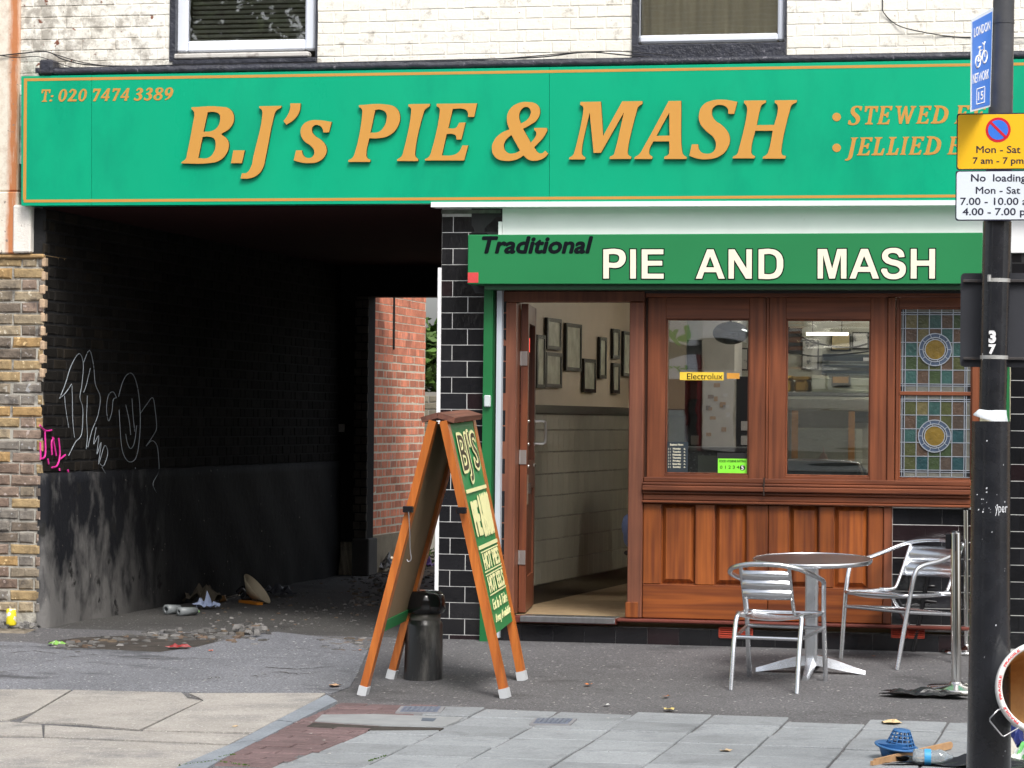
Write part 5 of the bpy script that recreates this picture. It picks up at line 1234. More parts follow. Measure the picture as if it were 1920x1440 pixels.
mb = MB(); mb.tube(smoothpath([at(1475,612,5), at(1520,640,5), at(1590,652,5), at(1640,640,5)], 6), .008, 6); mb.tube(smoothpath([at(1475,655,5), at(1530,668,5), at(1640,658,5)], 6), .006, 6)
tag(mb.build('kitchen_cable', CAB), 'sagging black cables across the kitchen in the right window', 'cable')
# right window contents
t, x0, x1, z0, z1 = ib('menu_board', 'grey chalk menu board on the back wall in the right window', 'menu board', 1540, 1660, 664, 704, 6.4, .05, None)
MB().box(x0, x1, 6.4, 6.45, z0, z1, c=.01).build('board', M('slate_grey_board', (.085,.105,.12), .6), t)
mb = MB()
for k_ in range(3): mb.box(x0+.35+k_*.11, x0+.41+k_*.11, 6.392, 6.399, z0+.12, z0+.15)
mb.build('chalk_mark', WHITE, t, kind='stuff')
for k_, (pa, pb, pc, pd, mt_, lb) in enumerate(((1462,1484,704,736,M('mustard_bin', (.45,.27,.04), .5),'mustard yellow food bin at the left of the kitchen shelf'), (1486,1517,706,736,M('mustard_bin_lid', (.42,.25,.05), .5),'wider mustard yellow food bin on the kitchen shelf'), (1520,1546,704,732,M('cream_bin', (.5,.48,.38), .6),'cream food tub beside the mustard bins'))):
    t, x0, x1, z0, z1 = ib('food_bin', lb, 'bin', pa, pb, pc, pd, 5.8, .3, None, grp='food bins on the kitchen shelf')
    MB().box(x0+.01, x1-.01, 5.8, 6.1, z0, z1-.03, c=.02).build('tub', mt_, t); MB().box(x0, x1, 5.79, 6.11, z1-.029, z1, c=.008).build('lid', mt_, t)
t, x0, x1, z0, z1 = ib('kitchen_shelf', 'long grey kitchen shelf carrying food bins', 'shelf', 1455, 1660, 736, 742, 5.7, .5, None)
MB().box(x0, x1, 5.7, 6.5, z0, z1, c=.004).build('board', M('grey_shelf', (.2,.2,.2), .4), t)
MB().box(x1-.6, x1, 5.69, 6.3, z1+.001, z1+.12, c=.01).build('back_strip', M('pale_green_strip', (.42,.45,.36), .6), t)
t, x0, x1, z0, z1 = ib('oven_hood', 'pale metal kitchen range with orange uprights in the right window', 'range', 1480, 1605, 744, 905, 5.2, .5, None, floor=True)
MB().box(x0, x1, 5.2, 5.7, z0, z1-.25, c=.01).build('body', M('greenish_steel', (.36,.38,.31), .35, .4, vs=3), t); MB().box(x0-.1, x1+.12, 5.15, 5.75, z1-.11, z1, c=.02).build('hood', M('pale_hood', (.45,.46,.4), .35, .4), t)
for xx in (x0+.02, x1-.06): MB().box(xx, xx+.05, 5.18, 5.199, z1-.6, z1-.11).build('upright', M('orange_upright', (.50,.22,.03), .5), t)
t, x0, x1, z0, z1 = ib('till', 'small black till with amber display beyond the right window', 'till', 1559, 1593, 704, 726, 5.6, .2, None)
MB().box(x0, x1, 5.6, 5.69, z0, z1, c=.01).build('case', BLK, t); MB().box(x0+.01, x1-.01, 5.594, 5.599, z1-.06, z1-.01).build('display', M('amber_display', (.35,.17,.02), .5), t)
t, x0, x1, z0, z1 = ib('car_reflection_bench', 'dark blue bench with chrome edge added in place of a car reflection low in the right window', 'bench', 1462, 1622, 860, 905, 1.2, .5, None, floor=True)  # bench added to stand in for a parked car's reflection
MB().box(x0, x1, 1.2, 1.35, z0, z1-.02, c=.05).build('backrest', M('dark_blue_vinyl', (.010,.022,.045), .25), t); MB().box(x0, x1, 1.35, 1.8, z0, z0+.45, c=.03).build('seat', M('dark_blue_vinyl_seat', (.010,.022,.045), .3), t)
mb = MB(); mb.tube(smoothpath([(x0+.01,1.2,z1-.16),(x0+.02,1.2,z1-.05),(x0+.08,1.2,z1-.01),(x1-.1,1.2,z1-.02),(x1-.03,1.2,z1-.06),(x1-.005,1.2,z1-.2)], 5), .009, 8); mb.build('trim', CHROME, t)
t, x0, x1, z0, z1 = ib('sauce_bottle', 'pink sauce bottle with a pointed nozzle standing behind the right window', 'bottle', 1537, 1551, 848, 885, 1.9, .05, None)
xm = (x0+x1)/2; MB().lathe([(.03,0),(.032,.02),(.032,.09),(.02,.12),(.006,.13),(.003,.17),(0,.172)], (xm, 1.9, z0), 16).build('bottle', M('pinkish_bottle', (.52,.33,.26), .4), t)
t = thing('dining_table', 'dark dining table inside the right window under the sauce bottle', 'table', (xm, 1.9, FL))
MB().box(xm-.5, xm+.5, 1.82, 2.5, z0-.04, z0-.002, c=.008).build('top', M('dark_table_top', (.04,.03,.03), .3), t); MB().tube([(xm,2.15,FL),(xm,2.15,z0-.04)], .04, 12).build('pedestal', BLK, t)
# seated diner (jeans showing beside the right door jamb)
def skin(name, joints, edges, root, mat, parent, sub=2):
    me = bpy.data.meshes.new(name); me.from_pydata([j[0] for j in joints], edges, []); o = bpy.data.objects.new(name, me); col.objects.link(o)
    md = o.modifiers.new('s', 'SKIN'); md.use_smooth_shade = True
    for i, j in enumerate(joints): me.skin_vertices[0].data[i].radius = (j[1], j[2] if len(j) > 2 else j[1])
    me.skin_vertices[0].data[root].use_root = True
    o.modifiers.new('b', 'SUBSURF').levels = sub; o.modifiers['b'].render_levels = sub
    bpy.context.view_layer.update()
    m2 = bpy.data.meshes.new_from_object(o.evaluated_get(bpy.context.evaluated_depsgraph_get())); m2.name = name
    bpy.data.objects.remove(o); m2.materials.clear(); m2.materials.append(mat)
    for p_ in m2.polygons: p_.use_smooth = True
    return link(name, m2, parent)
hx = at(1214, 1000, 1.3).x; hy = 1.3; sz = FL+.40
pe = thing('person', 'seated diner in blue jeans and dark red top, mostly hidden by the door jamb', 'person', (hx, hy, FL))
skin('body', [((hx+.03,hy,sz+.16),.08,.09),((hx+.03,hy+.02,sz+.28),.09,.11),((hx+.03,hy+.04,sz+.45),.10,.13),((hx,hy+.05,sz+.56),.06),((hx+.02,hy+.09,sz+.68),.075,.085),((hx+.03,hy+.10,sz+.79),.07,.08),
     ((hx-.10,hy+.05,sz+.50),.05),((hx-.09,hy+.14,sz+.26),.04),((hx-.12,hy+.36,sz+.20),.032),((hx+.17,hy+.03,sz+.50),.055),((hx+.22,hy+.10,sz+.26),.043),((hx+.12,hy+.36,sz+.20),.032)],
     [(0,1),(1,2),(2,3),(3,4),(4,5),(2,6),(6,7),(7,8),(2,9),(9,10),(10,11)], 0, M('dark_red_top', (.13,.02,.02), .85), pe)
skin('jeans', [((hx,hy,sz+.09),.18,.18),((hx,hy,sz+.24),.15,.16),((hx-.11,hy+.10,sz+.05),.095),((hx-.13,hy+.45,sz+.04),.07),((hx-.13,hy+.47,FL+.25),.055),((hx-.13,hy+.46,FL+.08),.05),
     ((hx+.11,hy+.10,sz+.05),.095),((hx+.13,hy+.45,sz+.04),.07),((hx+.13,hy+.47,FL+.25),.055),((hx+.13,hy+.46,FL+.08),.05)], [(0,1),(0,2),(2,3),(3,4),(4,5),(0,6),(6,7),(7,8),(8,9)], 0, M('pale_blue_denim', (.20,.27,.50), .9, vs=30, var=.15, bmp=.3), pe)
mb = MB(); mb.lathe([(.0,.10),(.07,.09),(.095,.03),(.09,-.05),(.06,-.09),(0,-.1)][::-1], (hx+.03,hy+.085,sz+.78), 16); mb.build('hair', M('dark_brown_hair', (.02,.014,.01), .6), pe)
t = thing('dining_chair', 'dark wooden dining chair under the seated diner', 'chair', (hx, hy, FL))
MB().box(hx-.13, hx+.2, hy-.16, hy+.26, sz-.06, sz-.03, c=.01).build('seat', BLK, t)
for sx_ in (-.08, .18):
    for sy_ in (-.14, .24): MB().tube([(hx+sx_,hy+sy_,FL),(hx+sx_,hy+sy_,sz-.06)], .016, 8).build('leg', BLK, t)

# ================================================================= A-FRAME BOARD
NL, NR, FLt, FR = G(680,1303), G(948,1308), G(733,1272), G(980,1275)
nm = (NL+NR)/2; fm = (FLt+FR)/2
def ontop(px, py, base): return at(px, py, base.y)
TN = at(823, 789, nm.y); TF = at(872, 783, fm.y)
bd = thing('sandwich_board', "orange pine folding sandwich board with a green menu panel lettered BJ'S", 'sandwich board', (nm.x, nm.y, nm.z))
def lerp(a, b, t): return Vector(a)*(1-t)+Vector(b)*t
axis = (TF-TN).normalized()
def leaf(n_, f_, tn, tf, sgn):
    """one hinged leaf: two legs with grey feet, a panel between"""
    for a, b in ((n_, tn), (f_, tf)):
        d = (b-a).normalized()
        MB().beam(a+d*.035, b, .066, .042, axis).build('leg', ORNW, bd)
        l = MB().beam(a-d*.002, a+d*.052, .074, .050, axis).build('foot', M('grey_tape_foot', (.50,.52,.54), .6), bd)
    return
tl, trr = TN+Vector((-.030,0,0)), TN+Vector((.030,0,0)); tfl, tfr = TF+Vector((-.030,0,0)), TF+Vector((.030,0,0))
leaf(NL, FLt, tl, tfl, -1); leaf(NR, FR, trr, tfr, 1)
def panel(n_, f_, tn, tf, t0, t1, off, mats, name, th=.006):
    a, b, c_, d = lerp(n_,tn,t0), lerp(f_,tf,t0), lerp(f_,tf,t1), lerp(n_,tn,t1)
    ins = axis*.02; nrm = (b-a).cross(d-a).normalized()
    return (a+ins, b-ins, c_-ins, d+ins, nrm)
# right leaf: green printed face outward
a, b, c_, d, nr = panel(NR, FR, trr, tfr, .225, .985, 0, None, None)
sh_ = (nr if nr.x > 0 else -nr)*.017; a, b, c_, d = a+sh_, b+sh_, c_+sh_, d+sh_
MB().hexa([a-nr*.006, b-nr*.006, b, a, d-nr*.006, c_-nr*.006, c_, d]).build('menu_panel', BRDG, bd)
U = (b-a); V = (d-a)
nr2 = nr if nr.x > 0 else -nr
def bt(mb, s, u0, u1, v0, v1, bold=.02, dep=.002, off=.001, shear=0, slope=0.0):
    W_, H_ = U.length, V.length; tm = MB(); put_text(tm, s, (u0*W_, v0*H_, 0), ((u1-u0)*W_, 0, 0), (0, (v1-v0)*H_, 0), dep, bold, shear)
    mb.add([bpt(x/W_, y/H_) + nr2*(z+off) for x, y, z in tm.v], tm.f)
def bpt(u, v): return a*(1-u)*(1-v)+b*u*(1-v)+c_*u*v+d*(1-u)*v
mb = MB(); bt(mb, "BJ'S", .13, .90, .70, .965, .05, .002, .0065); mb.build('title_outline', LEMON, bd)
mb = MB(); bt(mb, "BJ'S", .15, .88, .715, .95, .0, .0008, .0088); mb.build('title_fill', M('dark_brown_ink', (.04,.03,.015), .6), bd)
mb = MB(); bt(mb, "PIE", .11, .40, .455, .625, .05, .002, .0065); bt(mb, "& MASH", .43, .93, .44, .65, .05, .002, .0065); mb.build('middle_lettering', LEMON, bd)
mb = MB()
for v in (.665, .395):
    q = [bpt(.05,v)+nr2*.0065, bpt(.95,v)+nr2*.0065, bpt(.95,v+.018)+nr2*.0065, bpt(.05,v+.018)+nr2*.0065]
    mb.hexa([q[0], q[1], q[1]+nr2*.002, q[0]+nr2*.002, q[3], q[2], q[2]+nr2*.002, q[3]+nr2*.002])
mb.build('rule_line', LEMON, bd)
mb = MB(); bt(mb, "HOT PIES", .13, .90, .295, .375, .04, .002, .0065); bt(mb, "HOT EELS", .13, .90, .185, .265, .04, .002, .0065)
for v in (.378, .284, .268, .174):
    q = [bpt(.10,v)+nr2*.0065, bpt(.93,v)+nr2*.0065, bpt(.93,v+.006)+nr2*.0065, bpt(.10,v+.006)+nr2*.0065]
    mb.hexa([q[0], q[1], q[1]+nr2*.002, q[0]+nr2*.002, q[3], q[2], q[2]+nr2*.002, q[3]+nr2*.002])
mb.build('menu_lettering', LEMON, bd)
mb = MB(); bt(mb, "Eat In & Take", .12, .86, .105, .155, .0, .002, .0065, .3); bt(mb, "Away Available", .10, .92, .035, .085, .0, .002, .0065, .3); mb.build('script_lettering', LEMON, bd)
# left leaf: hardboard back facing inward, green at the foot
a2, b2, c2_, d2, nl_ = panel(NL, FLt, tl, tfl, .225, .985, 0, None, None)
MB().hexa([a2-nl_*.004, b2-nl_*.004, b2, a2, d2-nl_*.004, c2_-nl_*.004, c2_, d2]).build('back_panel', HARDB, bd)
mb = MB(); e = .055; q0, q1, q2, q3 = a2, b2, lerp(b2,c2_,e), lerp(a2,d2,e); nn_ = nl_ if nl_.x > 0 else -nl_
mb.hexa([q0+nn_*.001, q1+nn_*.001, q1+nn_*.007, q0+nn_*.007, q3+nn_*.001, q2+nn_*.001, q2+nn_*.007, q3+nn_*.007]); mb.build('green_strip', BRDG, bd)
# top caps
CAP = wood('weathered_cap_wood', (.20,.075,.045), (.12,.045,.03), 'y', .7, 0)
for s, (p, q) in ((-1, (tl, tfl)), (1, (trr, tfr))):
    p0 = p+axis*-.03+Vector((s*.018, 0, .018)); p1 = q+axis*.02+Vector((s*.018, 0, .018))
    MB().beam(p0, p1, .095, .030, Vector((1, 0, -s*.30))).build('cap', CAP, bd)
# black clips and hook wire
for (px, py, bp) in ((765, 955, NL), (865, 957, NR)):
    p = at(px, py, nm.y-.065); MB().box(p.x-.028, p.x+.028, p.y-.012, p.y+.02, p.z-.018, p.z+.018, c=.004).build('clip', BLKG, bd)
p = at(766, 960, nm.y-.08); mb = MB()
mb.tube(smoothpath([p, at(768,990,p.y), at(769,1030,p.y), at(771,1048,p.y), at(766,1053,p.y), at(763,1049,p.y)], 4), .0035, 6); mb.build('hook', STEEL, bd)
p0, p1 = at(733, 1045, nm.y-.03), at(748, 1048.5, nm.y-.03); MB().beam(p0, p1, .006, .012, (0,1,0)).build('tape_strip', M('pale_tape', (.7,.6,.45), .6), bd)

# ================================================================= BOLLARD
bp = G(793, 1272)
bl = thing('bollard', 'short black cast iron bollard with a domed cap behind the sandwich board', 'bollard', bp)
def lean(mb, p, kx=.02, ky=0): mb.v = [(x+kx*(z-p.z), y+ky*(z-p.z), z) for x, y, z in mb.v]; return mb
S_ = 1/ (5500/ (FWD.dot(bp-CAM)))
hpx = lambda y: (1272-y)*S_
r0 = 36*S_
BOLL = M('worn_black_iron', (.018,.019,.020), .30, vs=7, var=.5, bmp=.2, bs=30, c2=(.16,.155,.145), c2t=(.52,.72), c2s=6, stretch=(1,1,.3), spec=.6)
lean(MB().lathe([(r0*1.03,-.02),(r0*1.02,.02),(r0*.96,hpx(1172)),(r0*.93,hpx(1168)),(r0*.78,hpx(1160)),(r0*.76,hpx(1152))], bp, 36), bp).build('post', BOLL, bl)
lean(MB().lathe([(r0*.80,hpx(1163)),(r0*.84,hpx(1160)),(r0*.83,hpx(1150)),(r0*.78,hpx(1149))], bp, 36), bp).build('neck_ring', M('worn_grey_ring', (.16,.155,.14), .35, .4, vs=8, var=.3), bl)
lean(MB().lathe([(r0*.80,hpx(1150)),(r0*1.00,hpx(1148)),(r0*1.06,hpx(1140)),(r0*1.05,hpx(1126)),(r0*.98,hpx(1115)),(r0*.80,hpx(1108.5)),(r0*.4,hpx(1106.5)),(0,hpx(1106))], bp, 36), bp).build('cap', M('glossy_black_iron', (.012,.012,.013), .14, bmp=.05, bs=20), bl)

# ================================================================= TABLE
tc = G(1521, 1262); k_ = 1/(5500/(FWD.dot(tc-CAM)))      # metres per photograph pixel there
tb_ = thing('bistro_table', 'round bistro table with dark top and aluminium pedestal outside the shopfront', 'table', tc)
ht = (1262-1048)*k_; rt = 112*k_; til = R(-3.0)
def tilt(mb, c, a=til):
    ca, sa = math.cos(a), math.sin(a); mb.v = [(x, c.y+(y-c.y)*ca-(z-c.z)*sa, c.z+(y-c.y)*sa+(z-c.z)*ca) for x, y, z in mb.v]; return mb
til = R(3.2)
ct = Vector((tc.x, tc.y, tc.z+ht))
tilt(MB().lathe([(0,-.004),(rt-.006,-.004),(rt-.006,.0),(0,.0)][::-1], ct, 64, smooth=False), ct, til).build('tabletop', M('dark_brown_laminate', (.052,.036,.034), .28, vs=8, var=.3, bmp=.02), tb_)
tilt(MB().lathe([(rt-.016,-.020),(rt-.004,-.023),(rt,-.016),(rt+.001,-.006),(rt,.001),(rt-.005,.004),(rt-.009,.002),(rt-.009,-.003)], ct, 64), ct, til).build('rim', ALU, tb_)
tilt(MB().lathe([(0,-.022),(rt-.012,-.022),(rt-.012,-.006)], ct, 48), ct, til).build('underside', M('grey_underside', (.2,.2,.2), .6), tb_)
mb = MB(); zt_, zb_2 = tc.z+ht-.02, tc.z+.045
mb.box(tc.x-.036, tc.x+.036, tc.y-.036, tc.y+.036, zb_2, zt_, c=.011)
mb.build('column', ALU, tb_)
mb = MB()
for s in (-1, 1):
    mb.box(tc.x-.012, tc.x+.012, tc.y-.0395 if s < 0 else tc.y+.0365, tc.y-.0365 if s < 0 else tc.y+.0395, zb_2, zt_, c=.001)
mb.build('column_rib', ALU, tb_)
for dx, dy, L in ((-1,0,104*k_), (1,0,102*k_), (0,-1,.30), (0,1,.30)):
    mb = MB(); u = Vector((dx,dy,0)); s = Vector((-dy,dx,0)); pr_ = [(0,.050,.110,.034),(.25,.040,.098,.032),(.55,.022,.070,.028),(.85,.006,.038,.022),(1.0,.0,.024,.017)]
    vs = []
    for t_, zl_, zh_, w_ in pr_:
        c = Vector((tc.x, tc.y, 0))+u*(L*t_); g = gz(c.y) if dx == 0 else tc.z
        if dx == 0: g = tc.z*(1-t_) + gz(tc.y+dy*L)*t_
        vs += [c+s*w_+Vector((0,0,g+zl_)), c-s*w_+Vector((0,0,g+zl_)), c-s*w_*.6+Vector((0,0,g+zh_)), c+s*w_*.6+Vector((0,0,g+zh_))]
    fs = [(3,2,1,0)]+[(4*i+q, 4*i+(q+1) % 4, 4*i+4+(q+1) % 4, 4*i+4+q) for i in range(4) for q in range(4)]+[(16,17,18,19)]
    mb.add(vs, fs); o = mb.build('foot', ALU, tb_)

# ================================================================= CHAIRS
def chair(lab, front_l, front_r, rear_l, rear_r, topz, seatz, armz, mat, group='chairs round the bistro table', slats=3, rad=.0142):
    """tubular bistro chair between four foot positions (left and right as the sitter sees them)"""
    fl, frr, rl, rr_ = [Vector(p) for p in (front_l, front_r, rear_l, rear_r)]
    c = (fl+frr+rl+rr_)/4; t = thing('bistro_chair', lab, 'chair', c, group)
    fw = ((fl+frr)/2-(rl+rr_)/2); fw.z = 0; dep = fw.length; fw.normalize(); rt_ = fw.cross(Vector((0,0,1)))
    hw = ((frr-fl).length)/2; rw_ = ((rr_-rl).length)/2; fc = (fl+frr)/2; rc = (rl+rr_)/2
    def q(s, f, z, wd): # s side -1/+1 * width, f 0 rear .. 1 front
        b = rc*(1-f)+fc*f; return Vector((b.x, b.y, c.z+z)) + rt_*(s*wd)
    for s, ft, rf in ((-1, fl, rl), (1, frr, rr_)):
        # front leg sweeps up into the arm
        pts = [ft, q(s,.88,seatz,hw*.97), q(s,.82,armz*.93,hw*1.0), q(s,.74,armz,hw*1.03), q(s,.5,armz+.025,hw*1.05), q(s,.24,armz+(topz-armz)*.5,hw*1.01), q(s,.05,topz-.02,hw*.80), q(s,-.03,topz,hw*.40), q(0,-.05,topz+.004,0)]
        MB().tube([ft]+smoothpath(pts[1:], 5), rad, 10).build('arm_leg', mat, t)
        MB().tube(smoothpath([rf, rf*.45+q(s,.17,seatz,rw_*.98)*.55, q(s,.19,seatz-.03,rw_*.98), q(s,.25,seatz,rw_*.95), q(s,.40,seatz+.004,hw*.9)], 4), rad, 10).build('rear_leg', mat, t)
        MB().tube(smoothpath([q(s,.42,seatz+.006,rw_*.74), q(s,.27,seatz+.01,rw_*.74), q(s,.20,seatz+.05,rw_*.72), q(s,.0,topz-.01,rw_*.72)], 5), rad*.8, 8).build('back_post', mat, t)
        a = ft*.22+q(s,.88,seatz,hw*.97)*.78; b = rf*.24+q(s,.19,seatz-.03,rw_*.98)*.76
        MB().tube([a, b], rad*.75, 8).build('side_stretcher', mat, t)
    a = rl*.24+q(-1,.19,seatz-.03,rw_*.98)*.76; b = rr_*.24+q(1,.19,seatz-.03,rw_*.98)*.76
    MB().tube([a, b], rad*.75, 8).build('rear_stretcher', mat, t)
    a = fl*.22+q(-1,.88,seatz,hw*.97)*.78; b = frr*.22+q(1,.88,seatz,hw*.97)*.78
    MB().tube([a, b], rad*.75, 8).build('front_stretcher', mat, t)
    MB().tube(smoothpath([q(-1,.40,seatz,hw*.9), q(-1,.6,seatz-.002,hw*.93), q(-1,.88,seatz,hw*.93), q(-.6,.95,seatz-.004,hw), q(.6,.95,seatz-.004,hw), q(1,.88,seatz,hw*.93), q(1,.6,seatz-.002,hw*.93), q(1,.40,seatz,hw*.9)], 4), rad*.85, 8).build('seat_frame', mat, t)
    for i in range(7):      # seat slats from side to side, dished
        f = .27+i*.102; wd = hw*.90 if f > .38 else rw_*.92; vs = []; n = 8; dd = .045/dep
        for j in range(n+1):
            s = -1+2*j/n; z = seatz-.004-.020*(1-s*s)-.006*math.cos((f-.5)*3)
            for ff in (f-dd*.66, f+dd*.66): vs.append(q(s, ff, z+.006, wd)); vs.append(q(s, ff, z, wd))
        fs = []
        for j in range(n):
            o_ = j*4; fs += [(o_, o_+4, o_+6, o_+2), (o_+1, o_+3, o_+7, o_+5), (o_, o_+1, o_+5, o_+4), (o_+2, o_+6, o_+7, o_+3)]
        MB().add(vs, fs, smooth=False).build('seat_slat', mat, t)
    for i in range(slats):
        zc_ = seatz+.10+(topz-seatz-.13)*(i+.42)/slats; hh_ = (topz-seatz-.10)/slats*.45; vs = []; n = 8
        f0 = .02-.20*((zc_-seatz)/(topz-seatz))
        for j in range(n+1):
            s = -1+2*j/n; bow = -.035*(1-s*s)/dep
            for zz in (zc_-hh_, zc_+hh_):
                ff = .20-.20*((zz-seatz)/(topz-seatz))+bow
                vs.append(q(s, ff, zz, rw_*.72)); vs.append(q(s, ff-.006/dep, zz, rw_*.72))
        fs = []
        for j in range(n):
            o_ = j*4; fs += [(o_, o_+2, o_+6, o_+4), (o_+1, o_+5, o_+7, o_+3), (o_, o_+4, o_+5, o_+1), (o_+2, o_+3, o_+7, o_+6)]
        MB().add(vs, fs, smooth=True).build('back_slat', mat, t)
    return t
chair('aluminium chair seen from behind, pulled up in front of the bistro table', G(1405,1268), G(1548,1277), G(1370,1294), G(1494,1301), .69, .40, .585, ALU)
chair('aluminium chair facing left on the right side of the bistro table, nearer the queue post', G(1682,1256), G(1577,1235), G(1788,1243), G(1724,1220), .71, .405, .58, ALU, slats=2)
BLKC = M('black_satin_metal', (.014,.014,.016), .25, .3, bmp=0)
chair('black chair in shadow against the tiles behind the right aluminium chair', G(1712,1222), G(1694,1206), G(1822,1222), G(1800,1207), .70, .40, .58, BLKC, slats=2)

# ================================================================= QUEUE POSTS
def queue(px, py, rpx, ytop, brpx, lab, clip):
    p = G(px, py); k_ = 1/(5500/(FWD.dot(p-CAM))); t = thing('queue_post', lab, 'barrier post', p, 'polished steel queue posts')
    h = (py-ytop)*k_
    def ln(mb): return lean(mb, p, -.012)
    MB().lathe([(brpx*k_,0),(brpx*k_,.012),(brpx*k_-.012,.024),(rpx*k_*1.5,.034),(rpx*k_*1.1,.05)], p+Vector((0,0,.004)), 40, axis=(0,-SAP,1)).build('base', CHROME, t)
    ln(MB().lathe([(rpx*k_,.03),(rpx*k_,h-.004),(rpx*k_*.97,h)], p, 24)).build('pole', CHROME, t)
    ln(MB().lathe([(rpx*k_*.9,h),(rpx*k_*.9,h+.008),(rpx*k_*.5,h+.012)], p, 20)).build('cap', BLKG, t)
    if clip:
        MB().box(p.x-rpx*k_*1.9-.012*h, p.x-rpx*k_*.9-.012*h, p.y-.02, p.y+.02, p.z+h-.09, p.z+h-.005, c=.004).build('belt_clip', BLKG, t)
        MB().box(p.x-.002-.012*h, p.x+.006-.012*h, p.y-rpx*k_-.004, p.y-rpx*k_+.004, p.z+h-.10, p.z+h-.01).build('slot', BLK, t)
    return p, h, k_
p1, h1, _ = queue(1793, 1296, 9.8, 999, 58, 'nearer polished steel queue post with a black belt clip', True)
p2, h2, _ = queue(1812, 1224, 5.5, 957, 48, 'farther slim steel queue post half hidden by the lamp post', False)

# ================================================================= LAMP POST WITH SIGNS
DPL = 12.1
def pp(px, py, dep=DPL):
    d = ray(px, py); return CAM + d*(dep/FPX)
K = DPL/FPX
pb = pp(1857, 1475); pb.z = gz(pb.y)
lpst = thing('lamp_post', 'black tubular lamp post with white collar and numerals at the right', 'lamp post', pb)
yref = pb.y
def pl(px, py): return at(px, py, yref)
cxl = lambda y: 1857.5+(1440-y)*.0028      # axis x of the wide tube at row y
MB().tube([pl(1853.5,1475), pl(1856.5,1100), pl(1858.5,790)], [42*K,37.5*K,36.3*K], 40).build('base_tube', POLE, lpst)
MB().tube([pl(1857,789), pl(1858,786), pl(1862,772), pl(1862,769)], [33.5*K,34.5*K,26*K,25*K], 40).build('collar', M('white_collar_paint', (.72,.76,.80), .5, c2=(.35,.35,.35), c2t=(.6,.7), c2s=30), lpst)
MB().tube([pl(1861,772), pl(1870,416)], [25.2*K,27*K], 40).build('upper_tube', POLE, lpst)
MB().tube([pl(1870,416), pl(1882,0), pl(1890,-300), pl(1900,-900)], [25.5*K,20*K,19*K,17*K], 40).build('top_tube', POLEU, lpst)
def strap(y, x, rr2, mat, hgt=7):
    a_, b_ = pl(x, y+hgt/2), pl(x+.1, y-hgt/2); MB().tube([a_, b_], rr2*K, 40).build('strap', mat, lpst)
STR = M('pale_steel_strap', (.55,.55,.53), .4, .6, c2=(.3,.2,.14), c2t=(.6,.7), c2s=40)
strap(526, 1867.5, 26.6, STR); strap(670, 1863.7, 26.2, STR); strap(41, 1880.5, 21.6, POLEU); strap(182, 1877, 22.4, POLEU)
for (x, y) in ((1856.5,523),(1845.5,669)):
    p = pl(x, y); p = Vector((p.x, p.y-.055-.012, p.z)) if x > 1850 else Vector((p.x, p.y-.03, p.z)); MB().tube([p+Vector((0,0,-.014)), p+Vector((0,0,.014))], .008, 8).build('strap_buckle', STR, lpst)
# numerals
def onpole(mb, s, x0, y0, x1, y1, rad, bold=.02, axis_x=1865, depth=.002):
    p0 = pl(x0, y1); p1_ = pl(x1, y1); p2_ = pl(x0, y0); c = pl(axis_x, (y0+y1)/2)
    k = (s, bold, 0)
    if k not in _tc: _tc[k] = text_data(s, bold, 0)
    vs, fs, _ = _tc[k]; out = []
    for u, v, w_ in vs:
        x = p0.x+(p1_.x-p0.x)*u; z = p0.z+(p2_.z-p0.z)*v; dx = x-c.x; r_ = rad+w_*depth+.001
        out.append((x, c.y-math.sqrt(max(r_*r_-dx*dx, 0)), z))
    mb.add(out, fs)
mb = MB(); onpole(mb, '3', 1855, 620, 1869, 644, 26*K, .06); onpole(mb, '7', 1855, 646, 1869, 665, 26*K, .06); mb.build('numeral', WHITE, lpst)
SCR = M('scratched_paint_mark', (.6,.62,.65), .6, bmp=0)
mb = MB(); rr = random.Random(12)
for k__ in range(30):
    y = rr.choice((rr.uniform(820,1020), rr.uniform(1150,1420), rr.uniform(930,960))); x = rr.uniform(1830, 1888) if y > 820 else rr.uniform(1845,1885)
    c = pl(1857, y); p = pl(x, y); dx = p.x-c.x; R_ = (36+(y-800)*.006)*K+.0012
    if abs(dx) < R_*.95:
        yy_ = c.y-math.sqrt(R_*R_-dx*dx); s = rr.uniform(.001,.0035); mb.add([(p.x-s,yy_,p.z-s),(p.x+s*.8,yy_,p.z-s*.6),(p.x+s,yy_,p.z+s*1.4),(p.x-s*.7,yy_,p.z+s)], [(0,1,2,3)])
for ln in ([(1830,1172),(1842,1180),(1852,1196),(1859,1212)], [(1836,1178),(1846,1190)], [(1838,1172),(1849,1178),(1853,1190)]):
    pts = []
    for x, y in ln:
        c = pl(1857, y); p = pl(x, y); dx = p.x-c.x; R_ = 37.6*K; pts.append((p.x, c.y-math.sqrt(R_*R_-dx*dx), p.z))
    mb.tube(pts, .0012, 4)
onpole(mb, 'yper', 1868, 948, 1890, 966, 36.6*K, .0, 1858, .001)
mb.build('scratch', SCR, lpst, kind='stuff')
mb = MB(); rs_ = MB()
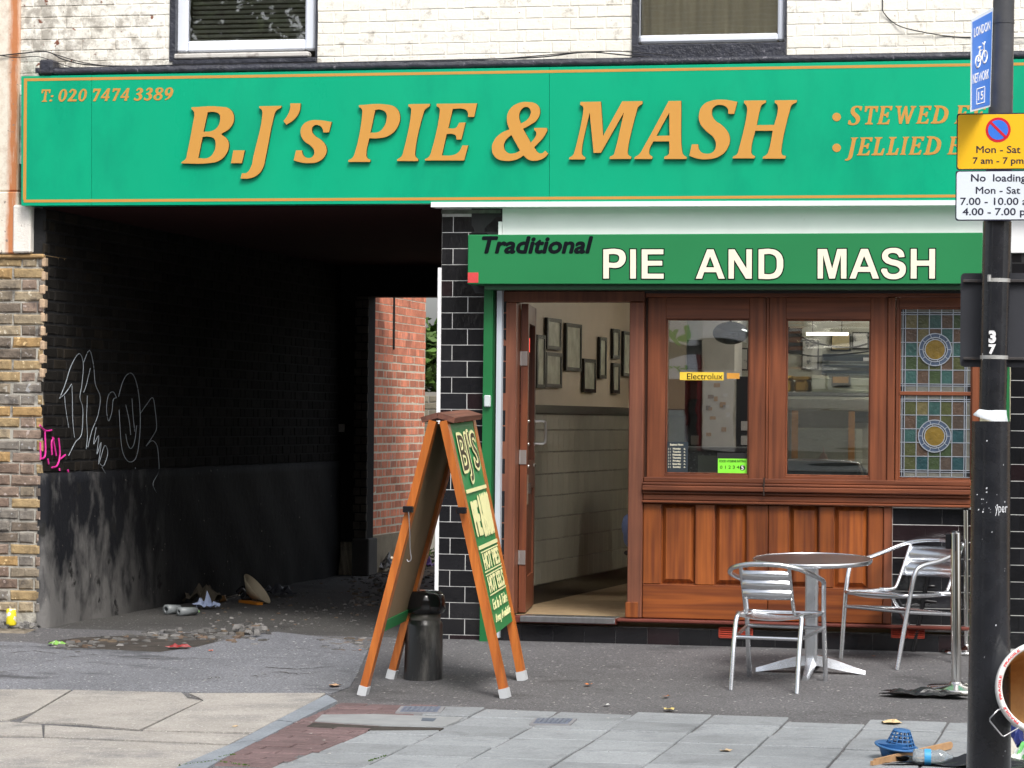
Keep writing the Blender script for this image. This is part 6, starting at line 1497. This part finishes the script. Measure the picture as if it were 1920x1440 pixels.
# signs carried by the post
def board(name, lab, cat, x0, x1, y0, y1, dy, mat, edge, rcorner=5, th=.004):
    Yp = yref+dy; a_, b_ = at(x0,y1,Yp), at(x1,y0,Yp); t = thing(name, lab, cat, (a_.x, Yp, a_.z)); rc_ = rcorner*K; pts = []
    for cx_, cz_, s0_ in ((b_.x-rc_, b_.z-rc_, 0), (a_.x+rc_, b_.z-rc_, 90), (a_.x+rc_, a_.z+rc_, 180), (b_.x-rc_, a_.z+rc_, 270)):
        for q_ in range(5): an = R(s0_+q_*22.5); pts.append((cx_+rc_*math.cos(an), cz_+rc_*math.sin(an)))
    MB().prism(pts, lambda p: (p[0], Yp+th, p[1]), lambda p: (p[0], Yp, p[1])).build('plate', edge, t)
    c = ((a_.x+b_.x)/2, (a_.z+b_.z)/2); ins = 2.2*K; sxs = 1-2*ins/(b_.x-a_.x); szs = 1-2*ins/(b_.z-a_.z)
    p2 = [(c[0]+(x-c[0])*sxs, c[1]+(z-c[1])*szs) for x, z in pts]
    MB().prism(p2, lambda p: (p[0], Yp-.0001, p[1]), lambda p: (p[0], Yp-.0012, p[1])).build('face', mat, t)
    return t, Yp-.0013
YEL = M('traffic_yellow', (.88,.50,.010), .4, var=.02, bmp=0); WHS = M('reflective_white', (.72,.78,.84), .4, var=.02, bmp=0); NAVY = M('navy_ink', (.012,.012,.035), .5, bmp=0)
t, ys = board('parking_sign', 'yellow no waiting plate reading Mon - Sat 7 am - 7 pm on the lamp post', 'road sign', 1793, 1951, 211, 319, -.075, YEL, NAVY)
c = at(1871.5, 243.5, ys)
mb = MB(); mb.lathe([(23.2*K,0),(23.2*K,.0008)], (c.x, ys, c.z), 48, axis=(0,-1,0), smooth=False); mb.build('red_ring', M('sign_red', (.62,.012,.03), .4, bmp=0), t)
mb = MB(); mb.lathe([(18.5*K,0),(18.5*K,.0008)], (c.x, ys-.0009, c.z), 48, axis=(0,-1,0), smooth=False); mb.build('blue_disc', M('sign_blue', (.04,.19,.74), .4, bmp=0), t)
mb = MB(); q = 13.6*K; mb.beam((c.x-q, ys-.0022, c.z+q), (c.x+q, ys-.0022, c.z-q), .0008, 4.8*K, (0,1,0)); mb.build('red_bar', M('sign_red_bar', (.62,.012,.03), .4, bmp=0), t)
def st(mb, s, x0, y0, x1, y1, Y, bold=.02): ptext(mb, s, x0, y0, x1, y1, Y, .0008, bold)
mb = MB(); st(mb, 'Mon - Sat', 1830.5, 273.5, 1913.5, 287, ys); st(mb, '7 am - 7 pm', 1824, 295, 1919, 311, ys); mb.build('lettering', NAVY, t)
t, ys = board('loading_sign', 'white no loading plate with morning and evening hours below the yellow plate', 'road sign', 1791, 1952, 318.5, 414, -.075, WHS, NAVY)
mb = MB(); st(mb, 'No  loading', 1820.5, 326.5, 1924, 345, ys); st(mb, 'Mon - Sat', 1829.5, 350, 1913, 363.5, ys); st(mb, '7.00 - 10.00 am', 1800.5, 370.5, 1943, 384.5, ys); st(mb, '4.00 - 7.00 pm', 1804.5, 390, 1940, 408, ys); mb.build('lettering', NAVY, t)
t, ys = board('sign_back', 'charcoal back of a square sign strapped behind the lamp post', 'road sign', 1800, 1944, 512, 688, .075, DRK, DRK, 8)
for y in (526, 671):
    a_, b_ = at(1806, y, yref+.06), at(1940, y, yref+.06); MB().box(a_.x, b_.x, yref+.05, yref+.0735, a_.z-.008, a_.z+.004, c=.002).build('channel', M('rusty_channel', (.05,.045,.045), .5, c2=(.15,.07,.03), c2t=(.58,.65), c2s=40), t)
# blue cycle route sign, turned almost edge on
cs = thing('cycle_route_sign', 'blue cycle route sign reading London Network 15 turned edge on, top of lamp post', 'road sign', pl(1842, 205))
BLU = M('sign_cobalt', (.075,.23,.72), .4, var=.03, bmp=0)
pr0 = at(1861, 14, yref-.03)    # near post, top
pr1 = at(1857, 200, yref-.03)
# the far-left edge sits deeper or nearer: plate runs from the post towards the camera's left
Wd = .30; ca_ = at(1821.5, 36, yref-.28); cb_ = at(1820.5, 210, yref-.28)
TLc, BLc, TRc, BRc = ca_, cb_, pr0+Vector((.003,0,0)), pr1
nB = (BRc-BLc).cross(TLc-BLc).normalized()
def qh(mb, A_, B__, C_, D_, d0, d1): mb.hexa([A_+nB*d0, B__+nB*d0, B__+nB*d1, A_+nB*d1, D_+nB*d0, C_+nB*d0, C_+nB*d1, D_+nB*d1])
mb = MB(); qh(mb, BLc, BRc, TRc, TLc, -.003, 0); mb.build('plate', WHS, cs)
def bil(u, v): return BLc*(1-u)*(1-v)+BRc*u*(1-v)+TRc*u*v+TLc*(1-u)*v
mb = MB(); qh(mb, bil(.04,.02), bil(.95,.02), bil(.95,.965), bil(.04,.965), .0003, .0012); mb.build('face', BLU, cs)
def bt2(mb, s, u0, u1, v0, v1, bold=.03): put_text(mb, s, bil(u0,v0)+nB*.0014, bil(u1,v0)-bil(u0,v0), bil(u0,v1)-bil(u0,v0), .0008, bold)
mb = MB(); bt2(mb, 'LONDON', .10, .86, .79, .89, .02); mb.build('lettering', WHITE, cs); mb = MB(); bt2(mb, 'NETWORK', .06, .86, .295, .40, .02); mb.build('lettering', WHITE, cs); mb = MB(); bt2(mb, '15', .34, .60, .10, .19); mb.build('route_number', WHITE, cs); mb = MB()
def ring3(mb, u, v, ru, rv, th_):
    pts = [bil(u+ru*math.cos(2*math.pi*i/18), v+rv*math.sin(2*math.pi*i/18))+nB*.0016 for i in range(19)]; mb.tube(pts, th_, 5, cap=False)
ring3(mb, .30, .515, .12, .062, .0035); ring3(mb, .62, .535, .12, .062, .0035)
for pth in ([(.30,.515),(.38,.62),(.58,.62),(.44,.52),(.30,.515)], [(.62,.535),(.56,.66),(.50,.69)], [(.56,.66),(.62,.69)], [(.38,.62),(.36,.655)], [(.30,.66),(.42,.66)], [(.44,.52),(.38,.62)]):
    mb.tube([bil(u, v)+nB*.0016 for u, v in pth], .0035, 5)
mb.build('bicycle_symbol', WHITE, cs); mb = MB()
for (u0_,v0_),(u1_,v1_) in (((.26,.065),(.66,.065)),((.66,.065),(.66,.225)),((.66,.225),(.26,.225)),((.26,.225),(.26,.065))): mb.tube([bil(u0_,v0_)+nB*.0016, bil(u1_,v1_)+nB*.0016], .002, 4)
mb.build('number_border', WHITE, cs)
for y in (41, 181): MB().tube([pl(1864,y), pl(1872,y)], .006, 8).build('clamp', STEEL, cs)

# ================================================================= BUCKET AND LITTER AT THE POST
bc = at(1956, 1290, -6.0)      # centre of the open mouth
kb_ = FWD.dot(bc-CAM)/FPX
bk = thing('bucket', 'white plastic bucket tipped on its side with FRAGILE tape round the rim', 'bucket', (bc.x, bc.y, gz(bc.y)))
bax = Vector((.20, -.95, .16)).normalized()          # direction the mouth faces
Rb = 86*kb_
BKT = M('white_bucket_plastic', (.74,.74,.72), .35, var=.06, bmp=.03, c2=(.5,.42,.3), c2t=(.6,.75), c2s=9)
BIN = M('tan_stained_inside', (.60,.36,.15), .5, var=.2, vs=7, bmp=.1, c2=(.42,.20,.06), c2t=(.45,.7), c2s=6)
MB().lathe([(Rb*.80,-.36),(Rb*.985,-.02),(Rb*.99,0)], bc, 48, axis=tuple(bax), cap=False).build('shell', BKT, bk)
MB().lathe([(0,-.33),(Rb*.74,-.33),(Rb*.90,-.01)], bc, 48, axis=tuple(bax), cap=False).build('lining', BIN, bk)
MB().lathe([(Rb*.90,-.012),(Rb*.90,.006),(Rb*.93,.014),(Rb*.99,.014),(Rb*1.03,.006),(Rb*1.03,-.03),(Rb*.99,-.034)], bc, 56, axis=tuple(bax), cap=False).build('rim', M('white_rim_tape', (.82,.82,.80), .4, bmp=.03), bk)
u_ = bax.cross(Vector((0,0,1))).normalized(); v_ = u_.cross(bax).normalized()
if u_.x > 0: u_, v_ = u_, v_
def rimtext(mb, s, ang0, ang1, r0_, r1_):
    k = (s, .03, 0)
    if k not in _tc: _tc[k] = text_data(s, .03, 0)
    vs, fs, _ = _tc[k]; out = []
    for a_, b_, w_ in vs:
        an = ang0+(ang1-ang0)*a_; r_ = r0_+(r1_-r0_)*b_
        out.append(bc+bax*(.0145+w_*.001)+(u_*math.cos(an)+v_*math.sin(an))*r_)
    mb.add(out, fs)
RTP = M('red_tape_print', (.70,.02,.03), .5, bmp=0)
left = math.pi if u_.x > 0 else 0.0
sg_ = -1 if u_.x > 0 else 1
def ang(deg): return left + sg_*R(deg)      # 0 = leftmost point, positive towards the top
mb = MB(); rimtext(mb, 'FRAGILE', ang(-16), ang(16), Rb*.935, Rb*.99); mb.build('tape_lettering', RTP, bk); mb = MB(); rimtext(mb, 'FRAGILE', ang(-54), ang(-26), Rb*.935, Rb*.99); mb.build('tape_lettering', RTP, bk); mb = MB(); rimtext(mb, 'FRAGILE', ang(28), ang(58), Rb*.935, Rb*.99)
mb.build('tape_lettering', RTP, bk)
yb_ = bc.y-.10
MB().tube([at(1885,1327,yb_+.1), at(1871,1331,yb_), at(1856,1347,yb_), at(1856,1352,yb_), at(1878,1379,yb_), at(1882,1381,yb_), at(1911,1364,yb_+.05)], .0032, 6).build('handle', STEEL, bk)
MB().box(bc.x-.06, bc.x+.05, bc.y+.02, bc.y+.09, bc.z-Rb*.78, bc.z-Rb*.66).build('scrap', BLK, bk)
def sheet(name, lab, cat, c, sx_, sy_, amp, mat, seed, n=12, sz=None, fold=7):
    rr = random.Random(seed); vs = []; base = gz(c[1]) if sz is None else sz; ph = [rr.uniform(0,6) for _ in range(6)]
    for i in range(n+1):
        for j in range(n+1):
            u, v = i/n-.5, j/n-.5; z = amp*(.9+math.sin(u*fold+ph[0])*math.sin(v*fold*1.3+ph[1])+.5*math.sin(u*fold*2.7+v*5+ph[2])+rr.uniform(-.25,.25))*(1-1.4*max(abs(u),abs(v)))
            vs.append((c[0]+u*sx_*(1+.15*math.sin(v*9+ph[3]))+rr.uniform(-.01,.01)*sx_*1.2, c[1]+v*sy_*(1+.15*math.sin(u*9+ph[4])), base+.012+abs(z)))
    fs = [(i*(n+1)+j, (i+1)*(n+1)+j, (i+1)*(n+1)+j+1, i*(n+1)+j+1) for i in range(n) for j in range(n)]
    o = MB().add(vs, fs).mesh(name, mat); return link(name, o, None, label=lab, cat=cat)
BAGB = M('black_plastic_film', (.012,.013,.015), .22, bmp=.4, bs=30)
g = G(1735, 1306); sheet('black_bag', 'flattened crumpled black plastic bag on the asphalt by the queue post', 'plastic bag', (g.x, g.y, 0), .44, .20, .026, BAGB, 3, 18)
g = G(1895, 1400); sheet('carrier_bag', 'crumpled blue carrier bag beneath the tipped bucket', 'plastic bag', (g.x-.01, g.y-.1, 0), .26, .3, .10, M('royal_blue_film', (.015,.03,.16), .35, bmp=.3, c2=(.6,.6,.65), c2t=(.6,.64), c2s=14), 5, 12)
g = G(1880, 1425); sheet('paper_scrap', 'crumpled pale paper scrap at the foot of the lamp post', 'paper', (g.x+.04, g.y-.02, 0), .18, .16, .05, M('dirty_paper', (.5,.48,.42), .8), 6, 8)
g = G(1912, 1432); sheet('snack_bag', 'white snack bag with green print at the lower right corner', 'food packet', (g.x+.06, g.y-.05, 0), .16, .2, .10, M('white_green_film', (.75,.8,.75), .3, c2=(.1,.45,.1), c2t=(.55,.58), c2s=18), 8, 10)
g = G(1930, 1400); sheet('cardboard_box', 'squashed grubby cardboard under the bucket', 'cardboard', (g.x+.10, g.y-.04, 0), .36, .3, .13, M('grubby_card', (.20,.16,.11), .85), 9, 8)
g = G(1795, 1434); sheet('refuse_bag', 'black refuse bag spread at the foot of the lamp post', 'plastic bag', (g.x+.10, g.y-.06, 0), .75, .24, .035, BAGB, 13, 16)
# blue plastic basket
g = G(1688, 1412); kk = FWD.dot(g-CAM)/FPX
bs_ = thing('plastic_basket', 'small blue perforated plastic planter basket lying on the pavers', 'basket', g)
BLB = M('blue_basket_plastic', (.035,.135,.33), .4, bmp=.03, var=.1)
g1_ = G(1676, 1424); zb0 = gz(g.y)+.012
MB().lathe([(.0,0),(.058,0),(.072,.045),(.078,.062)], (g1_.x, g1_.y, zb0), 24).build('cup', BLB, bs_)
ttl = Vector((.14,-.10,1)).normalized()
cR = at(1680, 1403, g1_.y)
MB().lathe([(.055,0),(.100,.006),(.104,.012),(.100,.016),(.055,.010)], cR, 32, axis=tuple(ttl)).build('rim', BLB, bs_)
cB = at(1688, 1400, g1_.y+.01); mb = MB(); ax2 = Vector((.10,-.12,1)).normalized(); a_ = ax2.cross(Vector((0,1,0))).normalized(); b_2 = ax2.cross(a_)
for lv in range(5):
    r_ = .066-.007*lv; h_ = .010+lv*.017; mb.tube([cB+ax2*h_+(a_*math.cos(q*math.pi/10)+b_2*math.sin(q*math.pi/10))*r_ for q in range(21)], .0035, 6, cap=False)
for q in range(14):
    t_ = q*2*math.pi/14; mb.tube([cB+ax2*.006+(a_*math.cos(t_)+b_2*math.sin(t_))*.068, cB+ax2*.078+(a_*math.cos(t_)+b_2*math.sin(t_))*.038], .0032, 6)
mb.build('lattice', BLB, bs_)
MB().lathe([(0,0),(.040,0),(.038,.004),(0,.004)], cB+ax2*.077, 20, axis=tuple(ax2)).build('lattice_top', BLB, bs_)
# wooden batten with pointed end
a_, b_ = G(1640, 1438), G(1782, 1409); a_.z = gz(a_.y)+.02; b_.z = gz(b_.y)+.03
ws_ = MB().beam(a_, b_, .034, .014, (0,0,1)); ws_.beam(a_, a_-(b_-a_).normalized()*.03, .02, .012, (0,0,1)); ws_.beam(b_, b_+(b_-a_).normalized()*.012, .02, .012, (0,0,1))
tag(ws_.build('wooden_batten', M('raw_pine', (.44,.26,.13), .7, var=.2, vs=30, stretch=(.2,1,1))), 'short raw pine batten lying against the blue basket', 'wood offcut')
# clear water bottle
wb = G(1733, 1438); wbo = thing('water_bottle', 'crushed clear plastic water bottle with a blue label beside the batten', 'bottle', wb)
PET = M('clear_plastic', (.78,.86,.90), .08, bmp=.3, bs=20); PET.node_tree.nodes['Principled BSDF'].inputs['Transmission Weight'].default_value = .75
ax_ = Vector((.97,.1,.0)).normalized(); c = Vector((wb.x-.055, wb.y, gz(wb.y)+.045))
MB().lathe([(0,0),(.034,.004),(.038,.02),(.036,.05),(.038,.07),(.033,.10),(.038,.125),(.030,.15),(.013,.17),(.013,.185),(0,.186)], c, 24, axis=tuple(ax_)).build('shell', PET, wbo)
MB().lathe([(.0385,.055),(.0385,.085)], c, 24, axis=tuple(ax_)).build('label', M('sky_blue_label', (.05,.32,.62), .4), wbo)
# leaves, cigarette ends
LF = M('orange_dry_leaf', (.55,.17,.035), .8, var=.3, bmp=.3); LY = M('yellow_dry_leaf', (.60,.46,.16), .8, var=.2); LBn = M('brown_dry_leaf', (.30,.12,.05), .8)
def leafthing(px, py, w_, mat, lab, name='fallen_leaf', cat='leaf'):
    g = G(px, py); k = FWD.dot(g-CAM)/FPX*w_/2; rr = random.Random(int(px)); n = 11; rim = []
    for i in range(n):
        t_ = 6.283*i/n; q = k*(.55+.5*abs(math.sin(t_*2.5+rr.random()))); rim.append((g.x+q*math.cos(t_), g.y+q*math.sin(t_)*1.4, gz(g.y)+.010+rr.uniform(0,.35)*k))
    vs = [(g.x, g.y, gz(g.y)+.010)]+rim; tag(MB().add(vs, [(0,i,i % n+1) for i in range(1, n+1)]+[]).build(name, mat), lab, cat)
leafthing(1103,1287,17,LF,'bright orange curled leaf on the asphalt below the doorway')
leafthing(1249,1309,16,LBn,'brown red curled leaf right of the orange one')
leafthing(1255,1334,22,LY,'pale yellow leaf at the edge between asphalt and pavers')
leafthing(1137,1325,13,M('white_scrap', (.8,.8,.78), .6),'tiny white paper scrap near the paver edge','paper_scrap','paper')
leafthing(627,1289,26,M('tan_leaf', (.48,.30,.18), .8),'tan leaf lying left of the sandwich board foot')
leafthing(534,1329,13,LF,'small orange leaf on the buff slab')
leafthing(441,1366,14,M('buff_leaf', (.5,.38,.25), .8),'buff leaf near the lower edge of the slab')
leafthing(814,1339,12,LY,'small yellow leaf on the metal cover')
leafthing(1361,1413,26,M('straw_leaf', (.55,.40,.24), .8),'straw coloured leaf strip on the pavers below the chair')
leafthing(1672,1360,42,M('wood_shaving', (.62,.46,.26), .8),'pale wooden splinter on the first row of pavers','wood_splinter','wood offcut')
leafthing(676,1222,8,LF,'tiny orange crumb at the rubble edge')
leafthing(395,1223,9,M('orange_cap', (.75,.12,.02), .5),'tiny bright orange cap before the pothole','bottle_cap','cap')
leafthing(1614,1205,9,LF,'tiny orange crumb beyond the table','paper_scrap','paper')
leafthing(1637,1233,8,LBn,'tiny brown crumb between table and right chair')
mb = MB(); rr = random.Random(31)
for k_ in range(330):
    px, py = (rr.uniform(640,1800), rr.uniform(1205,1350)) if k_ % 2 else (rr.uniform(0,640), rr.uniform(1205,1440)); g = G(px, py); s = rr.uniform(.003,.009)
    mb.add([(g.x-s,g.y-s,gz(g.y)+.0095),(g.x+s,g.y-s*.5,gz(g.y)+.010),(g.x+s*.7,g.y+s,gz(g.y)+.011),(g.x-s*.6,g.y+s*.8,gz(g.y)+.0095)], [(0,1,2,3)])
tag(mb.build('grit', M('pale_grit', (.52,.50,.46), .9, rnd=.4, island=True)), 'pale grit and gum crumbs scattered over the asphalt', 'grit', kind='stuff')
# yellow can and green wrapper at the left step
g = G(4, 1184); cz = gz(g.y)+.03
MB_ = MB().lathe([(0,0),(.03,0),(.033,.006),(.033,.10),(.028,.108),(0,.108)], (g.x, g.y+.15, cz), 20); tag(MB_.build('drink_can', M('yellow_can', (.85,.72,.03), .35, c2=(.8,.8,.8), c2t=(.55,.57), c2s=20)), 'yellow drinks can cut by the left edge beside the brick pier', 'can')
g = G(108, 1212); sheet('wrapper', 'small green and white sweet wrapper left of the rubble', 'wrapper', (g.x, g.y, 0), .10, .10, .02, M('green_wrapper', (.2,.42,.08), .5, c2=(.7,.7,.7), c2t=(.55,.6), c2s=30), 21, 6)
g = G(335, 1218); sheet('wrapper', 'dark red strip of wrapper in the rubble', 'wrapper', (g.x, g.y, 0), .14, .06, .02, M('dark_red_film', (.25,.02,.02), .4), 22, 6)
# passage litter: two plastic tubes, bags, broken lamp shade
def ringtube(px, py, ro, ri, ax__, L, lab):
    c = G(px, py+ro); k = FWD.dot(c-CAM)/FPX; c = c+Vector((0,0,ro*k)); ax__ = Vector(ax__).normalized()
    t = thing('plastic_tube', lab, 'tube', G(px, py+ro), 'plastic tubes in the dark passage')
    MB().lathe([(ri*k,0),(ro*k,0),(ro*k*.8,L),(ri*k*.8,L),(ri*k,.001)], c, 24, axis=tuple(ax__), cap=False).build('wall', M('milky_grey_plastic', (.22,.24,.25), .4, bmp=0), t)
ringtube(311, 1143, 9.5, 5.2, (.45, .9, 0), .13, 'larger milky plastic tube lying in the dark passage')
ringtube(335, 1147, 8.5, 3.6, (.5, .85, 0), .16, 'smaller milky plastic tube beside the larger one')
g = G(362, 1153); sheet('wrapper', 'green foil wrapper right of the milky tubes', 'wrapper', (g.x, g.y, 0), .08, .07, .03, M('leaf_green_film', (.12,.34,.05), .4), 23, 6)
g = G(388, 1142); sheet('carrier_bag', 'pale blue carrier bag crumpled in the passage', 'plastic bag', (g.x, g.y, 0), .16, .14, .06, M('pale_blue_film', (.35,.42,.6), .4), 24, 8)
g = G(372, 1133); sheet('refuse_bag', 'dark brown rag heap behind the blue bag in the passage', 'rag', (g.x, g.y+.1, 0), .26, .2, .11, M('dark_rag', (.06,.05,.035), .9), 25, 9)
g = G(478, 1131); ls = thing('broken_lamp', 'broken lamp with tilted cream cone shade lying on rubbish in the passage', 'lamp shade', g)
pA_, pB_ = at(461, 1076, g.y), at(505, 1131, g.y); ax3 = Vector((-.8, -.15, -.45)).normalized(); c = (pA_+pB_)/2; Rr = (pB_-pA_).length/2
MB().lathe([(Rr,0),(Rr*.99,-.01),(Rr*.35,-.075),(Rr*.3,-.075)], c, 28, axis=(-(pB_-pA_).z/(2*Rr), .02, (pB_-pA_).x/(2*Rr)), cap=False).build('shade', M('cream_shade', (.42,.36,.26), .7), ls)
MB().tube([at(424,1120,g.y), at(448,1114,g.y)], .012, 10).build('arm', CHROME, ls); MB().tube([at(412,1125,g.y), at(424,1121,g.y)], .024, 12).build('socket', M('brown_socket', (.12,.06,.02), .4), ls)
MB().tube(smoothpath([at(446,1112,g.y), at(455,1104,g.y), at(462,1112,g.y), at(456,1122,g.y), at(480,1118,g.y)], 5), .022, 10).build('bracket', BLKG, ls)
g2_ = G(470, 1134); tag(MB().beam(G(453,1130)+Vector((0,0,.012)), G(487,1135)+Vector((0,0,.012)), .05, .02, (0,1,0)).build('orange_handle', M('orange_plastic', (.55,.20,.02), .4)), 'orange plastic bar in front of the cone lamp shade', 'plastic bar')
g = G(520, 1118); sheet('refuse_bag', 'dark grey bag right of the cone shade against the passage wall', 'plastic bag', (g.x, g.y, 0), .24, .2, .08, DRK, 26, 8)
g = at(722, 1052, YB+.7); sheet('carrier_bag', 'grey and black bag by the red brick wall beyond the passage', 'plastic bag', (g.x, YB+.7, 0), .25, .2, .10, M('grey_black_film', (.12,.12,.13), .4, c2=(.5,.5,.5), c2t=(.5,.55), c2s=9), 27, 8)
g = at(800, 1060, YB+1.5); sheet('carrier_bag', 'small purple bag beside green weeds beyond the passage', 'plastic bag', (g.x, YB+1.5, 0), .14, .12, .07, M('purple_film', (.12,.06,.25), .4), 28, 6)
mb = MB(); leafcloud(mb, (at(802,1045,YB+1.8).x, YB+1.8, .09), (.14,.1,.09), 120, .03, random.Random(2)); tag(mb.build('weed', LEAFG), 'small tuft of green weeds beyond the passage', 'weed', kind='stuff')

# ================================================================= ACROSS THE STREET (seen only in the window reflections)
YO = -23.2; zo = zr+.12
ob = thing('opposite_building', 'brown brick shop building across the street, seen only as a reflection', 'building', (2, YO, zo))
OB = bpy.data.materials.new('brown_brickwork'); OB.use_nodes = True; t_ = OB.node_tree; b_ = t_.nodes['Principled BSDF']; br = t_.nodes.new('ShaderNodeTexBrick')
br.inputs['Color1'].default_value = (.30,.20,.11,1); br.inputs['Color2'].default_value = (.22,.14,.075,1); br.inputs['Mortar'].default_value = (.42,.38,.3,1); br.inputs['Scale'].default_value = 1; br.inputs['Brick Width'].default_value = .225; br.inputs['Row Height'].default_value = .075; br.inputs['Mortar Size'].default_value = .008
sw = t_.nodes.new('ShaderNodeSeparateXYZ'); cb = t_.nodes.new('ShaderNodeCombineXYZ'); t_.links.new(pos(t_), sw.inputs[0]); t_.links.new(sw.outputs['X'], cb.inputs['X']); t_.links.new(sw.outputs['Z'], cb.inputs['Y']); t_.links.new(cb.outputs[0], br.inputs['Vector']); t_.links.new(br.outputs['Color'], b_.inputs['Base Color'])
MB().box(-6.5, 14, YO-4, YO, 2.9, 8.2).build('upper_brickwork', OB, ob)
MB().box(-6.5, 14, YO-4, YO-.3, zo, 2.9).build('shop_wall', M('dull_shop_wall', (.20,.21,.18), .7, vs=1.5, var=.3), ob)
for x in (-5, -2.6, .6, 3.8, 7): MB().box(x, x+1.1, YO-.02, YO+.03, 4.3, 6.0, c=.02).build('window', UPVC, ob); MB().box(x+.1, x+1.0, YO+.031, YO+.05, 4.4, 5.9).build('window_glass', M('dark_pane', (.05,.06,.07), .1, bmp=0), ob)
def V_(px, py): p = at(px, py, -YO+.0); return p.x, p.z       # mirror image of the far facade
def opanel(px0, px1, py0, py1, mat, name, d=.03):
    x0, z1 = V_(px0, py0); x1, z0 = V_(px1, py1); return MB().box(x0, x1, YO-.29, YO+d, z0, z1, c=.005).build(name, mat, ob)
opanel(1180, 1400, 585, 640, M('white_fascia', (.86,.86,.84), .5), 'fascia', .05)
opanel(1405, 1660, 590, 628, M('cream_fascia', (.6,.58,.5), .5), 'fascia', .02)
opanel(1180, 1306, 668, 711, WHITE, 'window_poster', .02); opanel(1306, 1312, 668, 850, M('oxblood_frame', (.2,.02,.02), .4), 'door_frame', .03)
opanel(1180, 1285, 712, 800, M('dark_red_door', (.12,.015,.012), .4), 'door', .0); opanel(1180, 1282, 765, 845, M('pale_grey_crate', (.5,.55,.52), .5), 'display_case', .12)
opanel(1318, 1372, 700, 842, M('notice_panel', (.62,.58,.52), .6, vs=9, var=.2), 'notice_panel', .04)
GRL = M('lime_green_print', (.12,.48,.03), .5, bmp=0)
mb = MB(); x0, z1 = V_(1293, 602); x1, z0 = V_(1245, 645)
put_text(mb, 'Ly', (x0, YO+.052, z0), (x1-x0, 0, 0), (0, 0, z1-z0), .004, .06, .2)
x0, z1 = V_(1287, 683); x1, z0 = V_(1246, 703); put_text(mb, 'Lyc', (x0, YO+.022, z0), (x1-x0, 0, 0), (0, 0, z1-z0), .004, .04); mb.build('lettering', GRL, ob)
x0, z1 = V_(1440, 735); x1, z0 = V_(1680, 865); SHT = M('ribbed_shutter_steel', (.55,.56,.50), .5); MB().box(x0, x1, YO-.29, YO-.06, z0, z1).build('shutter_backing', SHT, ob)
mb = MB(); n = 22
for i in range(n): mb.beam((x0, YO-.05, z0+(z1-z0)*(i+.5)/n), (x1, YO-.05, z0+(z1-z0)*(i+.5)/n), (z1-z0)/n*.8, .03, (0,.5,.85))
mb.build('shutter_slat', SHT, ob, kind='stuff')
opanel(1520, 1545, 628, 720, M('pale_post_panel', (.6,.58,.5), .5), 'pale_pilaster', .02); opanel(1550, 1680, 706, 732, M('pale_ledge', (.6,.6,.5), .5), 'ledge', .05); opanel(1376, 1440, 640, 900, M('charcoal_door', (.03,.03,.035), .4), 'door', .0)
opanel(1470, 1500, 600, 640, M('arch_wood', (.30,.12,.04), .5), 'timber_post', .08); opanel(1540, 1660, 660, 700, M('slate_panel', (.10,.12,.14), .5), 'slate_panel', .03)
ob2 = thing('opposite_terrace', 'grey rendered terrace further along the opposite side, seen only as a reflection', 'building', (-20, YO-3, zo))
MB().box(-34, -15, YO-7, YO-2, zo, 7.0).build('facade', M('grey_render_far', (.38,.37,.34), .8, vs=1), ob2); MB().box(14.5, 34, YO-5, YO, zo, 7.5).build('facade', OB, ob2)
tt = thing('street_tree', 'leafy street tree across the road, seen only as a reflection in the left upper window', 'tree', (-10.5, -22.2, zo))
mb = MB(); mb.tube([(-10.5,-22.2,zo),(-10.4,-22.2,2.4),(-10.5,-22.1,4.5),(-10.2,-22,6.5)], [.2,.17,.12,.05], 10)
for k in range(9): a = k*2.4; mb.tube([(-10.45,-22.15,3.0+k*.35),(-10.45+1.6*math.cos(a),-22.15+1.2*math.sin(a),4.0+k*.45)], [.06,.02], 6)
mb.build('trunk', M('tree_bark', (.10,.08,.06), .9, vs=20), tt)
mb = MB(); leafcloud(mb, (-9.9,-22.2,6.4), (4.2,2.0,3.2), 15000, .13, random.Random(17)); mb.build('crown', M('tree_leaf', (.085,.12,.03), .6, rnd=.4, island=True, bmp=0), tt)
# building flanks beyond the frame
mb = MB(); mb.box(-16, pX0-.01, .0, 6, -.2, 6.4); tag(mb.build('neighbour_building', M('neighbour_brick', (.24,.17,.11), .85, vs=12, var=.3, bmp=.5)), 'brown brick neighbouring building beyond the left pier', 'building')
mb = MB(); mb.box(7.52, 18, .0, 7, -.2, 6.4); tag(mb.build('neighbour_building', OB), 'brown brick neighbouring building beyond the right end of the shop', 'building')
